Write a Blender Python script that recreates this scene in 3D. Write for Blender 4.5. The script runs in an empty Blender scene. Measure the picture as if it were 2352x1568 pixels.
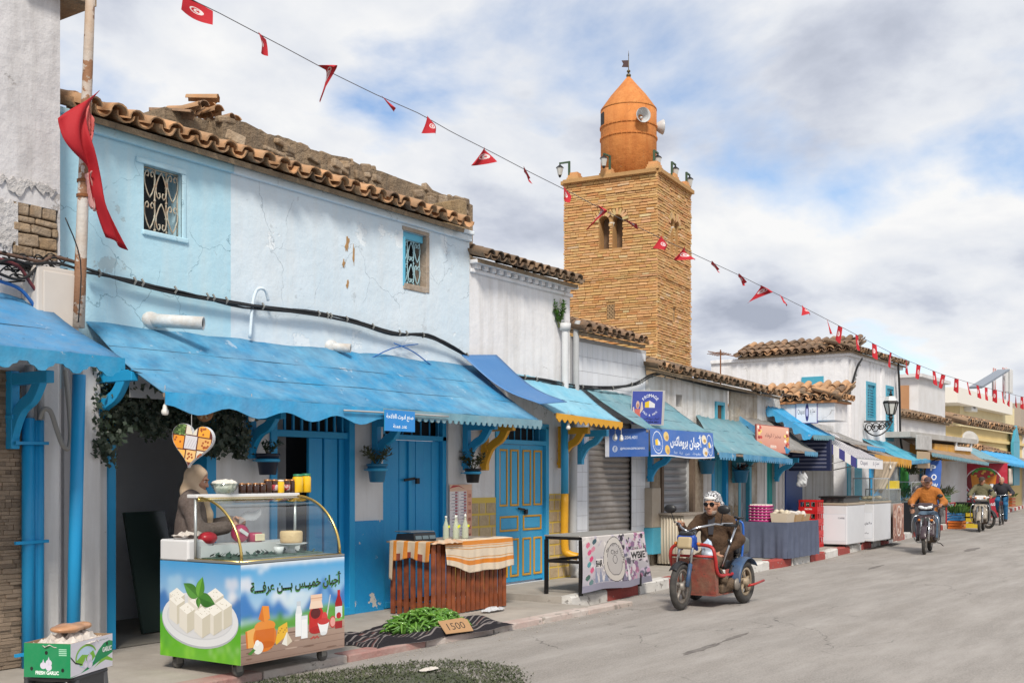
import bpy, bmesh, math, random
import numpy as np
from mathutils import Vector, Matrix, Euler
random.seed(7)
R=math.radians
SC=bpy.context.scene
COL=SC.collection
CF, CXP, CHY, CH, CT=2582.6, 1176.0, 1094.0, 1.6, R(34.4)
cam_d=bpy.data.cameras.new('camera');cam=bpy.data.objects.new('camera', cam_d);COL.objects.link(cam)
cam.location=(0, 0, CH);cam.rotation_euler=(R(90), 0, CT-R(90))
cam_d.sensor_width=36;cam_d.sensor_fit='HORIZONTAL';cam_d.lens=36*CF/2352
cam_d.shift_y=(CHY-784)/2352;cam_d.clip_end=3000;cam_d.clip_start=.1
SC.camera=cam
SC.render.engine='CYCLES'
SC.view_settings.view_transform='Standard';SC.view_settings.look='None'
SC.view_settings.exposure=EXPOSURE=0.62;SC.view_settings.gamma=1
SC.cycles.max_bounces=6;SC.cycles.transparent_max_bounces=16
SUN_AZ, SUN_EL=(-0.78, -0.626), 46
wd=bpy.data.worlds.new('World');SC.world=wd;wd.use_nodes=True
nt=wd.node_tree;nt.nodes.clear()
def N(t, **kw):
 n=nt.nodes.new(t)
 for k, v in kw.items():
  if k=='i':
   for kk, vv in v.items():n.inputs[kk].default_value=vv
  else:setattr(n, k, v)
 return n
LK=lambda a, b:nt.links.new(a, b)
sky=N('ShaderNodeTexSky', sky_type='NISHITA', sun_disc=False, sun_elevation=R(SUN_EL), sun_rotation=math.atan2(SUN_AZ[0], SUN_AZ[1]))
sky.air_density=1.0;sky.ozone_density=3.5;sky.dust_density=.4
tc=N('ShaderNodeTexCoord');sp=N('ShaderNodeSeparateXYZ');LK(tc.outputs['Generated'], sp.inputs[0])
zc=N('ShaderNodeMath', operation='MAXIMUM', i={1:0.0});LK(sp.outputs[2], zc.inputs[0])
za=N('ShaderNodeMath', operation='ADD', i={1:0.30});LK(zc.outputs[0], za.inputs[0])
dx=N('ShaderNodeMath', operation='DIVIDE');LK(sp.outputs[0], dx.inputs[0]);LK(za.outputs[0], dx.inputs[1])
dy=N('ShaderNodeMath', operation='DIVIDE');LK(sp.outputs[1], dy.inputs[0]);LK(za.outputs[0], dy.inputs[1])
cb=N('ShaderNodeCombineXYZ');LK(dx.outputs[0], cb.inputs[0]);LK(dy.outputs[0], cb.inputs[1])
cb.inputs[2].default_value=11.5
n1=N('ShaderNodeTexNoise', i={'Scale':2.1, 'Detail':10.0, 'Roughness':0.52, 'Distortion':0.15});LK(cb.outputs[0], n1.inputs['Vector'])
r1=N('ShaderNodeValToRGB');LK(n1.outputs[0], r1.inputs[0])
r1.color_ramp.elements[0].position=.29;r1.color_ramp.elements[1].position=.425
cb2=N('ShaderNodeCombineXYZ');LK(dx.outputs[0], cb2.inputs[0]);LK(dy.outputs[0], cb2.inputs[1]);cb2.inputs[2].default_value=3.3
n2=N('ShaderNodeTexNoise', i={'Scale':2.6, 'Detail':9.0, 'Roughness':0.55, 'Distortion':0.2});LK(cb2.outputs[0], n2.inputs['Vector'])
sh=N('ShaderNodeMath', operation='MULTIPLY_ADD', i={1:-.85, 2:.46});LK(n1.outputs[0], sh.inputs[0]);sh2=N('ShaderNodeMath', operation='ADD');LK(sh.outputs[0], sh2.inputs[0]);LK(n2.outputs[0], sh2.inputs[1])
r2=N('ShaderNodeValToRGB');LK(sh2.outputs[0], r2.inputs[0])
e=r2.color_ramp.elements
e[0].position=.30;e[0].color=(.44, .48, .58, 1);e[1].position=.68;e[1].color=(1.0, 1.0, 1.0, 1)
k=e.new(.42);k.color=(.62, .66, .76, 1);k=e.new(.52);k.color=(.82, .85, .91, 1)
bg1=N('ShaderNodeBackground', i={'Strength':.105});LK(sky.outputs[0], bg1.inputs[0])
bg2=N('ShaderNodeBackground', i={'Strength':.62});LK(r2.outputs[0], bg2.inputs[0])
mx=N('ShaderNodeMixShader');LK(r1.outputs[0], mx.inputs[0]);LK(bg1.outputs[0], mx.inputs[1]);LK(bg2.outputs[0], mx.inputs[2])
wo=N('ShaderNodeOutputWorld');LK(mx.outputs[0], wo.inputs[0])
sd=bpy.data.lights.new('sun', 'SUN');sd.energy=2.5;sd.angle=R(12);sd.color=(1, .93, .82)
so=bpy.data.objects.new('sun', sd);COL.objects.link(so)
so.rotation_euler=Vector((-SUN_AZ[0]*math.cos(R(SUN_EL)), -SUN_AZ[1]*math.cos(R(SUN_EL)), -math.sin(R(SUN_EL)))).to_track_quat('-Z', 'Y').to_euler()
so.location=(-5, -5, 20)
_c, _s=math.cos(CT), math.sin(CT)
def W(u, v, Y):
 a=(u-CXP)/CF;t=Y/(_s-a*_c)
 return Vector((t*(_c+a*_s), Y, CH+t*(CHY-v)/CF))
def G(u, v, z=0.0):
 a=(u-CXP)/CF;t=(z-CH)/((CHY-v)/CF)
 return Vector((t*(_c+a*_s), t*(_s-a*_c), z))
def X(u, Y=8.6):return W(u, 0, Y).x
def WX(u, v, x):
 a=(u-CXP)/CF;t=x/(_c+a*_s)
 return Vector((x, t*(_s-a*_c), CH+t*(CHY-v)/CF))
def hx(h, k=1.0):
 out=[]
 for i in(0, 2, 4):
  c=int(h[i:i+2], 16)/255
  out.append(((c/12.92)if c<=.04045 else((c+.055)/1.055)**2.4)*k)
 return tuple(out)
def C4(c):return(c[0], c[1], c[2], 1)
MATS={}
def mat(name, col=(.8, .8, .8), rough=.7, metal=0., var=None, chips=None, bump=None, streak=None, alpha=1., trans=0., ior=1.45, emit=None, vcol=False, spec=.5, coat=0., rnd=0., brick=None, wave=None, sub=0., crack=None):
 """procedural surface: var=(colour, scale, amount), chips=(colour, scale, threshold), streak=(colour, amount), bump=(scale, strength)"""
 if name in MATS:return MATS[name]
 m=bpy.data.materials.new(name);m.use_nodes=True;t=m.node_tree;nd=t.nodes;L=t.links.new
 b=nd['Principled BSDF']
 def n(ty, **kw):
  q=nd.new(ty)
  for kk, vv in kw.items():
   if kk=='i':
    for a, c in vv.items():q.inputs[a].default_value=c
   else:setattr(q, kk, vv)
  return q
 b.inputs['Roughness'].default_value=rough;b.inputs['Metallic'].default_value=metal
 b.inputs['IOR'].default_value=ior;b.inputs['Alpha'].default_value=alpha
 b.inputs['Specular IOR Level'].default_value=spec;b.inputs['Coat Weight'].default_value=coat
 b.inputs['Transmission Weight'].default_value=trans
 if sub:b.inputs['Subsurface Weight'].default_value=sub;b.inputs['Subsurface Radius'].default_value=(.01, .004, .002)
 tco=n('ShaderNodeTexCoord');vec=tco.outputs['Object']
 if rnd or vcol!='x':
  oi=n('ShaderNodeObjectInfo');va=n('ShaderNodeVectorMath', operation='MULTIPLY_ADD')
  cm=n('ShaderNodeCombineXYZ');L(oi.outputs['Random'], cm.inputs[0]);L(oi.outputs['Random'], cm.inputs[1])
  L(cm.outputs[0], va.inputs[0]);va.inputs[1].default_value=(31, 17, 0);L(vec, va.inputs[2]);vec=va.outputs[0]
 if vcol:
  at=n('ShaderNodeAttribute', attribute_name='Col');cur=at.outputs['Color']
 else:
  rg=n('ShaderNodeRGB');rg.outputs[0].default_value=C4(col);cur=rg.outputs[0]
 def mix(a, col2, fac):
  q=n('ShaderNodeMixRGB');L(a, q.inputs[1])
  if hasattr(col2, 'default_value'):L(col2, q.inputs[2])
  else:q.inputs[2].default_value=C4(col2)
  L(fac, q.inputs[0]);return q.outputs[0]
 if rnd:
  hv=n('ShaderNodeHueSaturation');mr=n('ShaderNodeMapRange', i={3:1-rnd, 4:1+rnd*.8});L(oi.outputs['Random'], mr.inputs[0])
  L(mr.outputs[0], hv.inputs['Value']);L(cur, hv.inputs['Color']);cur=hv.outputs[0]
 if wave:
  wv=n('ShaderNodeTexWave', i={'Scale':wave[1], 'Distortion':wave[3]if len(wave)>3 else 2.0, 'Detail':3.0});wv.bands_direction=wave[2]
  L(vec, wv.inputs['Vector']);mm=n('ShaderNodeMath', operation='MULTIPLY', i={1:.8});L(wv.outputs['Fac'], mm.inputs[0]);cur=mix(cur, wave[0], mm.outputs[0])
 if var:
  for vr in(var if isinstance(var, list)else[var]):
   nz=n('ShaderNodeTexNoise', i={'Scale':vr[1], 'Detail':7.0, 'Roughness':.65});L(vec, nz.inputs['Vector'])
   rp=n('ShaderNodeMapRange', i={1:.35, 2:.7, 3:0., 4:vr[2]});L(nz.outputs[0], rp.inputs[0]);cur=mix(cur, vr[0], rp.outputs[0])
 if streak:
  mp=n('ShaderNodeMapping');mp.inputs['Scale'].default_value=(7, 7, .55);L(vec, mp.inputs[0])
  nz=n('ShaderNodeTexNoise', i={'Scale':1.0, 'Detail':6.0, 'Roughness':.6});L(mp.outputs[0], nz.inputs['Vector'])
  rp=n('ShaderNodeMapRange', i={1:.45, 2:.75, 3:0., 4:streak[1]});L(nz.outputs[0], rp.inputs[0]);cur=mix(cur, streak[0], rp.outputs[0])
 hgt=None
 if chips:
  for ch in(chips if isinstance(chips, list)else[chips]):
   nz=n('ShaderNodeTexNoise', i={'Scale':ch[1], 'Detail':9.0, 'Roughness':.62});L(vec, nz.inputs['Vector'])
   rp=n('ShaderNodeMapRange', i={1:ch[2], 2:ch[2]+.015, 3:0., 4:ch[3]if len(ch)>3 else 1.});L(nz.outputs[0], rp.inputs[0]);cur=mix(cur, ch[0], rp.outputs[0])
   hgt=rp.outputs[0]
 if crack:
  wn=n('ShaderNodeTexNoise', i={'Scale':crack[1]*2.5, 'Detail':5.0});L(vec, wn.inputs['Vector']);wa_=n('ShaderNodeVectorMath', operation='MULTIPLY_ADD');wa_.inputs[1].default_value=(.5/crack[1], )*3;L(wn.outputs['Color'], wa_.inputs[0]);L(vec, wa_.inputs[2])
  vo=n('ShaderNodeTexVoronoi', feature='DISTANCE_TO_EDGE', i={'Scale':crack[1]});L(wa_.outputs[0], vo.inputs['Vector']);c1=n('ShaderNodeMapRange', i={1:0., 2:crack[2], 3:1., 4:0.});L(vo.outputs['Distance'], c1.inputs[0])
  mk_=n('ShaderNodeTexNoise', i={'Scale':crack[1]*.9, 'Detail':3.0});L(vec, mk_.inputs['Vector']);c2=n('ShaderNodeMapRange', i={1:crack[3], 2:crack[3]+.05});L(mk_.outputs[0], c2.inputs[0]);cm_=n('ShaderNodeMath', operation='MULTIPLY');L(c1.outputs[0], cm_.inputs[0]);L(c2.outputs[0], cm_.inputs[1]);cur=mix(cur, crack[0], cm_.outputs[0])
 L(cur, b.inputs['Base Color'])
 if emit:
  b.inputs['Emission Color'].default_value=C4(emit[0]);b.inputs['Emission Strength'].default_value=emit[1]
 if bump:
  nz=n('ShaderNodeTexNoise', i={'Scale':bump[0], 'Detail':8.0, 'Roughness':.62});L(vec, nz.inputs['Vector'])
  hh=nz.outputs[0]
  if hgt is not None:
   sb=n('ShaderNodeMath', operation='SUBTRACT');L(hh, sb.inputs[0]);L(hgt, sb.inputs[1]);hh=sb.outputs[0]
  bp=n('ShaderNodeBump', i={'Strength':bump[1], 'Distance':bump[2]if len(bump)>2 else.02});L(hh, bp.inputs['Height']);L(bp.outputs[0], b.inputs['Normal'])
 MATS[name]=m
 return m
I4=Matrix.Identity(4)
class MB:
 def __init__(s):s.v=[];s.f=[];s.mi=[];s.col=[]
 def add(s, vs, fs, mi=0, col=None):
  o=len(s.v);s.v.extend([tuple(q)for q in vs])
  for f in fs:s.f.append([o+i for i in f]);s.mi.append(mi);s.col.append(col)
  return s
 def box(s, c, d, M=None, mi=0, col=None):
  hx_, hy_, hz_=d[0]/2, d[1]/2, d[2]/2;c=Vector(c);M=M or Matrix.Identity(3)
  vs=[c+M@Vector((sx*hx_, sy*hy_, sz*hz_))for sz in(-1, 1)for sx, sy in((-1, -1), (1, -1), (1, 1), (-1, 1))]
  return s.add(vs, [(3, 2, 1, 0), (4, 5, 6, 7), (0, 1, 5, 4), (1, 2, 6, 5), (2, 3, 7, 6), (3, 0, 4, 7)], mi, col)
 def bb(s, x0, x1, y0, y1, z0, z1, mi=0, col=None):
  return s.box(((x0+x1)/2, (y0+y1)/2, (z0+z1)/2), (abs(x1-x0), abs(y1-y0), abs(z1-z0)), None, mi, col)
 def bar(s, a, b, w, h, up=(0, 0, 1), mi=0):
  a, b, up=Vector(a), Vector(b), Vector(up);d=(b-a);l=d.length;d.normalize()
  sx=d.cross(up)
  if sx.length<1e-4:sx=d.cross(Vector((1, 0, 0)))
  sx.normalize();uz=sx.cross(d)
  return s.box((a+b)/2, (l, w, h), Matrix((d, sx, uz)).transposed(), mi)
 def tube(s, pts, r, n=8, caps=True, mi=0, col=None, closed=False):
  pts=[Vector(p)for p in pts];m=len(pts);rs=r if isinstance(r, (list, tuple))else[r]*m
  vs=[];prev=None
  for i, p in enumerate(pts):
   if closed:d=pts[(i+1)%m]-pts[i-1]
   else:d=pts[min(i+1, m-1)]-pts[max(i-1, 0)]
   if d.length<1e-9:d=Vector((0, 0, 1))
   d.normalize()
   if prev is None:
    q=d.cross(Vector((0, 0, 1)))
    if q.length<.05:q=d.cross(Vector((1, 0, 0)))
   else:q=prev-d*prev.dot(d)
   q.normalize();prev=q;w=d.cross(q)
   for k in range(n):
    a=2*math.pi*k/n;vs.append(p+(q*math.cos(a)+w*math.sin(a))*rs[i])
  fs=[]
  for i in range(m if closed else m-1):
   j=(i+1)%m
   for k in range(n):fs.append((i*n+k, i*n+(k+1)%n, j*n+(k+1)%n, j*n+k))
  if caps and not closed:fs.append(tuple(range(n-1, -1, -1)));fs.append(tuple(range((m-1)*n, m*n)))
  return s.add(vs, fs, mi, col)
 def cyl(s, a, b, r, r2=None, n=16, mi=0):return s.tube([a, b], [r, r if r2 is None else r2], n, True, mi)
 def lathe(s, prof, n=20, M=None, mi=0, col=None, caps=True):
  M=M or I4;vs=[];fs=[]
  for(r, z)in prof:
   for k in range(n):
    a=2*math.pi*k/n;vs.append(M@Vector((r*math.cos(a), r*math.sin(a), z)))
  m=len(prof)
  for i in range(m-1):
   for k in range(n):fs.append((i*n+k, i*n+(k+1)%n, (i+1)*n+(k+1)%n, (i+1)*n+k))
  if caps and prof[0][0]>1e-5:fs.append(tuple(range(n-1, -1, -1)))
  if caps and prof[-1][0]>1e-5:fs.append(tuple(range((m-1)*n, m*n)))
  return s.add(vs, fs, mi, col)
 def prism(s, poly, a, b, M=None, mi=0, col=None):
  M=M or I4;n=len(poly)
  vs=[M@Vector((p[0], p[1], a))for p in poly]+[M@Vector((p[0], p[1], b))for p in poly]
  fs=[tuple(range(n-1, -1, -1)), tuple(range(n, 2*n))]+[(i, (i+1)%n, n+(i+1)%n, n+i)for i in range(n)]
  return s.add(vs, fs, mi, col)
 def grid(s, fn, nu, nv, mi=0, col=None):
  vs=[fn(i/nu, j/nv)for j in range(nv+1)for i in range(nu+1)]
  fs=[(j*(nu+1)+i, j*(nu+1)+i+1, (j+1)*(nu+1)+i+1, (j+1)*(nu+1)+i)for j in range(nv)for i in range(nu)]
  o=len(s.v);s.v.extend([tuple(q)for q in vs])
  for q, f in enumerate(fs):
   s.f.append([o+i for i in f]);s.mi.append(mi)
   s.col.append(col((q%nu+.5)/nu, (q//nu+.5)/nv)if callable(col)else col)
  return s
 def quad(s, a, b, c, d, mi=0, col=None):return s.add([a, b, c, d], [(0, 1, 2, 3)], mi, col)
 def sphere(s, c, r, n=12, m=8, M=None, mi=0, col=None):
  r=r if isinstance(r, (tuple, list))else(r, r, r);T=Matrix.Translation(Vector(c))@(M.to_4x4()if M else I4)@Matrix.Diagonal((r[0], r[1], r[2], 1))
  return s.lathe([(max(math.sin(math.pi*i/m), 1e-6), -math.cos(math.pi*i/m))for i in range(m+1)], n, T, mi, col)
 def data(s, name, mats, smooth=False):
  me=bpy.data.meshes.new(name);me.from_pydata(s.v, [], s.f)
  for m in(mats if isinstance(mats, (list, tuple))else[mats]):me.materials.append(m)
  if any(s.mi):me.polygons.foreach_set('material_index', s.mi)
  if smooth:me.polygons.foreach_set('use_smooth', [True]*len(s.f))
  if any(c is not None for c in s.col):
   ca=me.color_attributes.new('Col', 'FLOAT_COLOR', 'CORNER');buf=[]
   for f, c in zip(s.f, s.col):
    c=c or(1, 1, 1)
    if isinstance(c[0], (tuple, list)):
     for q in c:buf.extend((q[0], q[1], q[2], 1))
    else:buf.extend((c[0], c[1], c[2], 1)*len(f))
   ca.data.foreach_set('color', buf)
  me.validate()
  return me
 def obj(s, name, mats, parent=None, smooth=False, world=False, bevel=0, solid=0, angle=None):
  o=bpy.data.objects.new(name, s.data(name, mats, smooth));COL.objects.link(o)
  put(o, parent, world)
  if angle:
   smooth_by_angle(o.data, angle)
  if solid:
   md=o.modifiers.new('thickness', 'SOLIDIFY');md.thickness=solid;md.offset=0
  if bevel:
   md=o.modifiers.new('edges', 'BEVEL');md.width=bevel;md.segments=2;md.limit_method='ANGLE';md.angle_limit=R(40)
  return o
def smooth_by_angle(me, deg):
 me.polygons.foreach_set('use_smooth', [True]*len(me.polygons))
 bm=bmesh.new();bm.from_mesh(me);bm.normal_update();c=math.cos(R(deg))
 for e in bm.edges:
  if len(e.link_faces)==2 and e.link_faces[0].normal.dot(e.link_faces[1].normal)<c:e.smooth=False
 bm.to_mesh(me);bm.free()
def put(o, parent, world):
 if parent is not None:
  o.parent=parent
  if world:
   M=Matrix.Translation(parent.location)@parent.rotation_euler.to_matrix().to_4x4()
   if parent.parent is not None:M=Matrix(parent['_w'])if '_w' in parent else I4
   o.matrix_parent_inverse=M.inverted()
def sub(o, parent):
 o.parent=parent;return o
def tag(o, label, cat, group=None, kind=None):
 if label:o['label']=label
 if cat:o['category']=cat
 if group:o['group']=group
 if kind:o['kind']=kind
 return o
def thing(name, label, cat, loc=(0, 0, 0), rz=0, group=None):
 o=bpy.data.objects.new(name, None);COL.objects.link(o);o.location=loc;o.rotation_euler=(0, 0, rz);o.empty_display_size=.2
 return tag(o, label, cat, group)
def structure(o):o['kind']='structure';return o
def inst(name, me, parent, M):
 o=bpy.data.objects.new(name, me);COL.objects.link(o);o.parent=parent;o.matrix_basis=M;return o
def instw(name, me, parent, M):
 o=bpy.data.objects.new(name, me);COL.objects.link(o);o.parent=parent
 o.matrix_basis=Matrix.Translation(-parent.location)@M;return o
def copy_tree(o, parent=None):
 c=o.copy();COL.objects.link(c);c.parent=parent
 for ch in list(o.children):copy_tree(ch, c)
 return c
def frame(o, x, y, z):
 return Matrix(((x[0], y[0], z[0], o[0]), (x[1], y[1], z[1], o[1]), (x[2], y[2], z[2], o[2]), (0, 0, 0, 1)))
AR={'ا':(0xFE8D, 2), 'أ':(0xFE83, 2), 'ب':(0xFE8F, 4), 'ة':(0xFE93, 2), 'ت':(0xFE95, 4), 'ج':(0xFE9D, 4), 'ح':(0xFEA1, 4), 'خ':(0xFEA5, 4), 'د':(0xFEA9, 2), 'ر':(0xFEAD, 2), 'ز':(0xFEAF, 2), 'س':(0xFEB1, 4), 'ش':(0xFEB5, 4), 'ص':(0xFEB9, 4), 'ط':(0xFEC1, 4), 'ع':(0xFEC9, 4), 'غ':(0xFECD, 4), 'ف':(0xFED1, 4), 'ق':(0xFED5, 4), 'ك':(0xFED9, 4), 'ل':(0xFEDD, 4), 'م':(0xFEE1, 4), 'ن':(0xFEE5, 4), 'ه':(0xFEE9, 4), 'و':(0xFEED, 2), 'ي':(0xFEF1, 4), 'ى':(0xFEEF, 2), '\u0001':(0xFEFB, 2), 'ـ':(0x640, 4)}
def shape(t):
 t=t.replace('لا', '\u0001');out=''
 for i, ch in enumerate(t):
  if ch not in AR:out+=ch;continue
  b, n=AR[ch];pv=i>0 and t[i-1]in AR and AR[t[i-1]][1]==4;nx=n==4 and i+1<len(t)and t[i+1]in AR
  out+='\u0640' if ch=='ـ' else chr(b+(3 if pv and nx else 2 if nx else 1 if pv else 0))
 return out[::-1]
def lettering(t, bold=0.0, arabic=False):
 cu=bpy.data.curves.new('lettering', 'FONT');cu.body=shape(t)if arabic else t;cu.size=1;cu.align_x='CENTER';cu.align_y='CENTER';cu.offset=bold;cu.resolution_u=3
 o=bpy.data.objects.new('lettering', cu);me=bpy.data.meshes.new_from_object(o)
 P=[[tuple(me.vertices[i].co[:2])for i in p.vertices]for p in me.polygons]
 bpy.data.objects.remove(o);bpy.data.curves.remove(cu);bpy.data.meshes.remove(me)
 xs=[q[0]for p in P for q in p]or[0];ys=[q[1]for p in P for q in p]or[0]
 cx, cy=(min(xs)+max(xs))/2, (min(ys)+max(ys))/2;w, h=max(xs)-min(xs)or 1, max(ys)-min(ys)or 1
 return[[((x-cx)/w, (y-cy)/h)for x, y in p]for p in P], w/h
class Print:
 def __init__(s, w, h):s.w, s.h, s.P=w, h, []
 def poly(s, pts, col):s.P.append(([tuple(p)for p in pts], col));return s
 def rect(s, x0, y0, x1, y1, col):return s.poly([(x0, y0), (x1, y0), (x1, y1), (x0, y1)], col)
 def vgrad(s, x0, y0, x1, y1, c0, c1):return s.poly([(x0, y0), (x1, y0), (x1, y1), (x0, y1)], [c0, c0, c1, c1])
 def ell(s, x, y, a, b, col, n=28, rot=0, a0=0, a1=360):
  q=[]
  for k in range(n+(0 if a1-a0==360 else 1)):
   t=R(a0+(a1-a0)*k/n);px, py=a*math.cos(t), b*math.sin(t);q.append((x+px*math.cos(rot)-py*math.sin(rot), y+px*math.sin(rot)+py*math.cos(rot)))
  return s.poly(q, col)
 def ring(s, x, y, a, b, th, col, n=36, a0=0, a1=360):
  for k in range(n):
   t0, t1=R(a0+(a1-a0)*k/n), R(a0+(a1-a0)*(k+1)/n)
   s.poly([(x+a*math.cos(t0), y+b*math.sin(t0)), (x+a*math.cos(t1), y+b*math.sin(t1)), (x+(a-th)*math.cos(t1), y+(b-th)*math.sin(t1)), (x+(a-th)*math.cos(t0), y+(b-th)*math.sin(t0))], col)
  return s
 def text(s, t, x, y, w, col, h=None, bold=0., arabic=False, rot=0):
  P, ar=lettering(t, bold, arabic);h=h or w/ar;c, q=math.cos(rot), math.sin(rot)
  s.P.append(('T', [[(x+px*w*c-py*h*q, y+px*w*q+py*h*c)for px, py in p]for p in P], col));return s
 def arc_text(s, t, x, y, r, a0, a1, size, col, bold=0.02, flip=False):
  for i, ch in enumerate(t):
   if ch==' ':continue
   a=R(a0+(a1-a0)*(i+.5)/len(t));P, ar=lettering(ch, bold);rot=a+(R(90)if flip else-R(90));c, q=math.cos(rot), math.sin(rot)
   h=size*(1 if ch not in '.,' else.2);w=h*ar
   s.P.append(('T', [[(x+r*math.cos(a)+px*w*c-py*h*q, y+r*math.sin(a)+px*w*q+py*h*c)for px, py in p]for p in P], col))
  return s
 def mesh(s, M, step=.00003):
  mb=MB();lay=0;last=None
  for it in s.P:
   lay+=1;z=lay*step
   for pts, col in([(p, it[2])for p in it[1]]if it[0]=='T' else[it]):
    mb.add([M@Vector((p[0], p[1], z))for p in pts], [tuple(range(len(pts)))], 0, col)
  return mb
 def raster(s, nu, nv):
  gx, gy=np.meshgrid((np.arange(nu)+.5)/nu*s.w, (np.arange(nv)+.5)/nv*s.h);out=np.ones((nv, nu, 3))
  for it in s.P:
   for pts, col in([(p, it[2])for p in it[1]]if it[0]=='T' else[it]):
    p=np.array(pts);ins=np.zeros(gx.shape, bool);j=len(p)-1
    i0, i1=max(int(p[:, 0].min()/s.w*nu)-1, 0), min(int(p[:, 0].max()/s.w*nu)+2, nu);j0, j1=max(int(p[:, 1].min()/s.h*nv)-1, 0), min(int(p[:, 1].max()/s.h*nv)+2, nv)
    if i0>=i1 or j0>=j1:continue
    xx, yy=gx[j0:j1, i0:i1], gy[j0:j1, i0:i1];ins=np.zeros(xx.shape, bool)
    for i in range(len(p)):
     dyy=p[j, 1]-p[i, 1]
     if abs(dyy)>1e-12:ins^=((p[i, 1]>yy)!=(p[j, 1]>yy))&(xx<(p[j, 0]-p[i, 0])*(yy-p[i, 1])/dyy+p[i, 0])
     j=i
    cc=np.array(col[0]if isinstance(col[0], (tuple, list))else col)
    if isinstance(col[0], (tuple, list)):
     f=np.clip((yy-p[:, 1].min())/max(np.ptp(p[:, 1]), 1e-9), 0, 1)[..., None];cm=np.array(col[0])*(1-f)+np.array(col[-1])*f
     out[j0:j1, i0:i1][ins]=cm[ins]
    else:out[j0:j1, i0:i1][ins]=cc
  return out
def printed_cloth(pr, fn, nu, nv):
 ra=pr.raster(nu, nv);mb=MB()
 return mb.grid(fn, nu, nv, 0, lambda u, v:tuple(float(q)for q in ra[min(int(v*nv), nv-1), min(int(u*nu), nu-1)]))
PRINT=mat('printed_sheet', rough=.35, vcol=True, var=((.5, .5, .5), 6, .06))
PRINTM=mat('printed_cloth', rough=.75, vcol=True, var=((.35, .35, .35), 5, .12), bump=(9, .15))
def _np(v):return np.array((v[0], v[1], v[2]), dtype=np.float32)
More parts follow.
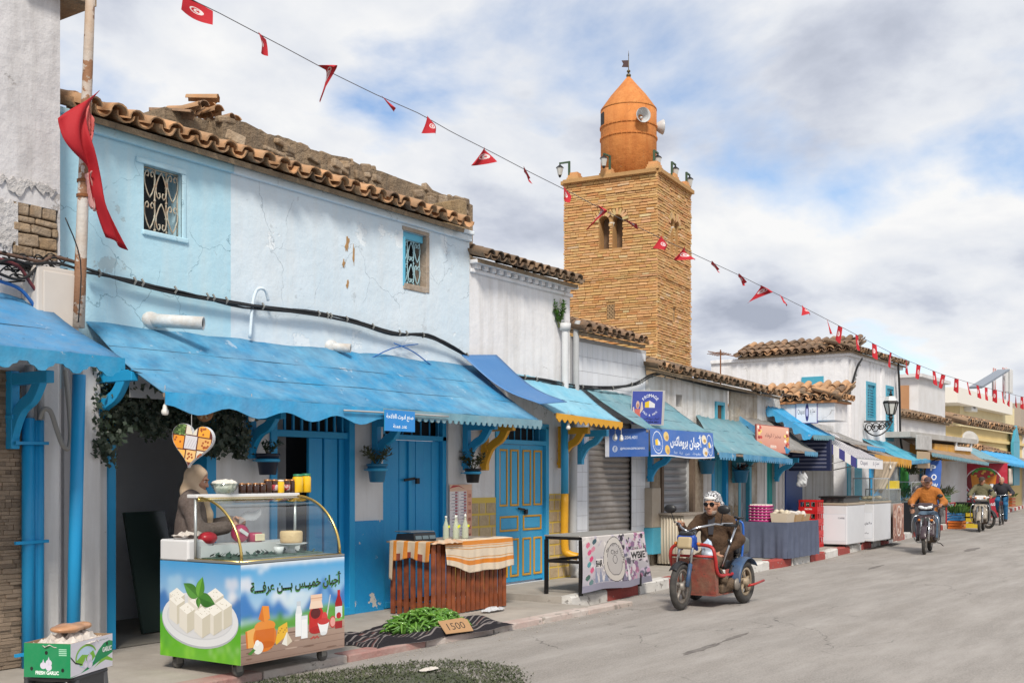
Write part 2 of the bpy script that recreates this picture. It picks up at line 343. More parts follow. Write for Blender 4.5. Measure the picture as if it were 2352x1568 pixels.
class SDF:
 def __init__(s):s.p=[]
 def cap(s, a, b, ra, rb=None, k=.03):s.p.append(('c', _np(a), _np(b), ra, ra if rb is None else rb, k, False));return s
 def ell(s, c, r, M=None, k=.03, cut=False):s.p.append(('e', _np(c), np.array(r, dtype=np.float32), np.array(M.to_3x3()if M else Matrix.Identity(3), dtype=np.float32), None, k, cut));return s
 def chain(s, pts, rs, k=.03):
  for i in range(len(pts)-1):s.cap(pts[i], pts[i+1], rs[i], rs[i+1], k)
  return s
 def rbox(s, c, h, rd, M=None, k=.02, cut=False):s.p.append(('b', _np(c), np.array(h, dtype=np.float32), np.array(M.to_3x3()if M else Matrix.Identity(3), dtype=np.float32), rd, k, cut));return s
 def mesh(s, res=.012, wob=0., wobf=28., seed=0):
  lo=np.full(3, 1e9);hi=-lo;B=[]
  for q in s.p:
   if q[0]=='c':r=max(q[3], q[4]);l=np.minimum(q[1], q[2])-r;h=np.maximum(q[1], q[2])+r
   elif q[0]=='e':r=float(q[2].max());l=q[1]-r;h=q[1]+r
   else:r=float(np.linalg.norm(q[2]))+q[4];l=q[1]-r;h=q[1]+r
   B.append((l, h))
   if not q[6]:lo=np.minimum(lo, l);hi=np.maximum(hi, h)
  lo-=3*res+wob;hi+=3*res+wob;n=np.ceil((hi-lo)/res).astype(int)+1
  F=np.full(n, .3, dtype=np.float32);ax=[lo[i]+np.arange(n[i])*res for i in range(3)]
  for q, (l, h)in zip(s.p, B):
   k=q[5];pad=k+3*res
   i0=np.maximum(((l-pad-lo)/res).astype(int), 0);i1=np.minimum(((h+pad-lo)/res).astype(int)+2, n)
   if(i1<=i0).any():continue
   P=np.stack(np.meshgrid(*[ax[i][i0[i]:i1[i]]for i in range(3)], indexing='ij'), -1).astype(np.float32)
   if q[0]=='c':
    ab=q[2]-q[1];L2=max(float(ab@ab), 1e-12);t=np.clip(((P-q[1])@ab)/L2, 0, 1)
    d=np.linalg.norm(P-q[1]-t[..., None]*ab, axis=-1)-(q[3]+(q[4]-q[3])*t)
   elif q[0]=='e':
    m=((P-q[1])@q[3])/q[2];nn=np.linalg.norm(m, axis=-1);gg=np.linalg.norm(m/q[2], axis=-1)+1e-9;d=nn*(nn-1)/gg
   else:
    m=np.abs((P-q[1])@q[3])-q[2];d=np.linalg.norm(np.maximum(m, 0), axis=-1)+np.minimum(m.max(-1), 0)-q[4]
   S=F[i0[0]:i1[0], i0[1]:i1[1], i0[2]:i1[2]]
   if q[6]:
    hh=np.maximum(k-np.abs(S+d), 0)/k;S[...]=np.maximum(S, -d)+hh*hh*k/4
   else:
    hh=np.maximum(k-np.abs(S-d), 0)/k;S[...]=np.minimum(S, d)-hh*hh*k/4
  if wob:
   X_, Y_, Z_=np.meshgrid(*ax, indexing='ij');rg=np.random.RandomState(seed)
   for j in range(5):
    a=rg.normal(size=3);a/=np.linalg.norm(a);f=wobf*(.6+.35*j)
    F+=(wob/(1+j*.5)*np.sin(f*(a[0]*X_+a[1]*Y_+a[2]*Z_+.03*np.sin(17*X_+11*Z_))+rg.rand()*7)).astype(np.float32)*.6
  neg=F<0;C=[F[i:n[0]-1+i, j:n[1]-1+j, k:n[2]-1+k]for i in(0, 1)for j in(0, 1)for k in(0, 1)]
  cnt=sum((c<0).astype(np.int8)for c in C);act=(cnt>0)&(cnt<8);idx=np.full(act.shape, -1, dtype=np.int64);ids=np.argwhere(act);idx[act]=np.arange(len(ids))
  vals=np.stack([c[act]for c in C], -1);cor=np.array([(i, j, k)for i in(0, 1)for j in(0, 1)for k in(0, 1)], float)
  acc=np.zeros((len(ids), 3));num=np.zeros(len(ids))
  for a in range(8):
   for b in range(a+1, 8):
    if abs(cor[a]-cor[b]).sum()!=1:continue
    va, vb=vals[:, a], vals[:, b];cr=(va<0)!=(vb<0);t=np.where(cr, va/np.where(va-vb==0, 1, va-vb), 0)[:, None]
    acc+=np.where(cr[:, None], cor[a]+t*(cor[b]-cor[a]), 0);num+=cr
  V=lo+(ids+acc/num[:, None])*res;Q=[]
  for d in range(3):
   sl0=[slice(None)]*3;sl1=[slice(None)]*3;sl0[d]=slice(0, -1);sl1[d]=slice(1, None)
   ch=neg[tuple(sl0)]!=neg[tuple(sl1)];e=np.argwhere(ch);u, w=(d+1)%3, (d+2)%3
   e=e[(e[:, u]>0)&(e[:, w]>0)&(e[:, u]<n[u]-1)&(e[:, w]<n[w]-1)]
   def at(du, dw):
    z=e.copy();z[:, u]+=du;z[:, w]+=dw;return idx[z[:, 0], z[:, 1], z[:, 2]]
   q=np.stack([at(-1, -1), at(0, -1), at(0, 0), at(-1, 0)], -1);fl=~neg[e[:, 0], e[:, 1], e[:, 2]]
   q[fl]=q[fl][:, ::-1];Q.append(q)
  Q=np.concatenate(Q);Q=Q[(Q>=0).all(1)]
  return V, Q
 def obj(s, name, m, parent=None, res=.012, wob=0., wobf=28., seed=0, world=False):
  V, Q=s.mesh(res, wob, wobf, seed);me=bpy.data.meshes.new(name);me.from_pydata(V.tolist(), [], Q.tolist())
  me.polygons.foreach_set('use_smooth', [True]*len(me.polygons));me.materials.append(m);me.validate()
  o=bpy.data.objects.new(name, me);COL.objects.link(o);put(o, parent, world);return o
def V3(*a):return Vector(a)
def hand(sd, wr, fd, kn, curl=70, scale=1., side=1, k=.004, thumb=40):
 """fd: forearm-to-knuckle direction, kn: direction along the knuckles towards the little finger; the palm closes towards fd x kn * side"""
 fd=fd.normalized();kn=(kn-fd*kn.dot(fd)).normalized();pn=fd.cross(kn)*side
 S=scale;pc=wr+fd*.045*S
 sd.rbox(pc, (.032*S, .036*S, .010*S), .008*S, Matrix((fd, kn, pn)).transposed(), .01)
 sd.cap(wr-fd*.03, wr+fd*.02, .024*S, .026*S, .015)
 for i, (off, ln)in enumerate(((-.030, .92), (-.010, 1.02), (.010, .95), (.029, .76))):
  p=wr+fd*(.082*S)+kn*(off*S);a=R(curl*.45);
  for j, sg in enumerate((.042, .027, .021)):
   d=fd*math.cos(a)+pn*math.sin(a);q=p+d*sg*ln*S;sd.cap(p, q, (.0095-.001*j)*S, (.0088-.001*j)*S, k);p=q;a+=R(curl*(.75-.1*j))
 b=wr+fd*.02*S-kn*.03*S+pn*.004;t1=b+(fd*.55-kn*.55+pn*.5).normalized()*.042*S;t2=t1+(fd*.75+kn*math.sin(R(thumb))*.6+pn*.4).normalized()*.032*S
 sd.cap(b, t1, .0125*S, .0105*S, .008);sd.cap(t1, t2, .0105*S, .0088*S, k)
def head_sdf(sd, c, fwd, up=Vector((0, 0, 1)), s=1., jaw=1., nose=1.):
 y=fwd.normalized();x=y.cross(up).normalized();z=x.cross(y);M=Matrix((x, y, z)).transposed()
 P=lambda a, b, d:c+x*(a*s)+y*(b*s)+z*(d*s)
 sd.ell(P(0, -.012, .034), (.077*s, .097*s, .088*s), M, .03)
 sd.ell(P(0, .028, -.035), (.058*s*jaw, .066*s, .082*s), M, .035)
 sd.ell(P(0, .066, -.082), (.030*s*jaw, .026*s, .024*s), M, .03)
 for q in(-1, 1):
  sd.ell(P(.042*q, .060, -.018), (.026*s, .026*s, .026*s), M, .03)
  sd.ell(P(.078*q, -.004, -.004), (.012*s, .024*s, .034*s), M, .008)
  sd.ell(P(.033*q, .100, .014), (.019*s, .016*s, .012*s), M, .012, True)
  sd.cap(P(.012*q, .094, .030), P(.050*q, .080, .032), .009*s, .008*s, .014)
  sd.ell(P(.013*q, .100, -.028), (.009*s, .009*s, .008*s), M, .01)
 sd.cap(P(0, .092, .020), P(0, .113+.006*(nose-1), -.022), .008*s, .0125*s*nose, .012)
 sd.cap(P(-.020, .088, -.055), P(.020, .088, -.055), .0075*s, .0075*s, .008)
 sd.cap(P(-.017, .086, -.067), P(.017, .086, -.067), .0085*s, .0085*s, .008)
 sd.ell(P(0, .103, -.0605), (.026*s, .012*s, .0022*s), M, .004, True)
 return P, M
def face_parts(o, P, M, s, iris=(.03, .02, .015), lip=(.35, .13, .11), brow=None, eyes=True, lips=True):
 if eyes:
  for q in(-1, 1):
   e=MB();e.sphere(P(.033*q, .079, .013), .0135*s, 10, 8, M);ob=e.obj('eye', mat('eye_white', (.6, .57, .53), .25), o, True)
   e=MB();e.sphere(P(.033*q, .0875, .012), .0066*s, 8, 6, M);e.obj('iris', mat('eye_iris', iris, .15), ob, True)
 if lips:
  e=MB();e.tube([P(-.024, .085, -.060), P(-.012, .0945, -.057), P(0, .0965, -.058), P(.012, .0945, -.057), P(.024, .085, -.060)], [.002, .005, .0055, .005, .002], 6)
  e.tube([P(-.020, .086, -.064), P(0, .0955, -.068), P(.020, .086, -.064)], [.002, .0065, .002], 6);e.obj('lips', mat('lips_%02x'%int(lip[0]*255), lip, .5), o, True)
 if brow:
  e=MB()
  for q in(-1, 1):e.tube([P(.014*q, .101, .030), P(.032*q, .096, .036), P(.054*q, .080, .031)], [.003, .0045, .002], 6)
  e.obj('eyebrows', mat('brow_%02x%02x'%(int(brow[0]*255), int(brow[1]*255)), brow, .9), o, True)
SKIN=mat('skin', (.44, .235, .15), .55, var=((.36, .17, .11), 30, .5), sub=.1, bump=(90, .08))
SKIN2=mat('skin_tanned', (.36, .175, .10), .55, var=((.30, .13, .08), 30, .5), sub=.1, bump=(90, .08))
def torso(sd, J, g=0., k=.05, belly=0., wide=1.):
 """pelvis, waist, chest, neck joints; g inflates for clothing"""
 pv, ch, nk, sl, sr=J['pelvis'], J['chest'], J['neck'], J['shl'], J['shr']
 x=(sl-sr).normalized();z=(nk-pv).normalized();y=z.cross(x).normalized();M=Matrix((x, y, z)).transposed();ws=(pv+ch)/2
 sd.ell(pv, (.165*wide+g, .125+g, .13+g), M, k);sd.ell(ws+y*belly*.5, (.150*wide+g, .110+belly+g, .17+g), M, k)
 sd.ell(ch, (.165*wide+g, .115+g, .19+g), M, k)
 sd.cap(sl*.92+sr*.08, sr*.92+sl*.08, .068+g, .068+g, k)
 sd.cap((sl+nk)/2, nk, .06+g, .055+g, k);sd.cap((sr+nk)/2, nk, .06+g, .055+g, k)
def limb(sd, pts, rs, g=0., k=.03):sd.chain(pts, [r+g for r in rs], k)
ASPH=mat('road_asphalt', (.262, .23, .203), .9, var=[((.35, .322, .298), .35, .7), ((.165, .15, .138), .8, .55), ((.11, .10, .092), 15, .45), ((.12, .11, .10), 38, .6), ((.46, .43, .40), 60, .6)], chips=[((.13, .115, .105), 1.1, .68, .45)], bump=(120, .5, .01), crack=((.07, .062, .058), .55, .006, .52))
_t=ASPH.node_tree;_b=_t.nodes['Principled BSDF'];_src=_b.inputs['Base Color'].links[0].from_socket
_tc=_t.nodes.new('ShaderNodeTexCoord');_mp=_t.nodes.new('ShaderNodeMapping');_mp.inputs['Scale'].default_value=(.30, 1.5, 1);_mp.inputs['Rotation'].default_value=(0, 0, R(-4))
_nz=_t.nodes.new('ShaderNodeTexNoise');_nz.inputs['Scale'].default_value=1.6;_nz.inputs['Detail'].default_value=8;_nz.inputs['Roughness'].default_value=.7
_mr=_t.nodes.new('ShaderNodeMapRange');_mr.inputs[1].default_value=.42;_mr.inputs[2].default_value=.68;_mr.inputs[4].default_value=.65
_mx=_t.nodes.new('ShaderNodeMixRGB');_mx.inputs[2].default_value=(.40, .372, .348, 1)
_t.links.new(_tc.outputs['Object'], _mp.inputs[0]);_t.links.new(_mp.outputs[0], _nz.inputs['Vector']);_t.links.new(_nz.outputs[0], _mr.inputs[0]);_t.links.new(_mr.outputs[0], _mx.inputs[0]);_t.links.new(_src, _mx.inputs[1]);_t.links.new(_mx.outputs[0], _b.inputs['Base Color'])
CONC=mat('concrete_pavement', (.36, .325, .285), .9, var=[((.47, .43, .385), 1.2, .7), ((.22, .195, .17), 2.3, .55)], chips=[((.19, .17, .15), 5, .66, .5)], bump=(40, .4, .01))
EARTH=mat('dry_ground', (.30, .27, .24), .95, var=((.2, .18, .16), .5, .6), bump=(8, .3))
def KY(x):
 P=[(-40, 6.62), (11.6, 6.66), (11.61, 7.08), (14.3, 7.25), (21.3, 7.3), (28, 7.85), (45, 9.2), (90, 13.5), (200, 25)]
 for(a, ya), (b, yb)in zip(P, P[1:]):
  if a<=x<=b:return ya+(yb-ya)*(x-a)/(b-a)
 return P[-1][1]
m=MB();m.quad((-900, -900, -.03), (900, -900, -.03), (900, 900, -.03), (-900, 900, -.03));structure(m.obj('ground', EARTH))
m=MB();xs=[-40, 0, 5, 11.6, 11.61, 14.3, 21.3, 28, 36, 45, 60, 90, 200]
for a, b in zip(xs, xs[1:]):m.quad((a, -16, 0), (b, -16, 0), (b, KY(b)+.02, 0), (a, KY(a)+.02, 0))
structure(m.obj('road', ASPH))
m=MB();m.bb(-40, 11.6, 6.8, 9.4, -.05, .06);PAVE_A=structure(m.obj('pavement', CONC))
m=MB()
for a, b in zip(xs[4:], xs[5:]):
 m.add([(a, KY(a)+.14, .138), (b, KY(b)+.14, .138), (b, KY(b)+7, .138), (a, KY(a)+7, .138)], [(0, 1, 2, 3)])
m.quad((11.61, 7.22, .138), (11.61, 14, .138), (11.61, 14, 0), (11.61, 7.22, 0));PAVE_B=structure(m.obj('pavement', CONC))
KW=mat('kerb_white', (.66, .64, .61), .85, var=((.42, .40, .37), 3, .7), chips=((.30, .28, .26), 7, .60), bump=(25, .5))
KR=mat('kerb_red', (.36, .055, .045), .8, var=((.24, .06, .05), 3, .7), chips=((.33, .29, .27), 8, .63), bump=(25, .5))
KF=mat('kerb_faded', (.43, .385, .34), .9, var=[((.42, .23, .21), .9, .75), ((.6, .57, .53), 2.6, .7)], chips=((.30, .27, .24), 8, .6), bump=(25, .6))
random.seed(3);x=11.63;i=0
while x<75:
 l=.98+random.uniform(-.05, .07);a, b=Vector((x, KY(x), 0)), Vector((x+l-.02, KY(x+l-.02), 0));d=(b-a).normalized();nn=Vector((-d.y, d.x, 0));ll=(b-a).length
 m=MB();w=[random.uniform(-.012, .012)for _ in range(16)];pts=[]
 ns=4
 for q in range(ns+1):
  j=random.uniform(-.012, .012);h=.152+random.uniform(-.012, .006)
  pts.append([(ll*q/ns, j-.004, -.02), (ll*q/ns, j, h-.022), (ll*q/ns, j+.022, h), (ll*q/ns, .15, h), (ll*q/ns, .15, -.02)])
 vs=[a+d*p[0]+nn*p[1]+Vector((0, 0, p[2]))for r in pts for p in r];fs=[]
 for q in range(ns):
  for k in range(4):fs.append((q*5+k, (q+1)*5+k, (q+1)*5+k+1, q*5+k+1))
 fs+=[tuple(range(5)), tuple(range(ns*5+4, ns*5-1, -1))]
 m.add(vs, fs);m.obj('kerb_stone', (KR if i%2==1 else KW), PAVE_B, False);x+=l;i+=1
x=-2.0;i=0
while x<11.5:
 l=random.uniform(.9, 1.1);m=MB();m.box((x+l/2, 6.73, .0), (l-.015, .19, .125+random.uniform(-.01, .006)), Euler((random.uniform(-.02, .02), 0, random.uniform(-.012, .012))).to_matrix())
 mk=KF if x>7.4 or i%2==0 else mat('kerb_faded_red', (.36, .17, .15), .9, var=[((.42, .38, .34), 2.2, .9), ((.30, .09, .08), 1.2, .6)], bump=(25, .6));m.obj('kerb_stone', mk, PAVE_A, bevel=.012);x+=l;i+=1
m=MB();random.seed(5);cp=G(960, 1545);pts=[]
for k in range(150):
 t=2*math.pi*k/150;rr=1+.14*math.sin(3*t+1)+.03*math.sin(11*t)+.035*random.uniform(-1, 1);pts.append((6.35+1.2*math.cos(t)*rr, 5.52+1.0*math.sin(t)*rr))
GREEN=mat('turf_carpet', (.065, .085, .045), .95, var=[((.19, .175, .155), 1.7, .95), ((.035, .055, .022), 5, .7), ((.14, .135, .11), 40, .6)], bump=(220, .9, .012))
pts=[(6.3+(a-6.35)*.72, 5.5+(b-5.52)*.75)for a, b in pts];m.prism(pts, .001, .005);tm_=thing('turf_mat', 'worn dark green turf lying on the road beside the kerb', 'mat', (6.35, 5.5, 0));m.obj('backing', GREEN, tm_, world=True);m=MB()
for q in range(15000):
 t=random.uniform(0, 6.283);r_=1.12*random.random()**.42*(1+.13*math.sin(3*t+1))+random.gauss(0, .05);x_, y_=6.35+1.2*r_*math.cos(t), 5.52+1.0*r_*math.sin(t)
 if x_<5.2 or y_>6.6:continue
 a=random.uniform(0, 6.283);l_=random.uniform(.012, .03);dx_, dy_=l_*math.cos(a), l_*math.sin(a);m.add([(x_-dy_*.3, y_+dx_*.3, .004), (x_+dy_*.3, y_-dx_*.3, .004), (x_+dx_, y_+dy_, .012+random.uniform(0, .012))], [(0, 1, 2)])
m.obj('tufts', mat('turf_blades', (.045, .062, .024), .95, var=((.10, .10, .06), 3, .7)), tm_, world=True)['kind']='stuff';m=MB()
for q in range(420):
 x_=random.uniform(5, 26);y_=KY(x_)-abs(random.gauss(0, .16))-.02;r_=random.uniform(.004, .014);m.sphere((x_, y_, r_*.4), (r_, r_*random.uniform(.6, 1), r_*.6), 5, 3)
g_=m.obj('kerb_grit', CONC);g_['kind']='stuff'
WHITE=mat('plaster_white', (.74, .74, .76), .9, var=[((.62, .62, .65), .8, .7), ((.80, .79, .80), 5, .5)], streak=((.44, .41, .38), .5), chips=[((.50, .45, .38), 2.2, .70, .8)], bump=(8, .35, .03), crack=((.32, .30, .29), 1.3, .008, .55))
WHITEG=mat('plaster_white_low', (.76, .755, .76), .9, var=[((.62, .61, .62), .9, .7)], streak=((.45, .42, .39), .4), chips=[((.45, .42, .38), 4, .68, .6)], bump=(12, .3, .03))
BLUEW=mat('plaster_sky_blue', (.40, .635, .76), .88, var=[((.52, .71, .79), .9, .8), ((.30, .56, .71), 2.2, .4)], streak=((.55, .66, .70), .5), chips=[((.36, .46, .50), 3.6, .645, .7)], bump=(5, .32, .04), crack=((.20, .34, .42), 1.5, .007, .50))
PALEW=mat('plaster_pale_blue', (.61, .71, .79), .88, var=[((.70, .77, .83), .7, .8), ((.50, .63, .73), 2.5, .4)], streak=((.62, .65, .67), .5), chips=[((.45, .50, .54), 3.9, .645, .6), ((.80, .84, .87), 2.1, .62, .6)], bump=(5, .34, .04), crack=((.34, .40, .45), 1.3, .007, .50))
OCHRE=mat('bare_ochre_render', (.42, .24, .10), .95, var=((.30, .18, .09), 8, .6), bump=(30, .5))
OLDST=mat('old_brown_masonry', (.27, .19, .12), .95, var=[((.11, .09, .07), 4, .9), ((.42, .31, .20), 2, .7)], streak=((.08, .07, .06), .6), bump=(11, 1.0, .06))
BLUE=mat('blue_gloss_paint', (.015, .31, .63), .42, var=((.02, .33, .62), 3, .6), chips=[((.02, .18, .36), 6, .68, .6)], bump=(30, .12))
BLUED=mat('blue_door_paint', (.014, .29, .62), .4, var=((.02, .35, .66), 2.2, .7), chips=[((.015, .14, .30), 7, .70, .7)], bump=(40, .12))
BLUEL=mat('light_blue_door_paint', (.03, .34, .62), .4, var=((.06, .40, .66), 2.2, .6), bump=(40, .1))
TEAL=mat('teal_trim_paint', (.05, .31, .44), .45, var=((.09, .38, .50), 4, .7), chips=[((.3, .36, .36), 9, .70, .8)], bump=(40, .15))
YEL=mat('ochre_yellow_paint', (.68, .34, .015), .45, var=((.55, .26, .01), 5, .6), chips=[((.35, .2, .08), 9, .70, .6)])
DARK=mat('shop_interior_dark', (.055, .052, .055), .9, var=((.09, .088, .09), 1.2, .6))
DARKW=mat('opening_shade', (.012, .012, .014), .6)  # near-black colour standing in for the shade inside openings
RUST=mat('rust', (.22, .085, .03), .85, var=((.12, .05, .02), 14, .7), bump=(40, .4))
IRON=mat('black_iron', (.02, .02, .022), .5, .6, var=((.06, .05, .045), 8, .5))
GREYP=mat('grey_plastic_pipe', (.42, .43, .44), .55, var=((.3, .3, .31), 3, .5))
TIL=[mat('roof_tile_%d'%k, c, .88, var=[(c2, 7, .8), ((.07, .06, .05), 3.5, dk)], bump=(22, .6, .02), rnd=.42)for k, (c, c2, dk)in enumerate((((.50, .265, .125), (.55, .35, .20), .4), ((.25, .155, .09), (.34, .235, .15), .8), ((.33, .195, .11), (.17, .11, .075), .7)))]
def wall_sheet(m, x0, x1, z0, z1, y, holes=(), depth=.22, mi=0, fr=None):
 """wall face in the plane y with rectangular holes and their reveals; fr(x, y, z) places it"""
 fr=fr or(lambda a, b, c:Vector((a, b, c)))
 cut=sorted(set([x0, x1]+[h[0]for h in holes]+[h[1]for h in holes]));cut=[c for c in cut if x0<=c<=x1]
 for a, b in zip(cut, cut[1:]):
  zz=[z0]
  for h in sorted([h for h in holes if h[0]<(a+b)/2<h[1]], key=lambda h:h[2]):zz+=[h[2], h[3]]
  zz.append(z1)
  for q in range(0, len(zz), 2):
   if zz[q+1]>zz[q]+1e-6:m.quad(fr(a, y, zz[q]), fr(b, y, zz[q]), fr(b, y, zz[q+1]), fr(a, y, zz[q+1]), mi)
 for(a, b, c, d)in[h[:4]for h in holes]:
  e=y+depth
  m.quad(fr(a, y, c), fr(a, y, d), fr(a, e, d), fr(a, e, c), mi);m.quad(fr(b, y, d), fr(b, y, c), fr(b, e, c), fr(b, e, d), mi)
  m.quad(fr(a, y, d), fr(b, y, d), fr(b, e, d), fr(a, e, d), mi);m.quad(fr(b, y, c), fr(a, y, c), fr(a, e, c), fr(b, e, c), mi)
def tile_mesh(seed, rad=.088, ln=.42, up=True):
 random.seed(seed);m=MB();n=7;vs=[];th=.014;r2=rad*.84
 for(yy, r)in((0, rad), (ln, r2)):
  for rr in(r, r-th):
   for k in range(n+1):
    a=math.pi*k/n;z=rr*math.sin(a)*.92;vs.append((-rr*math.cos(a), yy+random.uniform(-.008, .008)*(yy==0), z if up else-z))
 q=n+1;fs=[]
 for k in range(n):
  fs+=[(k, k+1, 2*q+k+1, 2*q+k), (q+k+1, q+k, 3*q+k, 3*q+k+1), (k+1, k, q+k, q+k+1), (2*q+k, 2*q+k+1, 3*q+k+1, 3*q+k)]
 fs+=[(0, 2*q, 3*q, q), (n, q+n, 3*q+n, 2*q+n)]
 return m.add(vs, fs)
TCOV=[[tile_mesh(s_, up=True).data('roof_tile', TIL[k])for s_ in range(3)]for k in range(3)]
TPAN=[[tile_mesh(s_+9, up=False).data('roof_tile', TIL[k])for s_ in range(3)]for k in range(3)]
for q in TCOV+TPAN:
 for me in q:smooth_by_angle(me, 40)
def tile_eave(par, p0, p1, slope=17, rows=3, k=0, sp=.205, seed=1, out=None, jit=1.):
 """rows of barrel tiles; p0-p1 is the line of the tile ends, tiles climb away from it"""
 random.seed(seed);p0, p1=Vector(p0), Vector(p1);e=(p1-p0);L=e.length;e.normalize()
 h=(out or Vector((-e.y, e.x, 0))).normalized();b=h*math.cos(R(slope))+Vector((0, 0, 1))*math.sin(R(slope));n=e.cross(b).normalized()
 if n.z<0:n=-n
 cnt=max(int(L/sp), 1);sc=sp/.205
 for r in range(rows):
  for i in range(cnt+1):
   for cov in(0, 1):
    if cov and i==cnt:continue
    kk=k if random.random()<.72 else random.choice((0, 1, 2))
    o=p0+e*((i+.5*cov)*L/cnt)+b*(r*.31*sc+random.uniform(-.025, .025)*jit)+n*((.028+.018*r if cov else.05+.018*r)*sc)
    T=frame(o, e, b, n)@Euler((R(random.uniform(-3, 3))*jit, R(random.uniform(-5, 5))*jit, R(random.uniform(-4, 4))*jit)).to_matrix().to_4x4()@Matrix.Scale(sc*random.uniform(.95, 1.05), 4)
    me=random.choice((TCOV if cov else TPAN)[kk]);instw('roof_tile', me, par, T)
 m=MB();bk=rows*.31*sc+.3
 m.add([p0-n*.05+b*.06, p1-n*.05+b*.06, p1-n*.05+b*bk, p0-n*.05+b*bk, p0-n*.1+b*.06, p1-n*.1+b*.06, p1-n*.1+b*bk, p0-n*.1+b*bk], [(0, 1, 2, 3), (7, 6, 5, 4), (0, 4, 5, 1), (1, 5, 6, 2), (2, 6, 7, 3), (3, 7, 4, 0)])
 return m.obj('roof_bed', OLDST, par, world=True)
def spiral(c, ex, ez, r, a0, turns, n=16, sgn=1):
 return[c+(ex*math.cos(a0+sgn*turns*2*math.pi*q/n)+ez*math.sin(a0+sgn*turns*2*math.pi*q/n))*(r*(1-.75*q/n))for q in range(n+1)]
def grille(par, x0, x1, z0, z1, y, m_):
 m=MB();w, h=x1-x0, z1-z0;ex, ez=Vector((1, 0, 0)), Vector((0, 0, 1));r=.0075
 for q in range(4):m.cyl((x0+w*q/3, y, z0), (x0+w*q/3, y, z1), r, n=6)
 for zz in(z0, z1):m.cyl((x0, y, zz), (x1, y, zz), r, n=6)
 P=lambda a, b:Vector((x0+w*a, y-.012, z0+h*b))
 for rr in range(2):
  for cc in range(3):
   o0, c0, c1=rr/2, cc/3, (cc+1)/3;mid=(c0+c1)/2;up=(cc%2==0)
   f=lambda b:o0+(b if up else 1-b)/2
   for s_ in(-1, 1):
    base=[P(mid, f(.06)), P(mid+s_*.07, f(.22)), P(mid+s_*.145, f(.5)), P(mid+s_*.155, f(.68)), P(mid+s_*.12, f(.86)), P(mid+s_*.07, f(.92)), P(mid+s_*.03, f(.84)), P(mid+s_*.045, f(.73)), P(mid+s_*.085, f(.75))]
    pts=[]
    for q in range(len(base)-1):
     for t in(0, .5):pts.append(base[q].lerp(base[q+1], t))
    pts.append(base[-1]);m.tube(pts, .0065, 5)
 for q in(1, 2):
  for b in(.03, .25, .5, .75, .97):m.sphere(P(q/3, b)+Vector((0, .012, 0)), .014, 6, 4)
 return m.obj('grille', m_, par, True, world=True)
def frame_rect(m, x0, x1, z0, z1, y, w, d, mi=0):
 m.bb(x0, x0+w, y, y+d, z0, z1, mi);m.bb(x1-w, x1, y, y+d, z0, z1, mi);m.bb(x0+w, x1-w, y, y+d, z1-w, z1, mi);m.bb(x0+w, x1-w, y, y+d, z0, z0+w, mi)
FY=8.6
A=thing('plaster_house', 'tall white plastered house with broken plaster baring brown stones', 'house', (3.4, 8.4, 0));AY=8.42
ax1=X(138, AY)
m=MB();hA=[(W(28, 0, AY).x, ax1-.015, W(0, 578, AY).z, W(0, 455, AY).z)]
wall_sheet(m, .5, ax1, 2.6, 7.2, AY, hA, .05);m.quad((ax1, AY, 0), (ax1, 10.5, 0), (ax1, 10.5, 7.2), (ax1, AY, 7.2))
wall_sheet(m, .5, ax1, 0, 2.6, AY);m.obj('wall', mat('plaster_rough_white', (.62, .61, .63), .92, var=[((.45, .44, .45), 1.4, .8), ((.72, .71, .72), 5, .6)], streak=((.33, .31, .30), .6), chips=[((.34, .31, .29), 2.6, .64, .7)], bump=(5, .45, .05)), A, world=True)
xa, xb, za, zb=hA[0];m=MB();m.bb(xa-.02, xb+.02, AY+.05, AY+.08, za-.02, zb+.02);m.obj('stone_core', OLDST, A, world=True)
STONE=mat('exposed_stone', (.34, .235, .14), .95, var=[((.50, .43, .35), 5, .7), ((.18, .12, .075), 9, .6)], bump=(22, .9, .03), rnd=.3)
random.seed(11);z=za
while z<zb-.03:
 hh=random.uniform(.055, .11);x=xa
 while x<xb-.04:
  ll=min(random.uniform(.1, .24), xb-x)
  m=MB();m.box((x+ll/2, AY+.03, z+hh/2), (ll-.012, .075+random.uniform(-.02, .025), hh-.012), Euler((random.uniform(-.06, .06), random.uniform(-.05, .05), random.uniform(-.05, .05))).to_matrix());m.obj('stone', STONE, A, world=True, bevel=.012);x+=ll
 z+=hh
for(u0, v0, u1, v1, sd_)in((-30, 398, 128, 460, 2), (-30, 455, 40, 585, 3)):
 random.seed(sd_);a, b=W(u0, v0, AY), W(u1, v1, AY);n_=34;top, bot=[], [];rw=0
 for q in range(n_+1):
  x_=a.x+(b.x-a.x)*q/n_;rw=.75*rw+random.uniform(-.05, .05);top.append((x_, a.z+random.uniform(-.02, .03)));bot.append((x_, b.z+rw))
 m=MB();m.prism(top[::-1]+bot, -.05, .018 if sd_==2 else.012, frame((0, AY, 0), (1, 0, 0), (0, 0, 1), (0, -1, 0)));m.obj('broken_plaster', mat('plaster_rough_grey', (.46, .44, .43), .95, var=((.66, .65, .66), 3.5, .9), bump=(11, 1.0, .05)), A, world=True, bevel=.008)
CLAD=mat('ledger_stone', (.42, .31, .22), .85, var=[((.55, .44, .34), 9, .7), ((.24, .16, .11), 14, .5)], bump=(30, .8, .02), rnd=.6)
random.seed(4);cxa, cxb=.9, X(50, AY-.03);cm_=[MB().box((.5, 0, .5), (1, 1, 1)).data('stone_strip', CLAD)for _ in range(1)]
m=MB();m.bb(.6, cxb, AY-.012, AY-.002, .06, 2.45);m.obj('mortar_bed', OLDST, A, world=True)
z=.07;cnt=0
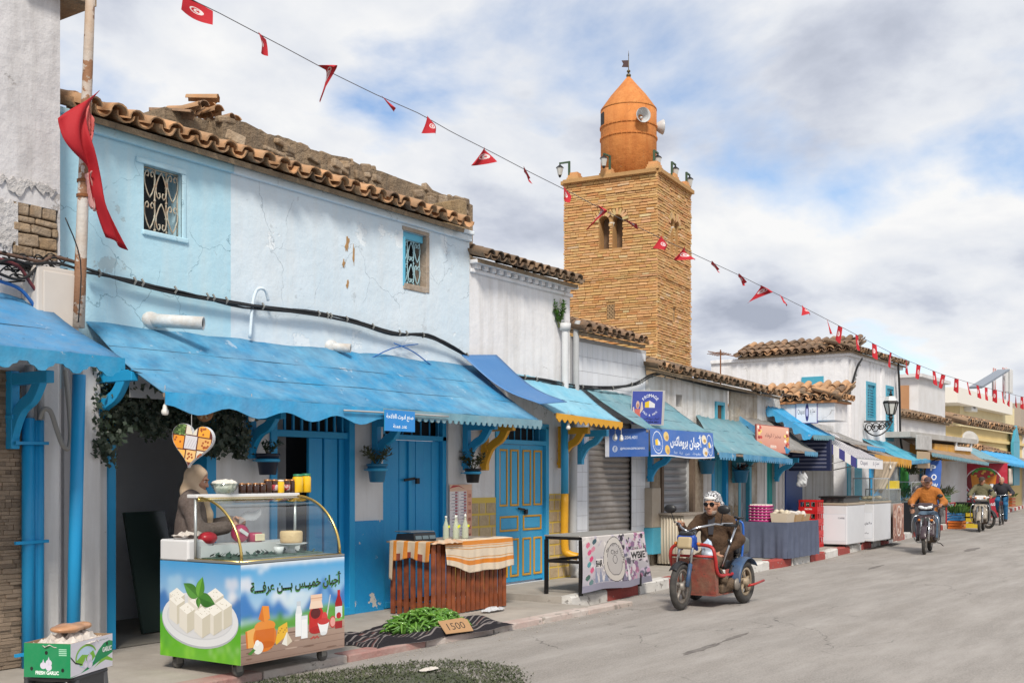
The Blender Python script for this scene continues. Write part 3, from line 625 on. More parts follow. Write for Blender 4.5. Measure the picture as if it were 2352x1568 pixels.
while z<2.42:
 hh=random.choice((.024, .03, .036, .042));x=X(-40, AY)-random.uniform(0, .15)
 while x<cxb:
  ll=random.uniform(.05, .17);ll=min(ll, cxb-x+.001)
  if ll>.02:
   M_=Matrix.Translation((x, AY-.013-random.uniform(.0, .006), z))@Matrix.Diagonal((ll-.003, random.uniform(.012, .042), hh-.003, 1));instw('stone_strip', cm_[0], A, M_);cnt+=1
  x+=ll
 z+=hh
m=MB();m.bb(ax1-.4, ax1+.28, AY-.1, AY+.5, W(170, 8, AY).z, W(170, 8, AY).z+.25);m.obj('eave_board', OLDST, A, world=True)
B=thing('blue_house', 'sky blue plastered house with a tiled eave and two grilled windows', 'house', (8.6, FY, 0))
bx0, bx1, bxs, bz=ax1+.001, X(1078), X(530), 4.66
w1=(X(330), X(417), 3.86, 4.46);w2=(X(926), X(984), W(984, 668, FY).z, W(926, 528, FY).z)
m=MB();wall_sheet(m, bx0, bxs, 2.35, bz, FY, [w1], .2, 0);m.obj('wall', BLUEW, B, world=True)['label']='sky blue stretch of wall'
m=MB();wall_sheet(m, bxs, bx1, 2.35, bz, FY, [w2], .2, 0);m.quad((bx1, FY, 3), (bx1, 12, 3), (bx1, 12, bz), (bx1, FY, bz));m.obj('wall', PALEW, B, world=True)['label']='paler stretch of wall'
shop=(X(247), X(494), .06, 2.36);win=(X(634), X(805), .06, 2.3);d2=(X(880), X(1030), .06, 2.36)
m=MB();wall_sheet(m, bx0, bx1, .0, 2.35, FY+.002, [shop, win, d2], .25);m.obj('wall', WHITEG, B, world=True)['label']='white ground floor wall'
m=MB();a, b, c, d=shop
m.quad((a-.6, 10.3, c), (b+1.2, 10.3, c), (b+1.2, 10.3, 2.7), (a-.6, 10.3, 2.7));m.quad((a-.6, FY+.26, c), (a-.6, 10.3, c), (a-.6, 10.3, 2.7), (a-.6, FY+.26, 2.7));m.quad((b+1.2, 10.3, c), (b+1.2, FY+.26, c), (b+1.2, FY+.26, 2.7), (b+1.2, 10.3, 2.7))
m.quad((a-.6, FY+.26, 2.7), (a-.6, 10.3, 2.7), (b+1.2, 10.3, 2.7), (b+1.2, FY+.26, 2.7))
m.obj('shop_room', mat('room_plaster', (.72, .71, .73), .9, var=((.6, .59, .6), 1.2, .6)), B, world=True)
m=MB();m.quad((a-.6, FY+.02, .062), (b+1.2, FY+.02, .062), (b+1.2, 10.3, .062), (a-.6, 10.3, .062));m.obj('shop_floor', mat('shop_floor_concrete', (.24, .22, .19), .85, var=((.14, .13, .11), 2, .7)), B, world=True)
m=MB();m.bb(a-.005, a+.075, FY-.02, FY+.2, .06, 2.36);m.bb(b-.12, b, FY-.02, FY+.2, .06, 2.36);m.bb(a-.005, b, FY-.022, FY+.2, 2.36, 2.46);m.obj('door_frame', BLUE, B, world=True, bevel=.006)
m=MB();m.box((X(352, 9.3), 9.3, .66), (.55, .03, 1.2), Euler((R(-12), 0, R(8))).to_matrix());tag(m.obj('leaning_pane', mat('dark_glass_sheet', (.03, .045, .04), .12, spec=.6)), 'dark glass sheet leaning on the wall inside the open cheese shop', 'glass sheet')
a, b, c, d=win
m=MB();m.bb(a-.08, b+1.2, FY+.5, FY+.53, c, d+.4);m.obj('window_back', DARKW, B, world=True)
m=MB();frame_rect(m, a-.09, b+.05, c, d+.07, FY-.025, .09, .2);m.bb(a, b, FY+.0, FY+.1, 2.02, 2.09);m.obj('window_frame', BLUE, B, world=True, bevel=.006)
m=MB()
for q in range(9):m.bb(a+.02+(b-a)*q/9, a+.045+(b-a)*q/9, FY+.03, FY+.05, 2.09, d)
m.obj('transom_bars', BLUED, B, world=True)
sx=X(718);m=MB()
for q in range(5):xx=sx+(b-sx)*q/5;m.bb(xx+.006, xx+(b-sx)/5-.006, FY+.06+.02*(q%2), FY+.10+.02*(q%2), c, 2.02)
m.obj('folding_shutter', BLUED, B, world=True, bevel=.006)
a, b, c, d=d2
m=MB();frame_rect(m, a, b, c, d, FY+.03, .075, .12);m.bb(a, b, FY+.03, FY+.15, 2.04, 2.10);m.obj('door_frame', BLUE, B, world=True, bevel=.005)
m=MB();m.bb(a, b, FY+.2, FY+.22, 2.1, d);m.obj('overlight', DARKW, B, world=True)
m=MB()
for q in range(7):xx=a+.12+(b-a-.2)*q/6;m.cyl((xx, FY+.1, 2.1), (xx, FY+.1, d-.07), .011, n=6)
m.obj('overlight_bars', BLUED, B, world=True)
dn=7;dw=(b-a-.16)/dn
for q in range(dn):
 m=MB();m.bb(a+.08+q*dw+.002, a+.08+(q+1)*dw-.002, FY+.085+.006*(q%2), FY+.12, c+.01, 2.035);m.obj('door_plank', BLUED, B, world=True, bevel=.004)
m=MB();m.bb(a+.08+3*dw-.01, a+.08+3*dw+.055, FY+.055, FY+.085, c+.02, 2.03);m.obj('meeting_rail', BLUE, B, world=True, bevel=.006)
lp=W(945, 1102, FY);m=MB();m.bar((lp.x-.08, FY+.045, lp.z), (lp.x+.12, FY+.045, lp.z+.02), .015, .03);m.box((lp.x+.15, FY+.03, lp.z-.01), (.06, .03, .07));m.obj('padlock', IRON, B, world=True, bevel=.004)
m=MB();m.bb(X(805), X(880)+.0, FY-.012, FY+.001, .06, W(840, 1195, FY).z);m.obj('dado', mat('peeling_blue_dado', (.012, .25, .56), .5, var=((.02, .33, .62), 3, .6), chips=[((.55, .53, .50), 3.2, .60)], bump=(16, .3)), B, world=True)
m=MB();m.bb(X(494), X(620), FY-.012, FY+.001, .06, .95);m.obj('dado', BLUE, B, world=True)
for w_ in(w1, w2):m=MB();m.bb(w_[0]-.05, w_[1]+.05, FY+.2, FY+.22, w_[2]-.05, w_[3]+.05);m.obj('dark_opening', DARKW, B, world=True)
grille(B, w1[0]+.03, w1[1]-.01, w1[2]+.01, w1[3]-.01, FY+.05, mat('grille_cream', (.50, .50, .42), .6, var=((.28, .13, .05), 16, .9)))
grille(B, w2[0]+.03, w2[1]-.1, w2[2]+.04, w2[3]-.09, FY+.06, mat('grille_blue', (.36, .56, .62), .6, var=((.2, .3, .33), 12, .6)))
m=MB();m.bb(w2[0], w2[1]-.06, FY+.04, FY+.1, w2[3]-.085, w2[3]-.005);m.bb(w2[0]-.005, w2[0]+.03, FY-.01, FY+.06, w2[2], w2[3]-.08);m.obj('window_lintel', mat('lintel_blue', (.12, .44, .62), .6, chips=((.4, .35, .28), 9, .66)), B, world=True)
m=MB();m.bb(w2[1]-.05, w2[1]+.012, FY-.012, FY+.18, w2[2]-.03, w2[3]);m.bb(w2[0], w2[1]-.05, FY-.012, FY+.1, w2[2]-.04, w2[2]+.035);m.bb(w2[0]-.02, w2[1]+.01, FY-.014, FY+.02, w2[3], w2[3]+.05);m.obj('window_surround', mat('bare_window_timber', (.30, .23, .17), .9, var=((.48, .42, .36), 5, .8), bump=(20, .7)), B, world=True, bevel=.01)
m=MB();m.bb(w1[0]-.09, w1[1]+.05, FY-.018, FY+.02, w1[3]+.0, w1[3]+.055);m.bb(w1[1]+.0, w1[1]+.05, FY-.014, FY+.02, w1[2]-.03, w1[3]);m.bb(w1[0]-.02, w1[1]+.07, FY-.022, FY+.02, w1[2]-.05, w1[2]);m.obj('window_surround', BLUEW, B, world=True, bevel=.012)
for(u, v, su, sv, sd_)in((797, 560, 9, 24, 1), (789, 605, 6, 12, 2), (798, 652, 6, 13, 3), (812, 585, 5, 30, 4)):
 random.seed(sd_);c_=W(u, v, FY);w_=su*c_.x/2900;h_=sv*c_.x/2300;pts=[]
 for q in range(18):
  t=2*math.pi*q/18;rr=random.uniform(.6, 1.2);pts.append((w_*math.cos(t)*rr*(1+.5*math.sin(2*t)), h_*math.sin(t)*rr))
 m=MB();m.prism(pts, .0, .004, frame((c_.x, FY-.001, c_.z), (1, 0, 0), (0, 0, 1), (0, -1, 0)));m.obj('bare_patch', OCHRE, B, world=True)
m=MB();m.bb(bx0, bxs, FY-.05, FY, bz-.06, bz+.02);m.bb(bx0, bxs, FY-.09, FY, bz+.02, bz+.07);m.obj('cornice', BLUEW, B, world=True, bevel=.012)
m=MB();m.bb(bxs, bx1, FY-.05, FY, bz-.06, bz+.02);m.bb(bxs, bx1, FY-.09, FY, bz+.02, bz+.07);m.obj('cornice', PALEW, B, world=True, bevel=.012)
tile_eave(B, (X(190, 8.38), 8.38, bz+.075), (X(1078, 8.38), 8.38, bz+.075), 16, 3, 0, .215, 21, jit=1.6)
PY=10.3;p0, p1=W(512, 268, PY), W(1086, 468, PY)
m=MB();zt=lambda x_:p0.z+(p1.z-p0.z)*(x_-p0.x)/(p1.x-p0.x)
n_=14;random.seed(8);tops=[(p0.x+(p1.x-p0.x)*q/n_, zt(p0.x+(p1.x-p0.x)*q/n_)+random.uniform(-.03, .03))for q in range(n_+1)]
poly=[(p0.x, 4.0)]+[(p1.x, 4.0)]+tops[::-1]
m.prism([(q[0], q[1])for q in poly], 0, 2.6, frame((0, PY+2.6, 0), (1, 0, 0), (0, 0, 1), (0, -1, 0)));m.obj('roof_parapet', OLDST, B, world=True)
random.seed(19)
for q in range(110):
 x_=random.uniform(p0.x, p1.x);top=random.random()<.4;sz=(random.uniform(.12, .34), random.uniform(.05, .12), random.uniform(.05, .14));z_=zt(x_)-(.02 if top else random.uniform(.08, .55));m=MB();m.box((x_, PY+(random.uniform(.0, .3)if top else.0), z_), sz, Euler((random.uniform(-.2, .2), random.uniform(-.25, .25), random.uniform(-.3, .3))).to_matrix());m.obj('rubble_stone', STONE if q%3 else OLDST, B, world=True, bevel=.02)
e_=W(1097, 470, 8.75);m=MB();m.bb(bx1-.02, bx1+.16, FY+.15, PY+.1, 4.2, W(1090, 468, 8.75).z);m.obj('end_parapet', mat('ochre_parapet', (.34, .24, .13), .95, var=((.2, .15, .1), 5, .8), bump=(14, .8, .04)), B, world=True, bevel=.02)
random.seed(13)
for q in range(16):
 u, v=random.choice(((425, 262), (455, 250), (490, 238), (498, 255), (550, 270), (440, 272), (480, 262)));p=W(u+random.uniform(-16, 16), v+random.uniform(-8, 8), PY+random.uniform(.05, .5))
 instw('roof_tile', random.choice(TCOV[random.choice((0, 2))]), B, Matrix.Translation(p)@Euler((random.uniform(-.3, .3), random.uniform(-.4, .4), random.uniform(-.9, .9))).to_matrix().to_4x4()@Matrix.Scale(.9, 4))
m=MB();q0=W(430, 270, PY+.35);m.bb(q0.x-.4, p0.x+.1, PY+.25, PY+2.4, 4.4, q0.z);m.obj('gable_stub', OLDST, B, world=True)
PIPEP=mat('painted_clay_pipe', (.62, .66, .68), .6, var=((.45, .36, .28), 9, .7), bump=(20, .4))
for(u, v, r, l)in((348, 735, .062, .33), (762, 797, .05, .06)):
 c_=W(u, v, FY);m=MB();d_=Vector((.55, -.80, -.06)).normalized();a_=c_-d_*.05;b_=c_+d_*(l+.12)
 prof=[(r, 0), (r, 1), (r*.78, 1), (r*.78, .3)];zz=d_;xx=zz.cross(Vector((0, 0, 1))).normalized();yy=zz.cross(xx);T=frame(a_, xx, yy, zz)
 m.lathe([(q[0], q[1]*(l+.2))for q in prof], 16, T);m.sphere(c_, (.11, .05, .08), 8, 6);o=m.obj('spout', PIPEP, B, True, world=True)
 m=MB();m.lathe([(1e-5, 0), (r*.8, .0)], 16, T@Matrix.Translation((0, 0, (l+.2)*.97)));m.obj('bore_shade_disc', DARKW, o)  # black disc just inside the mouth, painted in place of the pipe's inner shade
Cc=thing('white_house', 'plain white plastered house with a dentil cornice under dark tiles', 'house', (12.8, FY, 0));cx0, cx1=bx1+.002, X(1309);cz=4.22
d3=(X(1140), X(1256), .14, 2.30)
m=MB();wall_sheet(m, cx0, cx1, 2.35, cz+.2, FY+.001);m.quad((cx1, FY, 2.4), (cx1, 12, 2.4), (cx1, 12, cz+.2), (cx1, FY, cz+.2));m.obj('wall', WHITE, Cc, world=True)
m=MB();wall_sheet(m, cx0, cx1, 0, 2.35, FY+.001, [d3], .2);m.obj('wall', WHITEG, Cc, world=True)['label']='ground floor wall'
m=MB();m.bb(cx0, cx1+.03, FY-.04, FY, cz, cz+.05);m.bb(cx0, cx1+.05, FY-.12, FY, cz+.11, cz+.16);m.obj('cornice', WHITE, Cc, world=True, bevel=.01)
x=cx0+.05
while x<cx1-.05:
 m=MB();m.bb(x, x+.09, FY-.085, FY, cz+.05, cz+.11);m.obj('dentil', WHITE, Cc, world=True, bevel=.006);x+=.17
tile_eave(Cc, (cx0+.02, 8.36, cz+.19), (X(1338, 8.36), 8.36, cz+.19), 15, 3, 1, .2, 31)
a, b, c, d=d3
m=MB();m.bb(a-.03, a+.05, FY-.02, FY+.18, .14, 2.3);m.bb(b-.05, b+.03, FY-.02, FY+.18, .14, 2.3);m.bb(a-.03, b+.03, FY-.021, FY+.18, 2.04, 2.10);m.bb(a-.03, b+.03, FY-.02, FY+.18, 2.27, 2.34);m.obj('door_frame', BLUEL, Cc, world=True, bevel=.005)
m=MB();m.bb(a, b, FY+.18, FY+.2, 2.1, 2.3);m.obj('overlight', DARKW, Cc, world=True)
m=MB()
for q in range(8):xx=a+.08+(b-a-.16)*q/7;m.cyl((xx, FY+.08, 2.1), (xx, FY+.08, 2.28), .009, n=6)
m.obj('overlight_bars', BLUEL, Cc, world=True)
mid=(a+b)/2-.01
for s0, s1 in((a+.05, mid-.004), (mid+.004, b-.05)):
 m=MB();m.bb(s0, s1, FY+.03, FY+.08, .17, 2.035);lf=m.obj('door_leaf', BLUEL, Cc, world=True, bevel=.004)
 lw=s1-s0
 for(x0, x1, z0, z1)in((.08, .44, 1.20, 1.97), (.56, .92, 1.20, 1.97), (.10, .90, .86, 1.07), (.08, .44, .24, .76), (.56, .92, .24, .76)):
  m=MB();frame_rect(m, s0+lw*x0, s0+lw*x1, z0, z1, FY+.016, .026, .02);m.obj('panel_moulding', YEL, lf, bevel=.005)
  m=MB();m.bb(s0+lw*x0+.035, s0+lw*x1-.035, FY+.022, FY+.036, z0+.035, z1-.035);m.obj('panel', BLUEL, lf, bevel=.008)
lp=W(1200, 1170, FY);m=MB();m.bar((lp.x-.1, FY, lp.z+.02), (lp.x+.06, FY, lp.z), .015, .03);m.box((lp.x+.09, FY, lp.z-.03), (.06, .03, .07));m.obj('padlock', IRON, Cc, world=True, bevel=.004)
BRK=mat('dado_stone', (.47, .35, .21), .9, var=[((.58, .47, .31), 8, .8), ((.33, .25, .16), 20, .5)], bump=(24, .5, .02), rnd=.15)
YJ=mat('yellow_joint', (.66, .47, .07), .8, var=((.55, .42, .16), 6, .6))
for(xa, xb, ztop)in((X(1083)-.35, a-.03, W(1110, 1142, FY).z), (b+.03, X(1309), W(1275, 1133, FY).z)):
 m=MB();m.bb(xa, xb, FY-.014, FY, .14, ztop);m.obj('joint_bed', YJ, Cc, world=True)
 z=.15;r=0
 while z<ztop-.08:
  x=xa-(.0 if r%2 else.14);hh=min(.16, ztop-z-.005)
  while x<xb:
   ll=random.choice((.24, .28, .15));x0_, x1_=max(x, xa)+.014, min(x+ll, xb)-.014
   if x1_-x0_>.03:mm=MB();mm.bb(x0_, x1_, FY-.02, FY-.013, z+.014, z+hh-.014);mm.obj('dado_block', BRK, Cc, world=True)
   x+=ll
  z+=hh;r+=1
Dd=thing('tiled_house', 'narrow house faced with white rectangular tiles above a big roller shutter', 'house', (15.3, FY, 0));dx0, dx1=cx1+.002, X(1484);dz=3.66
s1h=(X(1353), X(1452), .14, 2.45)
m=MB();wall_sheet(m, dx0, dx1, 0, dz, FY+.003, [s1h], .18);m.quad((dx1, FY, 2.4), (dx1, 12, 2.4), (dx1, 12, dz), (dx1, FY, dz));m.obj('wall', mat('tile_grout', (.40, .40, .41), .9), Dd, world=True)
WT=mat('white_wall_tile', (.70, .72, .76), .28, var=((.62, .64, .69), 2, .6), streak=((.55, .54, .52), .3), rnd=.06);tw_, th_=.155, .215
tm=MB().box((0, 0, 0), (tw_-.005, .012, th_-.005)).data('wall_tile', WT)
z=.16
while z+th_<dz+.02:
 x=dx0+.18
 while x+tw_<dx1+.01:
  if not(s1h[0]-.02<x+tw_/2<s1h[1]+.02 and z<2.40):instw('wall_tile', tm, Dd, Matrix.Translation((x+tw_/2, FY-.002, z+th_/2)))
  x+=tw_
 z+=th_
tile_eave(Dd, (dx0+.0, 8.33, dz+.07), (X(1492, 8.33), 8.33, dz+.07), 15, 3, 2, .2, 41)
SHUT=mat('shutter_steel', (.36, .335, .32), .45, .5, var=((.26, .235, .215), 2.4, .8), streak=((.2, .16, .13), .4), rnd=.05)
def roller(par, x0, x1, z0, z1, y, pitch, m_):
 n=int((z1-z0)/pitch);hp=(z1-z0)/n;mm=MB();prof=[(0, 0), (-.012, .1), (-.02, .3), (-.02, .6), (-.012, .82), (0, .9), (0, 1)]
 for(pa, pb)in zip(prof, prof[1:]):mm.quad((0, pa[0], pa[1]*hp), (x1-x0, pa[0], pa[1]*hp), (x1-x0, pb[0], pb[1]*hp), (0, pb[0], pb[1]*hp))
 me=mm.data('shutter_slat', m_, True);o=MB().bb(x0, x1, y+.006, y+.02, z0, z1).obj('roller_shutter', m_, par, world=True)
 for q in range(n):i_=inst('shutter_slat', me, o, Matrix.Translation((x0, y, z0+q*hp)))
 for xg in(x0-.05, x1):m=MB();m.bb(xg, xg+.05, y-.04, y+.04, z0, z1);m.obj('shutter_guide', mat('guide_grey', (.46, .47, .48), .5, var=((.33, .33, .34), 3, .5)), par, world=True)
roller(Dd, s1h[0], s1h[1], .16, 2.45, FY+.06, .085, SHUT)
Ee=thing('low_house', 'long low old white house with brown stains and a sagging tile eave', 'house', (19.5, FY, 0));ex0, ex1, ez=dx1+.002, X(1800), 3.27
s2h=(X(1517), X(1586), .14, 2.1)
hE=[(X(1553), X(1567), W(1560, 934, FY).z, W(1560, 906, FY).z), (X(1643), X(1661), W(1650, 970, FY).z, W(1650, 925, FY).z), s2h, (X(1637), X(1668), .14, 2.2), (X(1697), X(1722), .14, 2.1), (X(1757), X(1782), .14, 2.1)]
OLDW=mat('plaster_old_white', (.68, .675, .67), .92, var=[((.52, .50, .47), 1.1, .8), ((.74, .74, .74), 4, .5)], streak=((.30, .25, .19), .7), chips=[((.36, .28, .19), 1.5, .70, .9)], bump=(9, .6, .04))
m=MB();wall_sheet(m, ex0, X(1672), 0, ez, FY+.002, hE, .2);m.obj('wall', OLDW, Ee, world=True)
STAIN=mat('plaster_stained', (.58, .55, .50), .92, var=[((.24, .18, .11), 1.5, 1.0)], streak=((.17, .13, .085), .95), chips=[((.33, .25, .16), 1.7, .60, .9)], bump=(10, .7, .05))
m=MB();wall_sheet(m, X(1672), X(1738), 0, ez, FY-.01, [h for h in hE if h[0]>X(1672)], .2);m.obj('wall', STAIN, Ee, world=True)['label']='brown stained stretch of wall'
m=MB();wall_sheet(m, X(1738), ex1+1.2, 0, ez, FY+.002, [h for h in hE if h[0]>X(1738)], .2);m.obj('wall', OLDW, Ee, world=True)
for q, h in enumerate(hE):
 mm=MB();mm.bb(h[0]-.05, h[1]+.05, FY+.2, FY+.22, h[2]-.05, h[3]+.05);mm.obj('dark_opening', DARKW if q else mat('blocked_opening', (.2, .17, .14), .9, var=((.1, .09, .08), 5, .7)), Ee, world=True)
h=hE[1];m=MB();frame_rect(m, h[0]-.02, h[1]+.02, h[2]-.02, h[3]+.02, FY-.03, .06, .12);m.obj('window_frame', TEAL, Ee, world=True)
for q in range(4):m=MB();xx=h[0]+.06+(h[1]-h[0]-.1)*q/3.6;m.bb(xx, xx+.055, FY+.02, FY+.045, h[2], h[3]);m.obj('shutter_slat', mat('brown_slat', (.15, .085, .05), .8), Ee, world=True)
tile_eave(Ee, (ex0-.05, 8.32, ez+.10), (X(1800, 8.32), 8.32, ez-.03), 14, 3, 1, .2, 51, jit=1.5)
roller(Ee, s2h[0]+.03, s2h[1]-.03, .16, 2.0, FY+.08, .12, mat('shutter_steel_pale', (.35, .36, .38), .45, .5, var=((.25, .25, .26), 2.4, .7), rnd=.05))
LEDG=mat('ledger_stone_grey', (.30, .235, .17), .9, var=[((.42, .35, .27), 12, .8)], bump=(40, .8, .02), wave=((.18, .13, .09), 22, 'Z'))
for ua, ub in((1493, 1516), (1588, 1612)):m=MB();m.bb(X(ua), X(ub), FY-.03, FY+.0, .14, 2.1);m.obj('stone_pier', LEDG, Ee, world=True)
m=MB();m.bb(X(1513), X(1518), FY-.06, FY+.02, .14, 2.05);m.bb(X(1585), X(1590), FY-.06, FY+.02, .14, 2.05);m.bb(X(1513), X(1590), FY-.06, FY+.02, 2.0, 2.1);m.obj('door_frame', mat('weathered_timber', (.17, .12, .085), .85, var=((.10, .07, .05), 7, .7)), Ee, world=True)
for(ua, ub, mm_, fm)in((1637, 1668, TEAL, BLUE), (1697, 1722, mat('glass_door_grey', (.24, .27, .30), .2), TEAL), (1757, 1782, mat('green_studded_door', (.02, .30, .29), .5), WHITEG)):
 xa, xb=X(ua), X(ub);m=MB();m.bb(xa-.05, xa+.05, FY-.02, FY+.1, .14, 2.15);m.bb(xb-.05, xb+.05, FY-.02, FY+.1, .14, 2.15);m.bb(xa, xb, FY-.02, FY+.1, 2.05, 2.15);m.obj('door_frame', fm, Ee, world=True)
 dm=MB();dm.bb(xa+.05, xb-.05, FY+.06, FY+.1, .16, 2.05);dl=dm.obj('door_leaf', mm_, Ee, world=True)
 if mm_ is not None:
  for q in range(2):
   x0_=xa+.06+(xb-xa-.12)*q/2
   for(za_, zb_)in((.3, .95), (1.1, 1.95)):m=MB();m.bb(x0_+.04, x0_+(xb-xa-.12)/2-.03, FY+.05, FY+.062, za_, zb_);m.obj('panel', mm_, dl, bevel=.008)
fxp=X(1765, 8.9);Ff=thing('corner_shop_house', 'small white shop house jutting forward with orange hipped tile eave', 'house', (fxp+1.5, 8.2, 0))
fr_=WX(1925, 905, fxp+.0);fy0=fr_.y;fz=WX(1900, 925, fxp).z
m=MB();m.bb(fxp, fxp+3.2, 8.58, fy0+4, 0, fz-.32);m.obj('wall', OLDW, Ff, world=True)
m=MB();m.bb(fxp-.05, fxp+.75, fy0+.05, fy0+4, fz-.36, fz);m.obj('fascia_block', WHITE, Ff, world=True, bevel=.01)
m=MB();m.bb(fxp-.12, fxp+.8, fy0-.02, fy0+4, fz, fz+.05);m.obj('eave_board', mat('orange_eave_board', (.42, .18, .07), .8), Ff, world=True)
tile_eave(Ff, (fxp-.16, fy0+1.75, fz+.08), (fxp-.16, fy0-.06, fz+.08), 20, 3, 0, .19, 61, out=Vector((1, 0, 0)))
tile_eave(Ff, (fxp-.1, fy0-.1, fz+.08), (fxp+.75, fy0-.1, fz+.08), 16, 2, 0, .19, 62, out=Vector((0, 1, 0)))
GY=8.75;gx=X(1947, GY);Gg=thing('two_storey_house', 'two storey white house with blue louvred shutters and dark tile roof', 'house', (gx+2, GY, 0))
gx1=X(2066, GY);gz=W(1947, 815, GY).z;gyb=WX(1716, 830, gx).y
hG=[(X(1990, GY), X(2010, GY), W(2000, 963, GY).z, W(2000, 880, GY).z), (X(2035, GY), X(2051, GY), W(2040, 1010, GY).z, W(2040, 888, GY).z)]
m=MB();wall_sheet(m, gx, gx1, 0, gz, GY, hG, .15);m.quad((gx, gyb+1, 0), (gx, GY, 0), (gx, GY, gz), (gx, gyb+1, gz));m.quad((gx1, GY, 0), (gx1, gyb, 0), (gx1, gyb, gz), (gx1, GY, gz));m.obj('wall', WHITE, Gg, world=True)
for q in range(3):m=MB();xx=(gx+.25, X(2025, GY), gx1-.3)[q];m.bb(xx-.12, xx+.12, GY-.05, GY, 0, gz-.1);m.obj('pilaster', WHITE, Gg, world=True)
for h in hG:
 m=MB();frame_rect(m, h[0]-.03, h[1]+.03, h[2]-.03, h[3]+.03, GY-.02, .08, .1);fo=m.obj('window_frame', TEAL, Gg, world=True)
 for s0, s1 in((h[0]+.05, (h[0]+h[1])/2-.01), ((h[0]+h[1])/2+.01, h[1]-.05)):
  m=MB();m.bb(s0, s1, GY+.03, GY+.06, h[2], h[3]);so_=m.obj('shutter', TEAL, Gg, world=True)
  m=MB();z=h[2]+.08
  while z<h[3]-.1:m.box(((s0+s1)/2, GY+.02, z), (s1-s0-.06, .04, .012), Euler((R(35), 0, 0)).to_matrix());z+=.07
  m.obj('louvres', TEAL, so_)
h_=[WX(1842, 868, gx), WX(1892, 880, gx)];m=MB();m.bb(gx-.03, gx+.05, h_[1].y, h_[0].y, h_[0].z-.5, h_[0].z+.02);m.obj('window_frame', TEAL, Gg, world=True)
m=MB();m.bb(gx-.06, gx1+.08, GY-.08, GY, gz-.02, gz+.07);m.bb(gx-.06, gx, GY, gyb+1, gz-.02, gz+.07);m.obj('cornice', WHITE, Gg, world=True, bevel=.01)
tile_eave(Gg, (gx-.2, gyb+.2, gz+.12), (gx-.2, GY-.15, gz+.12), 18, 3, 2, .21, 71, out=Vector((1, 0, 0)))
tile_eave(Gg, (gx-.1, GY-.22, gz+.12), (gx1+.1, GY-.22, gz+.12), 16, 2, 1, .21, 72, out=Vector((0, 1, 0)))
TD=42.0;ta=(1509-CXP)/CF
tc0=Vector((TD*(_c+ta*_s), TD*(_s-ta*_c), 0));taz=R(6.5)
tR=Vector((math.cos(taz), math.sin(taz), 0));tL=Vector((-math.sin(taz), math.cos(taz), 0))
def tz(v, dep=TD):return CH+dep*(CHY-v)/CF
TWL, TWR=3.72, 0
def _solve(d, u):
 k=(u-CXP)/CF;f=Vector((_c, _s, 0));r=Vector((_s, -_c, 0));return(k*tc0.dot(f)-tc0.dot(r))/(d.dot(r)-k*d.dot(f))
TWL, TWR=_solve(tL, 1300), _solve(tR, 1587)
Mi=thing('minaret', 'square brick minaret topped by an orange plaster turret with conical cap', 'minaret', tuple(tc0+tL*TWL/2+tR*TWL/2))
TW=(TWL+TWR)/2;TWR=TWL=TW
ztop=tz(395);zbase=2.0;z1b, z2b=tz(453), tz(632)
MBRK=mat('minaret_brick', (.50, .275, .105), .9, vcol=True, var=[((.36, .20, .09), 7, .35)], bump=(30, .6, .02))
MMOR=mat('minaret_mortar', (.46, .265, .11), .95, var=((.32, .19, .085), 3, .6), bump=(20, .6))
ORAN=mat('orange_render', (.56, .205, .052), .88, var=[((.66, .29, .095), 1.0, .8), ((.42, .13, .03), 1.8, .6)], streak=((.40, .12, .03), .65), chips=[((.70, .42, .2), 2.4, .66, .5)], bump=(4, .7, .05), crack=((.32, .11, .03), 1.1, .007, .5))
faces={'L':(tc0, tL, tL.cross(Vector((0, 0, 1)))*1.0), 'R':(tc0, tR, tR.cross(Vector((0, 0, 1))))}
random.seed(17)
def win_pair(cx_, zc, hw, hh, gap):
 return[(cx_-gap/2-hw, cx_-gap/2, zc-hh/2, zc+hh/2), (cx_+gap/2, cx_+gap/2+hw, zc-hh/2, zc+hh/2)]
bricks=[]
HOL={}
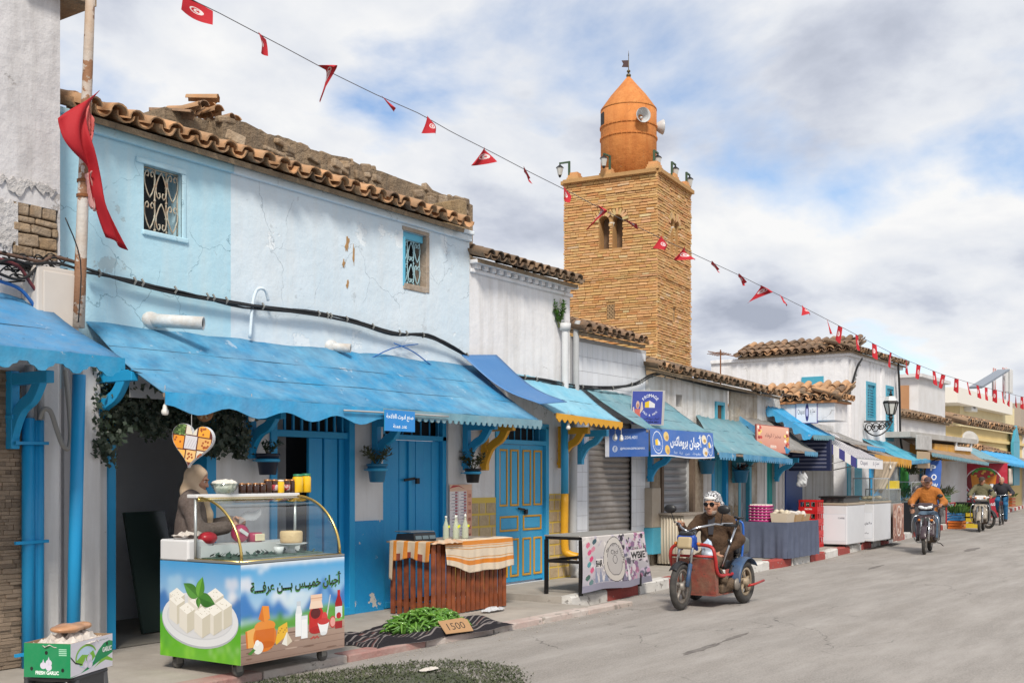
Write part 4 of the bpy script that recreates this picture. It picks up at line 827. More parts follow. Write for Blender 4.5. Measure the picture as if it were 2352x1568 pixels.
for fk, (o_, e_, n_)in faces.items():
 n_=-n_ if n_.dot(-tc0)<0 else n_;faces[fk]=(o_, e_, n_)
 wc=TW*(.49 if fk=='L' else.5);hl=win_pair(wc, tz(521), .42, 1.25, .13);sm=(TW*.49-.17, TW*.49+.17, tz(725), tz(691));HOL[fk]=(hl, sm)
 fr=lambda a, b, c, o_=o_, e_=e_, n_=n_:o_+e_*a-n_*b+Vector((0, 0, c))
 m=MB();wall_sheet(m, 0, TW, zbase, ztop, .03, [h for h in hl]+[sm], .45, 0, fr);m.obj('wall', MMOR, Mi, world=True)
 m=MB()
 for h in hl:
  w=(h[1]-h[0])/2;cx_=(h[0]+h[1])/2;zs=h[3]-w
  for sg in(-1, 1):
   poly=[(cx_+sg*w, h[3]+.001)]+[(cx_+sg*w*math.cos(t*math.pi/16), zs+w*math.sin(t*math.pi/16))for t in range(9)]+[(cx_, h[3]+.001)]
   m.prism(poly, -.40, -.022, frame(o_, e_, (0, 0, 1), n_))
 m.obj('arch_head', MMOR, Mi, world=True)
 m=MB();m.quad(fr(hl[0][0]-.3, .5, hl[0][2]-.1), fr(hl[1][1]+.3, .5, hl[0][2]-.1), fr(hl[1][1]+.3, .5, hl[0][3]+.1), fr(hl[0][0]-.3, .5, hl[0][3]+.1));m.obj('chamber_wall', mat('chamber_shade', (.17, .11, .07), .9), Mi, world=True)  # tan wall coloured darker, shade painted in so the arches read as open
 m=MB();cc=fr(wc, .12, 0);m.cyl((cc.x, cc.y, hl[0][2]-.15), (cc.x, cc.y, hl[0][3]-.42), .06, .055, 10);m.lathe([(.055, 0), (.07, .03), (.075, .1), (.11, .16), (.11, .2)], 12, Matrix.Translation((cc.x, cc.y, hl[0][3]-.45)));m.obj('colonnette', mat('pale_stone', (.56, .50, .42), .8), Mi, True, world=True)
 m=MB();m.quad(fr(sm[0]-.1, .3, sm[2]-.1), fr(sm[1]+.1, .3, sm[2]-.1), fr(sm[1]+.1, .3, sm[3]+.1), fr(sm[0]-.1, .3, sm[3]+.1));m.obj('grille_back', DARKW, Mi, world=True)
 for h in hl:
  w=(h[1]-h[0])/2;cx_=(h[0]+h[1])/2;zs=h[3]-w
  for t in range(9):
   a=math.pi*(t+.5)/9;d_=e_*math.cos(a)+Vector((0, 0, math.sin(a)));p_=fr(cx_+(w+.13)*math.cos(a), .0, zs+(w+.13)*math.sin(a))
   if(cx_+(w+.13)*math.cos(a)-wc)*(1 if cx_>wc else-1)<.03:continue
   mm=MB();mm.box(p_, (.24, .075, .1), Matrix((d_, n_, d_.cross(n_))).transposed(), 0, tuple(q*random.uniform(.85, 1.1)for q in(.58, .38, .18)));mm.obj('voussoir', MBRK, Mi, world=True)
 gm=MB()
 for q in range(6):gm.bar(fr(sm[0]+.34*q/5, .05, sm[2]), fr(sm[0]+.34*q/5, .05, sm[3]), .022, .03, n_)
 for q in range(9):zz=sm[2]+(sm[3]-sm[2])*q/8;gm.bar(fr(sm[0], .05, zz), fr(sm[1], .05, zz), .03, .022)
 for q in range(5):
  for r_ in range(8):
   if(q+r_)%2:zz=sm[2]+(sm[3]-sm[2])*r_/8;gm.bar(fr(sm[0]+.068*q, .05, zz), fr(sm[0]+.068*(q+1), .05, zz+(sm[3]-sm[2])/8), .02, .02)
 gm.obj('pierced_grille', mat('grille_stone', (.36, .24, .13), .9), Mi, world=True)
 z=zbase if fk=='R' else 3.6
 ch=.102
 while z<ztop-.02:
  h_=ch*random.uniform(.8, 1.2);x=-random.uniform(0, .2)
  if abs(z-z1b)<.07 or abs(z-z2b)<.07:h_=.075
  while x<TW:
   l_=random.uniform(.2, .52);seg=[(max(x, -.03), min(x+l_, TW+.03))]
   for q in HOL[fk][0]+[HOL[fk][1]]:
    ar=0
    if q is not HOL[fk][1]and z+h_>q[3]-.21:
     w_=(q[1]-q[0])/2;dz=z+h_/2-(q[3]-w_);rr=w_+.25;ar=(math.sqrt(rr*rr-dz*dz)-w_)if abs(dz)<rr else-9
    if ar>-9 and z+h_>q[2]and z<q[3]+(.28 if ar else 0):seg=[s2 for a, b in seg for s2 in((a, min(b, q[0]-ar)), (max(a, q[1]+ar), b))if s2[1]-s2[0]>.05]
   for xa, xb in seg:
    pr=random.uniform(.035, .075)*(.75 if h_<.09 else 1)+(.03 if abs(z-z1b)<.06 or abs(z-z2b)<.06 else 0)
    t=random.random();base=(.60, .345, .145)if t<.6 else(.65, .40, .19)if t<.87 else(.54, .27, .10)if t<.97 else(.70, .50, .30)
    col=tuple(c*random.uniform(.92, 1.06)for c in base);bricks.append((fk, (xa+xb)/2, z+h_/2, xb-xa-random.uniform(.008, .02), h_-random.uniform(.022, .038), pr, col))
   x+=l_
  z+=h_
bricks.sort(key=lambda b:-b[3]*(1 if b[0]=='L' else.4)-(.2 if tz(760)<b[2]else-9))
rest=MB()
for i, (fk, x, z, l_, h_, pr, col)in enumerate(bricks):
 o_, e_, n_=faces[fk];mm=rest if i>=300 else MB();sk=random.uniform(-.035, .035)*(1 if l_>.2 else 0)
 mm.box(o_+e_*x+n_*(pr/2-.03)+Vector((0, 0, z)), (l_, pr+.02, h_), Matrix((e_, n_, Vector((0, 0, 1)))).transposed()@Euler((0, sk, random.uniform(-.03, .03))).to_matrix(), 0, col)
 if i<300:mm.obj('brick', MBRK, Mi, world=True)
ro=rest.obj('brickwork', MBRK, Mi, world=True);ro['kind']='stuff'
pr_=[tc0+tL*a+tR*b for a, b in((0, 0), (0, TW), (TW, TW), (TW, 0))]
m=MB();zz0=ztop-.02
for a, b in zip(pr_, pr_[1:]+pr_[:1]):m.bar((a.x, a.y, ztop+.06), (b.x, b.y, ztop+.06), .34, .14)
m.add([tuple(q)+()for q in[(p.x, p.y, ztop-.03)for p in pr_]], [(0, 1, 2, 3)]);m.obj('parapet', MMOR, Mi, world=True)
m=MB();m.add([(p.x, p.y, z_)for z_ in(zbase-2, tz(835))for p in[tc0-tL*.06-tR*.06, tc0-tL*.06+tR*(TW+.06), tc0+tL*TW+tR*TW, tc0+tL*(TW+.06)-tR*.06]], [(0, 1, 5, 4), (1, 2, 6, 5), (2, 3, 7, 6), (3, 0, 4, 7), (4, 5, 6, 7)]);m.obj('plinth', mat('minaret_plinth', (.28, .19, .105), .95, var=((.15, .11, .07), 1.5, .8), bump=(10, .5)), Mi, world=True)
rot3=Matrix((tR, tL, Vector((0, 0, 1)))).transposed()
for a, b in((.0, .0), (.0, .86), (.0, .5), (.86, .0), (.5, .0)):
 p=tc0+tR*(a*TW+.16)+tL*(b*TW+.16);m=MB()
 for q in range(3):m.box((p.x, p.y, ztop+.17+.1*q), (.5-.07*q, .5-.07*q, .095), rot3, 0, (.56+.05*q, .33, .14));
 m.obj('merlon', MBRK, Mi, world=True)
cc=tc0+(tR+tL)*TW/2;cd=cc.dot(Vector((_c, _s, 0)));tr=64*cd/CF;zt0, zt1, zt2=ztop-.1, CH+cd*(CHY-254)/CF, CH+cd*(CHY-177)/CF
prof=[(tr, zt0), (tr*1.0, zt1-.9), (tr*1.0, zt1)]
m=MB();m.lathe(prof, 40, Matrix.Translation((cc.x, cc.y, 0)));m.obj('turret', ORAN, Mi, True, world=True)
m=MB();m.lathe([(tr*1.01, zt1-.05), (tr*1.005, zt1+.0), (tr*.64, zt1+(zt2-zt1)*.42), (tr*.32, zt1+(zt2-zt1)*.73), (.06, zt2)], 40, Matrix.Translation((cc.x, cc.y, 0)));m.obj('cone_cap', ORAN, Mi, True, world=True)
for v in(296, 322):
 zz=CH+cd*(CHY-v)/CF;m=MB();m.lathe([(tr, zz-.05), (tr*1.018, zz-.04), (tr*1.02, zz+.02), (tr, zz+.04)], 40, Matrix.Translation((cc.x, cc.y, 0)))
 for q in range(36):t=2*math.pi*q/36;m.box((cc.x+tr*1.01*math.cos(t), cc.y+tr*1.01*math.sin(t), zz+.005), (.05, .14, .06), Euler((0, 0, t)).to_matrix())
 m.obj('turret_band', ORAN, Mi, world=True)
vd=Vector((-cc.x, -cc.y, 0)).normalized();vr=Vector((-vd.y, vd.x, 0))
m=MB();q_=cc+(vd*.55-vr*.83)*tr;
q_=cc+(vd*.38-vr*.925)*tr*(1 if(vr.dot(Vector((_s, -_c, 0)))>0)else 1)
if vr.dot(Vector((_s, -_c, 0)))<0:vr=-vr;q_=cc+(vd*.38-vr*.925)*tr
m.box((q_.x-(q_-cc).x*.07, q_.y-(q_-cc).y*.07, zt1-.45), (.2, .3, .5), Euler((0, 0, math.atan2((q_-cc).y, (q_-cc).x))).to_matrix());m.obj('turret_slit', DARKW, Mi, world=True)
m=MB();m.cyl((cc.x, cc.y, zt2-.05), (cc.x, cc.y, zt2+.85), .022, .012, 8)
for zz, r_ in((.05, .10), (.22, .075)):m.sphere((cc.x, cc.y, zt2+zz), (r_, r_, r_*.85), 10, 7)
m.cyl((cc.x, cc.y, zt2+.83), (cc.x, cc.y, zt2+1.05), .02, .002, 6);fo=m.obj('finial', mat('finial_bronze', (.13, .10, .05), .5, .6), Mi, True, world=True)
m=MB();p_=cc-vr*.01;fl=[(0, .38), (-.26, .40), (-.20, .52), (-.27, .66), (0, .66)];m.prism(fl, -.006, .006, frame((p_.x, p_.y, zt2), vr, (0, 0, 1), vd));m.obj('vane', mat('vane_iron', (.06, .03, .03), .7), fo)
def dish(nm, p, d, r_):
 z_=d.normalized();x_=z_.cross(Vector((0, 0, 1))).normalized();y_=z_.cross(x_);T=frame(p, x_, y_, z_);m=MB()
 m.lathe([(.05, -.34), (r_*.45, -.22), (r_*.8, -.06), (r_, .06), (r_, .075), (r_*.78, -.045), (r_*.42, -.20), (.05, -.30)], 28, T);o=m.obj(nm, mat('horn_white', (.50, .51, .52), .4), Mi, True, world=True)
 m=MB();m.cyl(T@Vector((0, 0, -.3)), T@Vector((.06, .1, .02)), .045, n=8);m.obj('horn_driver', mat('horn_white', (.7, .7, .69), .4), o, True)
dish('loudspeaker', cc+(vd*.93+vr*.42)*(tr+.2)+Vector((0, 0, CH+(cd-tr)*(CHY-268)/CF)), vd+vr*.35, 17*cd/CF)
dish('loudspeaker', cc+(vr*.99-vd*.1)*(tr+.2)+Vector((0, 0, CH+cd*(CHY-292)/CF)), vr-vd*.25, 17*cd/CF)
def mini_lantern(u, v, p, d):
 t_=thing('parapet_lantern', 'small black lantern on a green bracket along the minaret parapet', 'lantern', (p.x, p.y, ztop+.1), 0, 'lanterns round the minaret top');h=.62
 m=MB();m.bar((p.x, p.y, ztop), (p.x, p.y, ztop+.25+h), .07, .07);m.bar((p.x, p.y, ztop+.22+h), tuple(p+d*.42+Vector((0, 0, ztop+.22+h))), .06, .06);m.obj('bracket', mat('bracket_green', (.05, .09, .05), .6), t_, world=True)
 q=p+d*.4;T=Matrix.Translation((q.x, q.y, ztop+.22+h));m=MB();m.lathe([(.02, .0), (.03, -.06), (.15, -.16), (.16, -.18)], 8, T);m.obj('cap', IRON, t_, world=True);m=MB();m.lathe([(.06, -.46), (.05, -.52), (.01, -.56)], 8, T);m.obj('drop_finial', IRON, t_, world=True)
 m=MB();m.lathe([(.14, -.18), (.08, -.46)], 8, T);m.obj('lamp_glass', mat('lantern_glass', (.5, .5, .48), .2), t_, world=True)
for(a, b, d)in((0, TW-.2, tL), (0, TW*.5, -tR+tL*.2), (.1, .15, tR*.9), (TW*.5, .1, tR), (TW-.2, .1, tR)):mini_lantern(0, 0, tc0+tR*a+tL*b+(Vector((0, 0, 0))), (d).normalized())
FARW=mat('far_white_wall', (.66, .65, .66), .9, var=((.52, .50, .48), 1.5, .7), bump=(6, .3));TANW=mat('far_tan_wall', (.42, .22, .11), .9, var=((.34, .17, .08), 2, .5));YELW=mat('far_yellow_wall', (.68, .53, .25), .9, var=((.6, .46, .22), 1.5, .5));YEL2=mat('far_yellow_wall_pale', (.72, .62, .38), .9, var=((.6, .5, .3), 1.2, .6))
def block(name, label, u0, u1, v0, Y, deep, m_, side=None, cat='house', zb=0.):
 a, b=W(u0, v0, Y), W(u1, v0, Y);t_=thing(name, label, cat, ((a.x+b.x)/2, Y, 0));m=MB();m.bb(a.x, b.x, Y, Y+deep, zb, a.z);m.obj('wall', m_, t_, world=True)
 if side:m=MB();m.bb(a.x-.03, a.x, Y+.1, Y+deep, zb, a.z-.15);m.obj('side_wall', side, t_, world=True)
 return t_, a, b
yb=9.2;hx_=gx1+.3;pa, pb=WX(2068, 870, hx_+3), W(2168, 900, yb+.6)
H1=thing('block_house', 'plain white block house with a tan left flank', 'house', (hx_+6, yb, 0));xr=W(2110, 860, yb+.6).x
m=MB();m.bb(xr, xr+3.5, yb+.6, yb+7, 0, W(2110, 866, yb+.6).z);m.obj('wall', FARW, H1, world=True)
m=MB();m.bb(xr-.04, xr, yb+.9, yb+6.5, 0, W(2110, 866, yb+.6).z-.25);m.obj('flank', TANW, H1, world=True)
m=MB();m.bb(xr-.2, xr+3.7, yb+.45, yb+7, W(2110, 866, yb+.6).z, W(2110, 858, yb+.6).z);m.obj('coping', FARW, H1, world=True)
lx0, lx1=gx1+.01, W(2172, 950, 8.9).x;lz=W(2072, 960, 8.9).z
H2=thing('low_tiled_house', 'low white house with dark tiles and a concrete balcony slab', 'house', (lx0+2, 8.9, 0));m=MB();m.bb(lx0, lx1, 8.9, 12, 0, lz);m.obj('wall', FARW, H2, world=True)
tile_eave(H2, (lx0, 8.7, lz+.05), (lx1, 8.7, lz+.05), 15, 2, 1, .24, 81, out=Vector((0, 1, 0)))
sx0, sx1=W(2090, 995, 8.1).x, W(2222, 1000, 8.4).x;m=MB();m.bb(sx0, sx1, 8.1, 9, W(2090, 1003, 8.1).z, W(2090, 990, 8.1).z);m.obj('balcony_slab', mat('slab_concrete', (.45, .44, .42), .9, var=((.3, .27, .24), 2, .7)), H2, world=True)
Yf=16.0
H3=thing('yellow_building', 'sunlit yellow building with a flat white top and solar panel', 'building', tuple(W(2240, 1094, Yf)));a, b=W(2205, 905, Yf), W(2318, 960, Yf)
for i, (u0, u1, v0, y0)in enumerate(((2205, 2330, 906, Yf), (2172, 2212, 925, Yf+1.2))):
 a, b=W(u0, v0, y0), W(u1, v0, y0);m=MB();m.bb(a.x, b.x, y0, y0+9, 0, a.z);m.bb(a.x-2.6, a.x, y0+2, y0+9, 0, a.z-.05);m.obj('wall', YEL2 if i==0 else YELW, H3, world=True)
a=W(2195, 888, Yf-.5);b=W(2322, 888, Yf-.5);m=MB();m.bb(a.x, b.x, Yf-.6, Yf+7, a.z-.9, a.z);m.obj('roof_slab', mat('slab_white', (.75, .72, .66), .9), H3, world=True)
p=W(2222, 902, Yf-.2);m=MB();m.bb(p.x, p.x+1.6, Yf-.45, Yf, p.z-1.1, p.z);o=m.obj('air_conditioner', mat('ac_white', (.66, .66, .64), .5), H3, world=True, bevel=.03)
m=MB();m.lathe([(.4, 0), (.4, .02)], 20, frame((p.x+.65, Yf-.47, p.z-.55), (1, 0, 0), (0, 0, 1), (0, -1, 0)));m.obj('fan_grille', mat('ac_grille', (.15, .15, .15), .6), o)
a, b=W(2240, 890, Yf+2), W(2305, 850, Yf+2);m=MB();m.bar(a, b, .9, .14);o=m.obj('solar_panel', mat('solar_panel_blue', (.10, .12, .15), .2, spec=.7), H3, world=True)
m=MB();m.cyl((b.x-1, Yf+2.6, a.z-1), (b.x-1, Yf+2.6, b.z-.2), .06, n=6);m.cyl((b.x-1, Yf+1.4, a.z-1), (b.x-1, Yf+1.4, b.z-.2), .06, n=6);m.obj('panel_stand', GREYP, H3, world=True)
yk=11.0;a, b=W(2210, 978, yk), W(2348, 978, yk)
H4=thing('yellow_house', 'low yellow house with dark tiled eave and pale pilaster at its corner', 'house', ((a.x+b.x)/2, yk, 0));m=MB();m.bb(a.x, b.x, yk, yk+6, 0, a.z);m.bb(a.x-.02, a.x, yk, yk+6, 0, a.z);m.obj('wall', YELW, H4, world=True)
m=MB();m.bb(b.x-.1, b.x+3, yk-.3, yk+5, 0, a.z+.1);m.obj('corner_pilaster', FARW, H4, world=True)
p=W(2335, 1010, yk-.35);m=MB();m.bb(p.x-.6, p.x+.9, yk-.33, yk-.2, p.z-2.2, p.z-.1);m.prism([(p.x-.6, p.z-.1), (p.x+.9, p.z-.1), (p.x+.15, p.z+.7)], 0, .12, frame((0, yk-.22, 0), (1, 0, 0), (0, 0, 1), (0, -1, 0)));m.obj('blue_niche', TEAL, H4, world=True)
m=MB();m.bb(a.x-.1, b.x+.1, yk-.12, yk, a.z-.55, a.z-.42);m.obj('string_course', YELW, H4, world=True)
tile_eave(H4, (a.x-.3, yk-.25, a.z+.1), (b.x+2.5, yk-.25, a.z+.1), 15, 2, 1, .42, 91, out=Vector((0, 1, 0)))
for i, (u0, u1, v0, Y, m_, lab)in enumerate(((2140, 2200, 1020, 9.0, FARW, 'low white shop house behind the tilted sign boards'), (2185, 2245, 1030, 9.4, FARW, 'low white house with a satellite dish on its tiled roof'), (2240, 2310, 1045, 10.2, OLDW, 'old low shop house with brown tiles down the street'), (2300, 2380, 1050, 12.5, FARW, 'farthest white shop house with brown tiles at the street end'))):
 a, b=W(u0, v0, Y), W(u1, v0, Y);t_=thing('far_shop_house', lab, 'house', ((a.x+b.x)/2, Y, 0));m=MB();m.bb(a.x, b.x, Y, Y+5, 0, a.z);m.obj('wall', m_, t_, world=True)
 if i:tile_eave(t_, (a.x, Y-.2, a.z+.05), (b.x, Y-.2, a.z+.05), 16, 2, (1, 0, 2, 1)[i], .34, 95+i, out=Vector((0, 1, 0)))
 if i==1:
  p=W(2228, 1008, Y+.3);z_=Vector((-.7, -.6, .35)).normalized();x_=z_.cross(Vector((0, 0, 1))).normalized();T=frame(p, x_, z_.cross(x_), z_);m=MB();m.lathe([(.02, -.06), (.2, -.03), (.32, .03), (.32, .04), (.2, -.015), (.02, -.045)], 24, T);m.cyl(p-z_*.1, (p.x, p.y+.2, a.z), .03, n=6)
  tag(m.obj('satellite_dish', mat('dish_grey', (.42, .41, .39), .5), None, True), 'round grey satellite dish on the roof above the shops', 'satellite dish')
a=W(2345, 925, 20);m=MB();m.bb(a.x, a.x+30, 20, 28, 0, a.z);t_=m.obj('far_block', mat('far_brown_block', (.38, .32, .26), .9));tag(t_, 'plain brownish flat block far beyond the yellow house', 'building')
for i, (u0, u1, v0, y0)in enumerate(((2165, 2180, 945, 20), (2185, 2215, 975, 14))):
 a, b=W(u0, v0, y0), W(u1, v0, y0);m=MB();m.bb(a.x, b.x+3, y0, y0+5, 0, a.z);tag(m.obj('far_block', (FARW, OLDST)[i]), ('pale far block beside the yellow building', 'dark brown shed roof below the yellow building')[i], 'building')
Ym=30.;a=W(2295, 965, Ym);zt_=W(2295, 845, Ym).z;t_=thing('antenna_mast', 'tall white lattice antenna mast behind the yellow building', 'mast', (a.x, Ym, 0));m=MB();w_=.8
for sx_, sy_ in((-1, -1), (1, -1), (1, 1), (-1, 1)):m.cyl((a.x+sx_*w_, Ym+sy_*w_, 0), (a.x+sx_*w_*.7, Ym+sy_*w_*.7, zt_), .09, n=5)
q=0;z=a.z-3
while z<zt_-1:m.cyl((a.x+(w_ if q%2 else-w_), Ym-w_*.9, z), (a.x+(-w_ if q%2 else w_), Ym-w_*.9, z+1.4), .05, n=4);z+=1.4;q+=1
m.obj('lattice', mat('mast_white', (.62, .6, .6), .6, wave=((.5, .12, .1), .11, 'Z', .0)), t_, world=True)
for sx_ in(-1.3, 1.1, .2):m=MB();m.bb(a.x+sx_-.28, a.x+sx_+.28, Ym-1.4, Ym-1.0, zt_-3.2, zt_-.2);m.obj('antenna_panel', mat('antenna_grey', (.6, .6, .6), .5), t_, world=True, bevel=.05)
p=W(1655, 845, 11.5);t_=thing('roof_aerial', 'thin rusty television aerial standing above the low tile eave', 'aerial', (p.x, 11.5, p.z));m=MB();m.cyl((p.x, 11.5, p.z-1), (p.x, 11.5, W(1655, 803, 11.5).z), .018, n=6);m.obj('mast_pole', RUST, t_, world=True)
m=MB();zz=W(1655, 812, 11.5).z;m.cyl((p.x-.3, 11.7, zz+.04), (p.x+.4, 11.3, zz-.04), .012, n=5)
for q in range(5):xx=p.x-.25+.14*q;m.cyl((xx-.12, 11.3, zz), (xx+.12, 11.8, zz), .008, n=4)
m.obj('dipoles', RUST, t_, world=True)
def awm(name, c, c2, c3, chip=None):return mat(name, c, .7, var=[(c2, 1.3, .8), (c3, 4.5, .6), (tuple(.6*q+.18 for q in c), 2.6, .5)], streak=(tuple(.7*q+.07 for q in c3), .5), chips=[(tuple(.4*q+.34 for q in c), 5, .66, .7), (chip or tuple(q*.4 for q in c), 14, .68, .8)], bump=(6, .5, .03), spec=.25)
AW_L=awm('awning_sky_blue', (.03, .26, .50), (.19, .45, .59), (.018, .13, .28));AW_D=awm('awning_strong_blue', (.03, .22, .47), (.05, .28, .52), (.10, .20, .33))
AW_T=awm('awning_teal_grey', (.13, .32, .39), (.22, .36, .39), (.10, .22, .28));AW_G=awm('awning_grey', (.25, .235, .22), (.34, .32, .30), (.16, .15, .14));AW_B=awm('awning_vivid_blue', (.02, .35, .68), (.05, .42, .72), (.02, .22, .5))
AW_Y=awm('awning_yellow', (.62, .30, .02), (.7, .38, .05), (.45, .2, .02));AW_W=awm('awning_brown', (.30, .20, .13), (.38, .28, .19), (.17, .12, .08));VAL=awm('valance_blue', (.02, .29, .54), (.06, .36, .58), (.02, .2, .4), (.35, .36, .34))
RUSTL=mat('rusted_edge', (.30, .26, .22), .9, var=((.22, .12, .06), 9, .9))
def scallop(L, drop, top, pitch, kind):
 pts=[(0, top), (L, top)];n=max(int(L/pitch), 1);p=L/n;low=[]
 for i in range(n):
  if kind=='wave':prof=[(k/8, .5-.5*math.cos(2*math.pi*k/8))for k in range(8)]
  elif kind=='ogee':prof=[(0, .0), (.12, .0), (.18, .35), (.3, .5), (.4, .95), (.5, 1.0), (.6, .95), (.7, .5), (.82, .35), (.88, 0)]
  else:prof=[(0, .15), (.18, .25), (.25, .8), (.5, 1.0), (.75, .8), (.82, .25)]
  low+=[((i+a)*p, -drop*(.55+.45*b))for a, b in prof]
 low.append((L, -drop*.55));return pts+low[::-1]
def awning(name, label, xb, yb, zb, xf, yf, zf, m_, val=None, seams=2, seed=0, sag=.03, lift=0., side=None, edge=True, thick=.012):
 """sheet from the wall line (xb pair, yb, zb pair) to the front line (xf pair, yf, zf pair)"""
 random.seed(seed);zb=zb if isinstance(zb, tuple)else(zb, zb);zf=zf if isinstance(zf, tuple)else(zf, zf)
 B0, B1, F0, F1=Vector((xb[0], yb, zb[0])), Vector((xb[1], yb, zb[1])), Vector((xf[0], yf, zf[0])), Vector((xf[1], yf, zf[1]))
 t=thing(name, label, 'awning', tuple((B0+B1)/2));ph=random.uniform(0, 6)
 def fn(u, v):
  p=B0.lerp(B1, u).lerp(F0.lerp(F1, u), v);p.z+=-sag*math.sin(math.pi*v)+.006*math.sin(u*17+ph)*math.sin(v*4+ph)+random.uniform(-.004, .004)+(random.uniform(-.012, .012)if v in(0, 1)else 0)
  if v==0:p.y+=random.uniform(0, .03)
  return p
 m=MB();m.grid(fn, 26, 6);o=m.obj('sheet', m_, t, True, world=True, solid=thick)
 for s_ in range(1, seams+1):
  v=s_/(seams+1)+random.uniform(-.06, .06);mm=MB();mm.tube([fn(u/20, v)+Vector((0, 0, .008))for u in range(21)], .0028, 5);mm.obj('sheet_seam', mat('seam_dark', (.05, .09, .12), .8), t, world=True)
 e=(F1-F0);L=e.length;ex=e.normalized();n=ex.cross(Vector((0, 0, 1))).normalized()
 if n.y>0:n=-n
 if edge:mm=MB();mm.bar(F0+Vector((0, 0, -.02)), F1+Vector((0, 0, -.02)), .03, .035);mm.obj('front_rail', RUSTL, t, world=True)
 if val:
  for(a, b, drop, pitch, kind, vm)in val:
   mm=MB();mm.prism(scallop(L*(b-a), drop, .015, pitch, kind), -.006, .006, frame(F0+ex*L*a+n*.02+Vector((0, 0, -.01)), ex, Vector((0, 0, 1)), n));mm.obj('valance', vm, t, world=True)
 if side:
  e2=F0-B0;d2_=e2.normalized();z2=Vector((0, 0, 1));mm=MB();mm.prism(scallop(e2.length, side[0], .01, side[1], 'wave'), -.005, .005, frame(B0+Vector((-.012, 0, -.01)), d2_, (z2-d2_*z2.dot(d2_)).normalized(), (-1, 0, 0)));mm.obj('side_valance', side[2], t, world=True)
 return t
def bracket(p, reach, drop, m_, lab, w=.075, flip=1):
 """carved timber bracket: wall post, top arm, curved brace; p is its top corner at the wall"""
 t=thing('awning_bracket', lab, 'bracket', tuple(p));x, y, z=p
 m=MB();m.bb(x-w/2, x+w/2, y-.085, y, z-drop, z);m.bb(x-w*.62, x+w*.62, y-.11, y, z-drop*.62, z-drop*.56);o=m.obj('post', m_, t, world=True, bevel=.008)
 m=MB();m.bb(x-w/2+.002, x+w/2-.002, y-reach, y-.085, z-.115, z-.02);m.obj('arm', m_, t, world=True, bevel=.006)
 pts=[];n=12;out, inn=[], []
 for k in range(n+1):
  a=k/n;px=.07+(reach*.86-.07)*a;pz=-drop*.96+(drop*.96-.1)*(a**.75+.09*math.sin(2*math.pi*a));out.append((px, pz))
 for k in range(n+1):
  d=Vector((out[min(k+1, n)][0]-out[max(k-1, 0)][0], out[min(k+1, n)][1]-out[max(k-1, 0)][1])).normalized();inn.append((out[k][0]-d.y*.10, out[k][1]+d.x*.10))
 m=MB();m.prism(out+inn[::-1], -w*.42, w*.42, frame((x, y, z), (0, -1, 0), (0, 0, 1), (1, 0, 0)));m.obj('brace', m_, t, world=True, bevel=.006)
 return t
a0x=5.42
awning('shop_awning', 'dark blue sheet awning with wavy fringe at the stone clad wall', (1.5, W(84, 688, 8.42).x), 8.40, W(84, 688, 8.42).z, (1.5, a0x), 7.32, 2.50, AW_D, [(0, 1, .135, .27, 'ogee', VAL)], 1, 1)
awning('shop_awning', 'long sky blue peeling sheet awning over the cheese shop front', (X(196), X(1090)), 8.585, (2.95, 3.02), (6.0, 11.68), 7.57, (2.29, 2.29), AW_L, [(0, .475, .165, .62, 'wave', AW_B), (.475, 1, .10, .105, 'tooth', awm('valance_faded', (.16, .36, .45), (.3, .38, .4), (.1, .22, .3), (.3, .2, .12)))], 2, 2, .05)
awning('shop_awning', 'sky blue speckled awning with an ochre yellow scalloped fringe', (X(1150), X(1322)), 8.585, (3.0, 2.95), (12.35, 14.12), 7.78, (2.42, 2.37), awm('awning_speckled', (.20, .48, .63), (.26, .55, .68), (.12, .36, .52), (.05, .12, .18)), [(0, 1, .10, .13, 'wave', YEL)], 1, 3)
awning('shop_awning', 'grey teal awning behind the blue cheese banner', (X(1330), X(1530)), 8.585, (2.95, 2.86), (14.95, 17.2), 7.8, (2.30, 2.32), AW_T, None, 2, 4)
awning('shop_awning', 'low faded teal awning right of the blue cheese banner', (X(1600), X(1700)), 8.585, (2.68, 2.66), (17.25, 20.6), 7.68, (2.0, 1.93), AW_T, [(0, .2, .11, .1, 'tooth', AW_L), (.3, 1, .1, .1, 'tooth', AW_L)], 2, 5)
awning('shop_awning', 'brown grey awning with blue scalloped side behind the orange menu sign', (X(1698), X(1790)), 8.585, (2.76, 2.7), (20.55, 22.0), 7.68, (2.1, 2.08), AW_G, [(.5, 1, .08, .1, 'tooth', AW_L)], 1, 6, side=(.13, .2, AW_L))
awning('shop_awning', 'steep bright blue awning with scalloped side next to striped awning', (21.65, 22.9), 8.56, (3.02, 3.0), (21.75, 23.0), 7.67, (2.42, 2.44), AW_B, [(0, 1, .09, .1, 'tooth', AW_T)], 1, 7, side=(.17, .2, AW_B))
awning('shop_awning', 'flat grey awning with small blue fringe left of the street lamp', (23.6, 26.2), 8.6, (2.75, 2.62), (24.6, 26.7), 7.7, (2.30, 2.25), AW_G, [(.35, 1, .08, .12, 'tooth', BLUE)], 1, 8)
awning('shop_awning', 'tan awning with brown yellow fringe over the hanging beige cloth', (25.2, 28.2), 8.4, (2.42, 2.3), (25.6, 28.6), 7.6, (2.1, 2.0), AW_W, [(0, 1, .2, .2, 'wave', AW_Y)], 1, 9)
awning('shop_awning', 'peeling turquoise awning below the street lamp', (X(1985, 8.7), X(2037, 8.7)), 8.74, (2.55, 2.55), (29.0, 31.2), 7.8, (1.98, 2.05), awm('awning_turquoise', (.03, .33, .48), (.14, .46, .58), (.02, .22, .35)), [(0, 1, .08, .12, 'tooth', AW_L)], 1, 10)
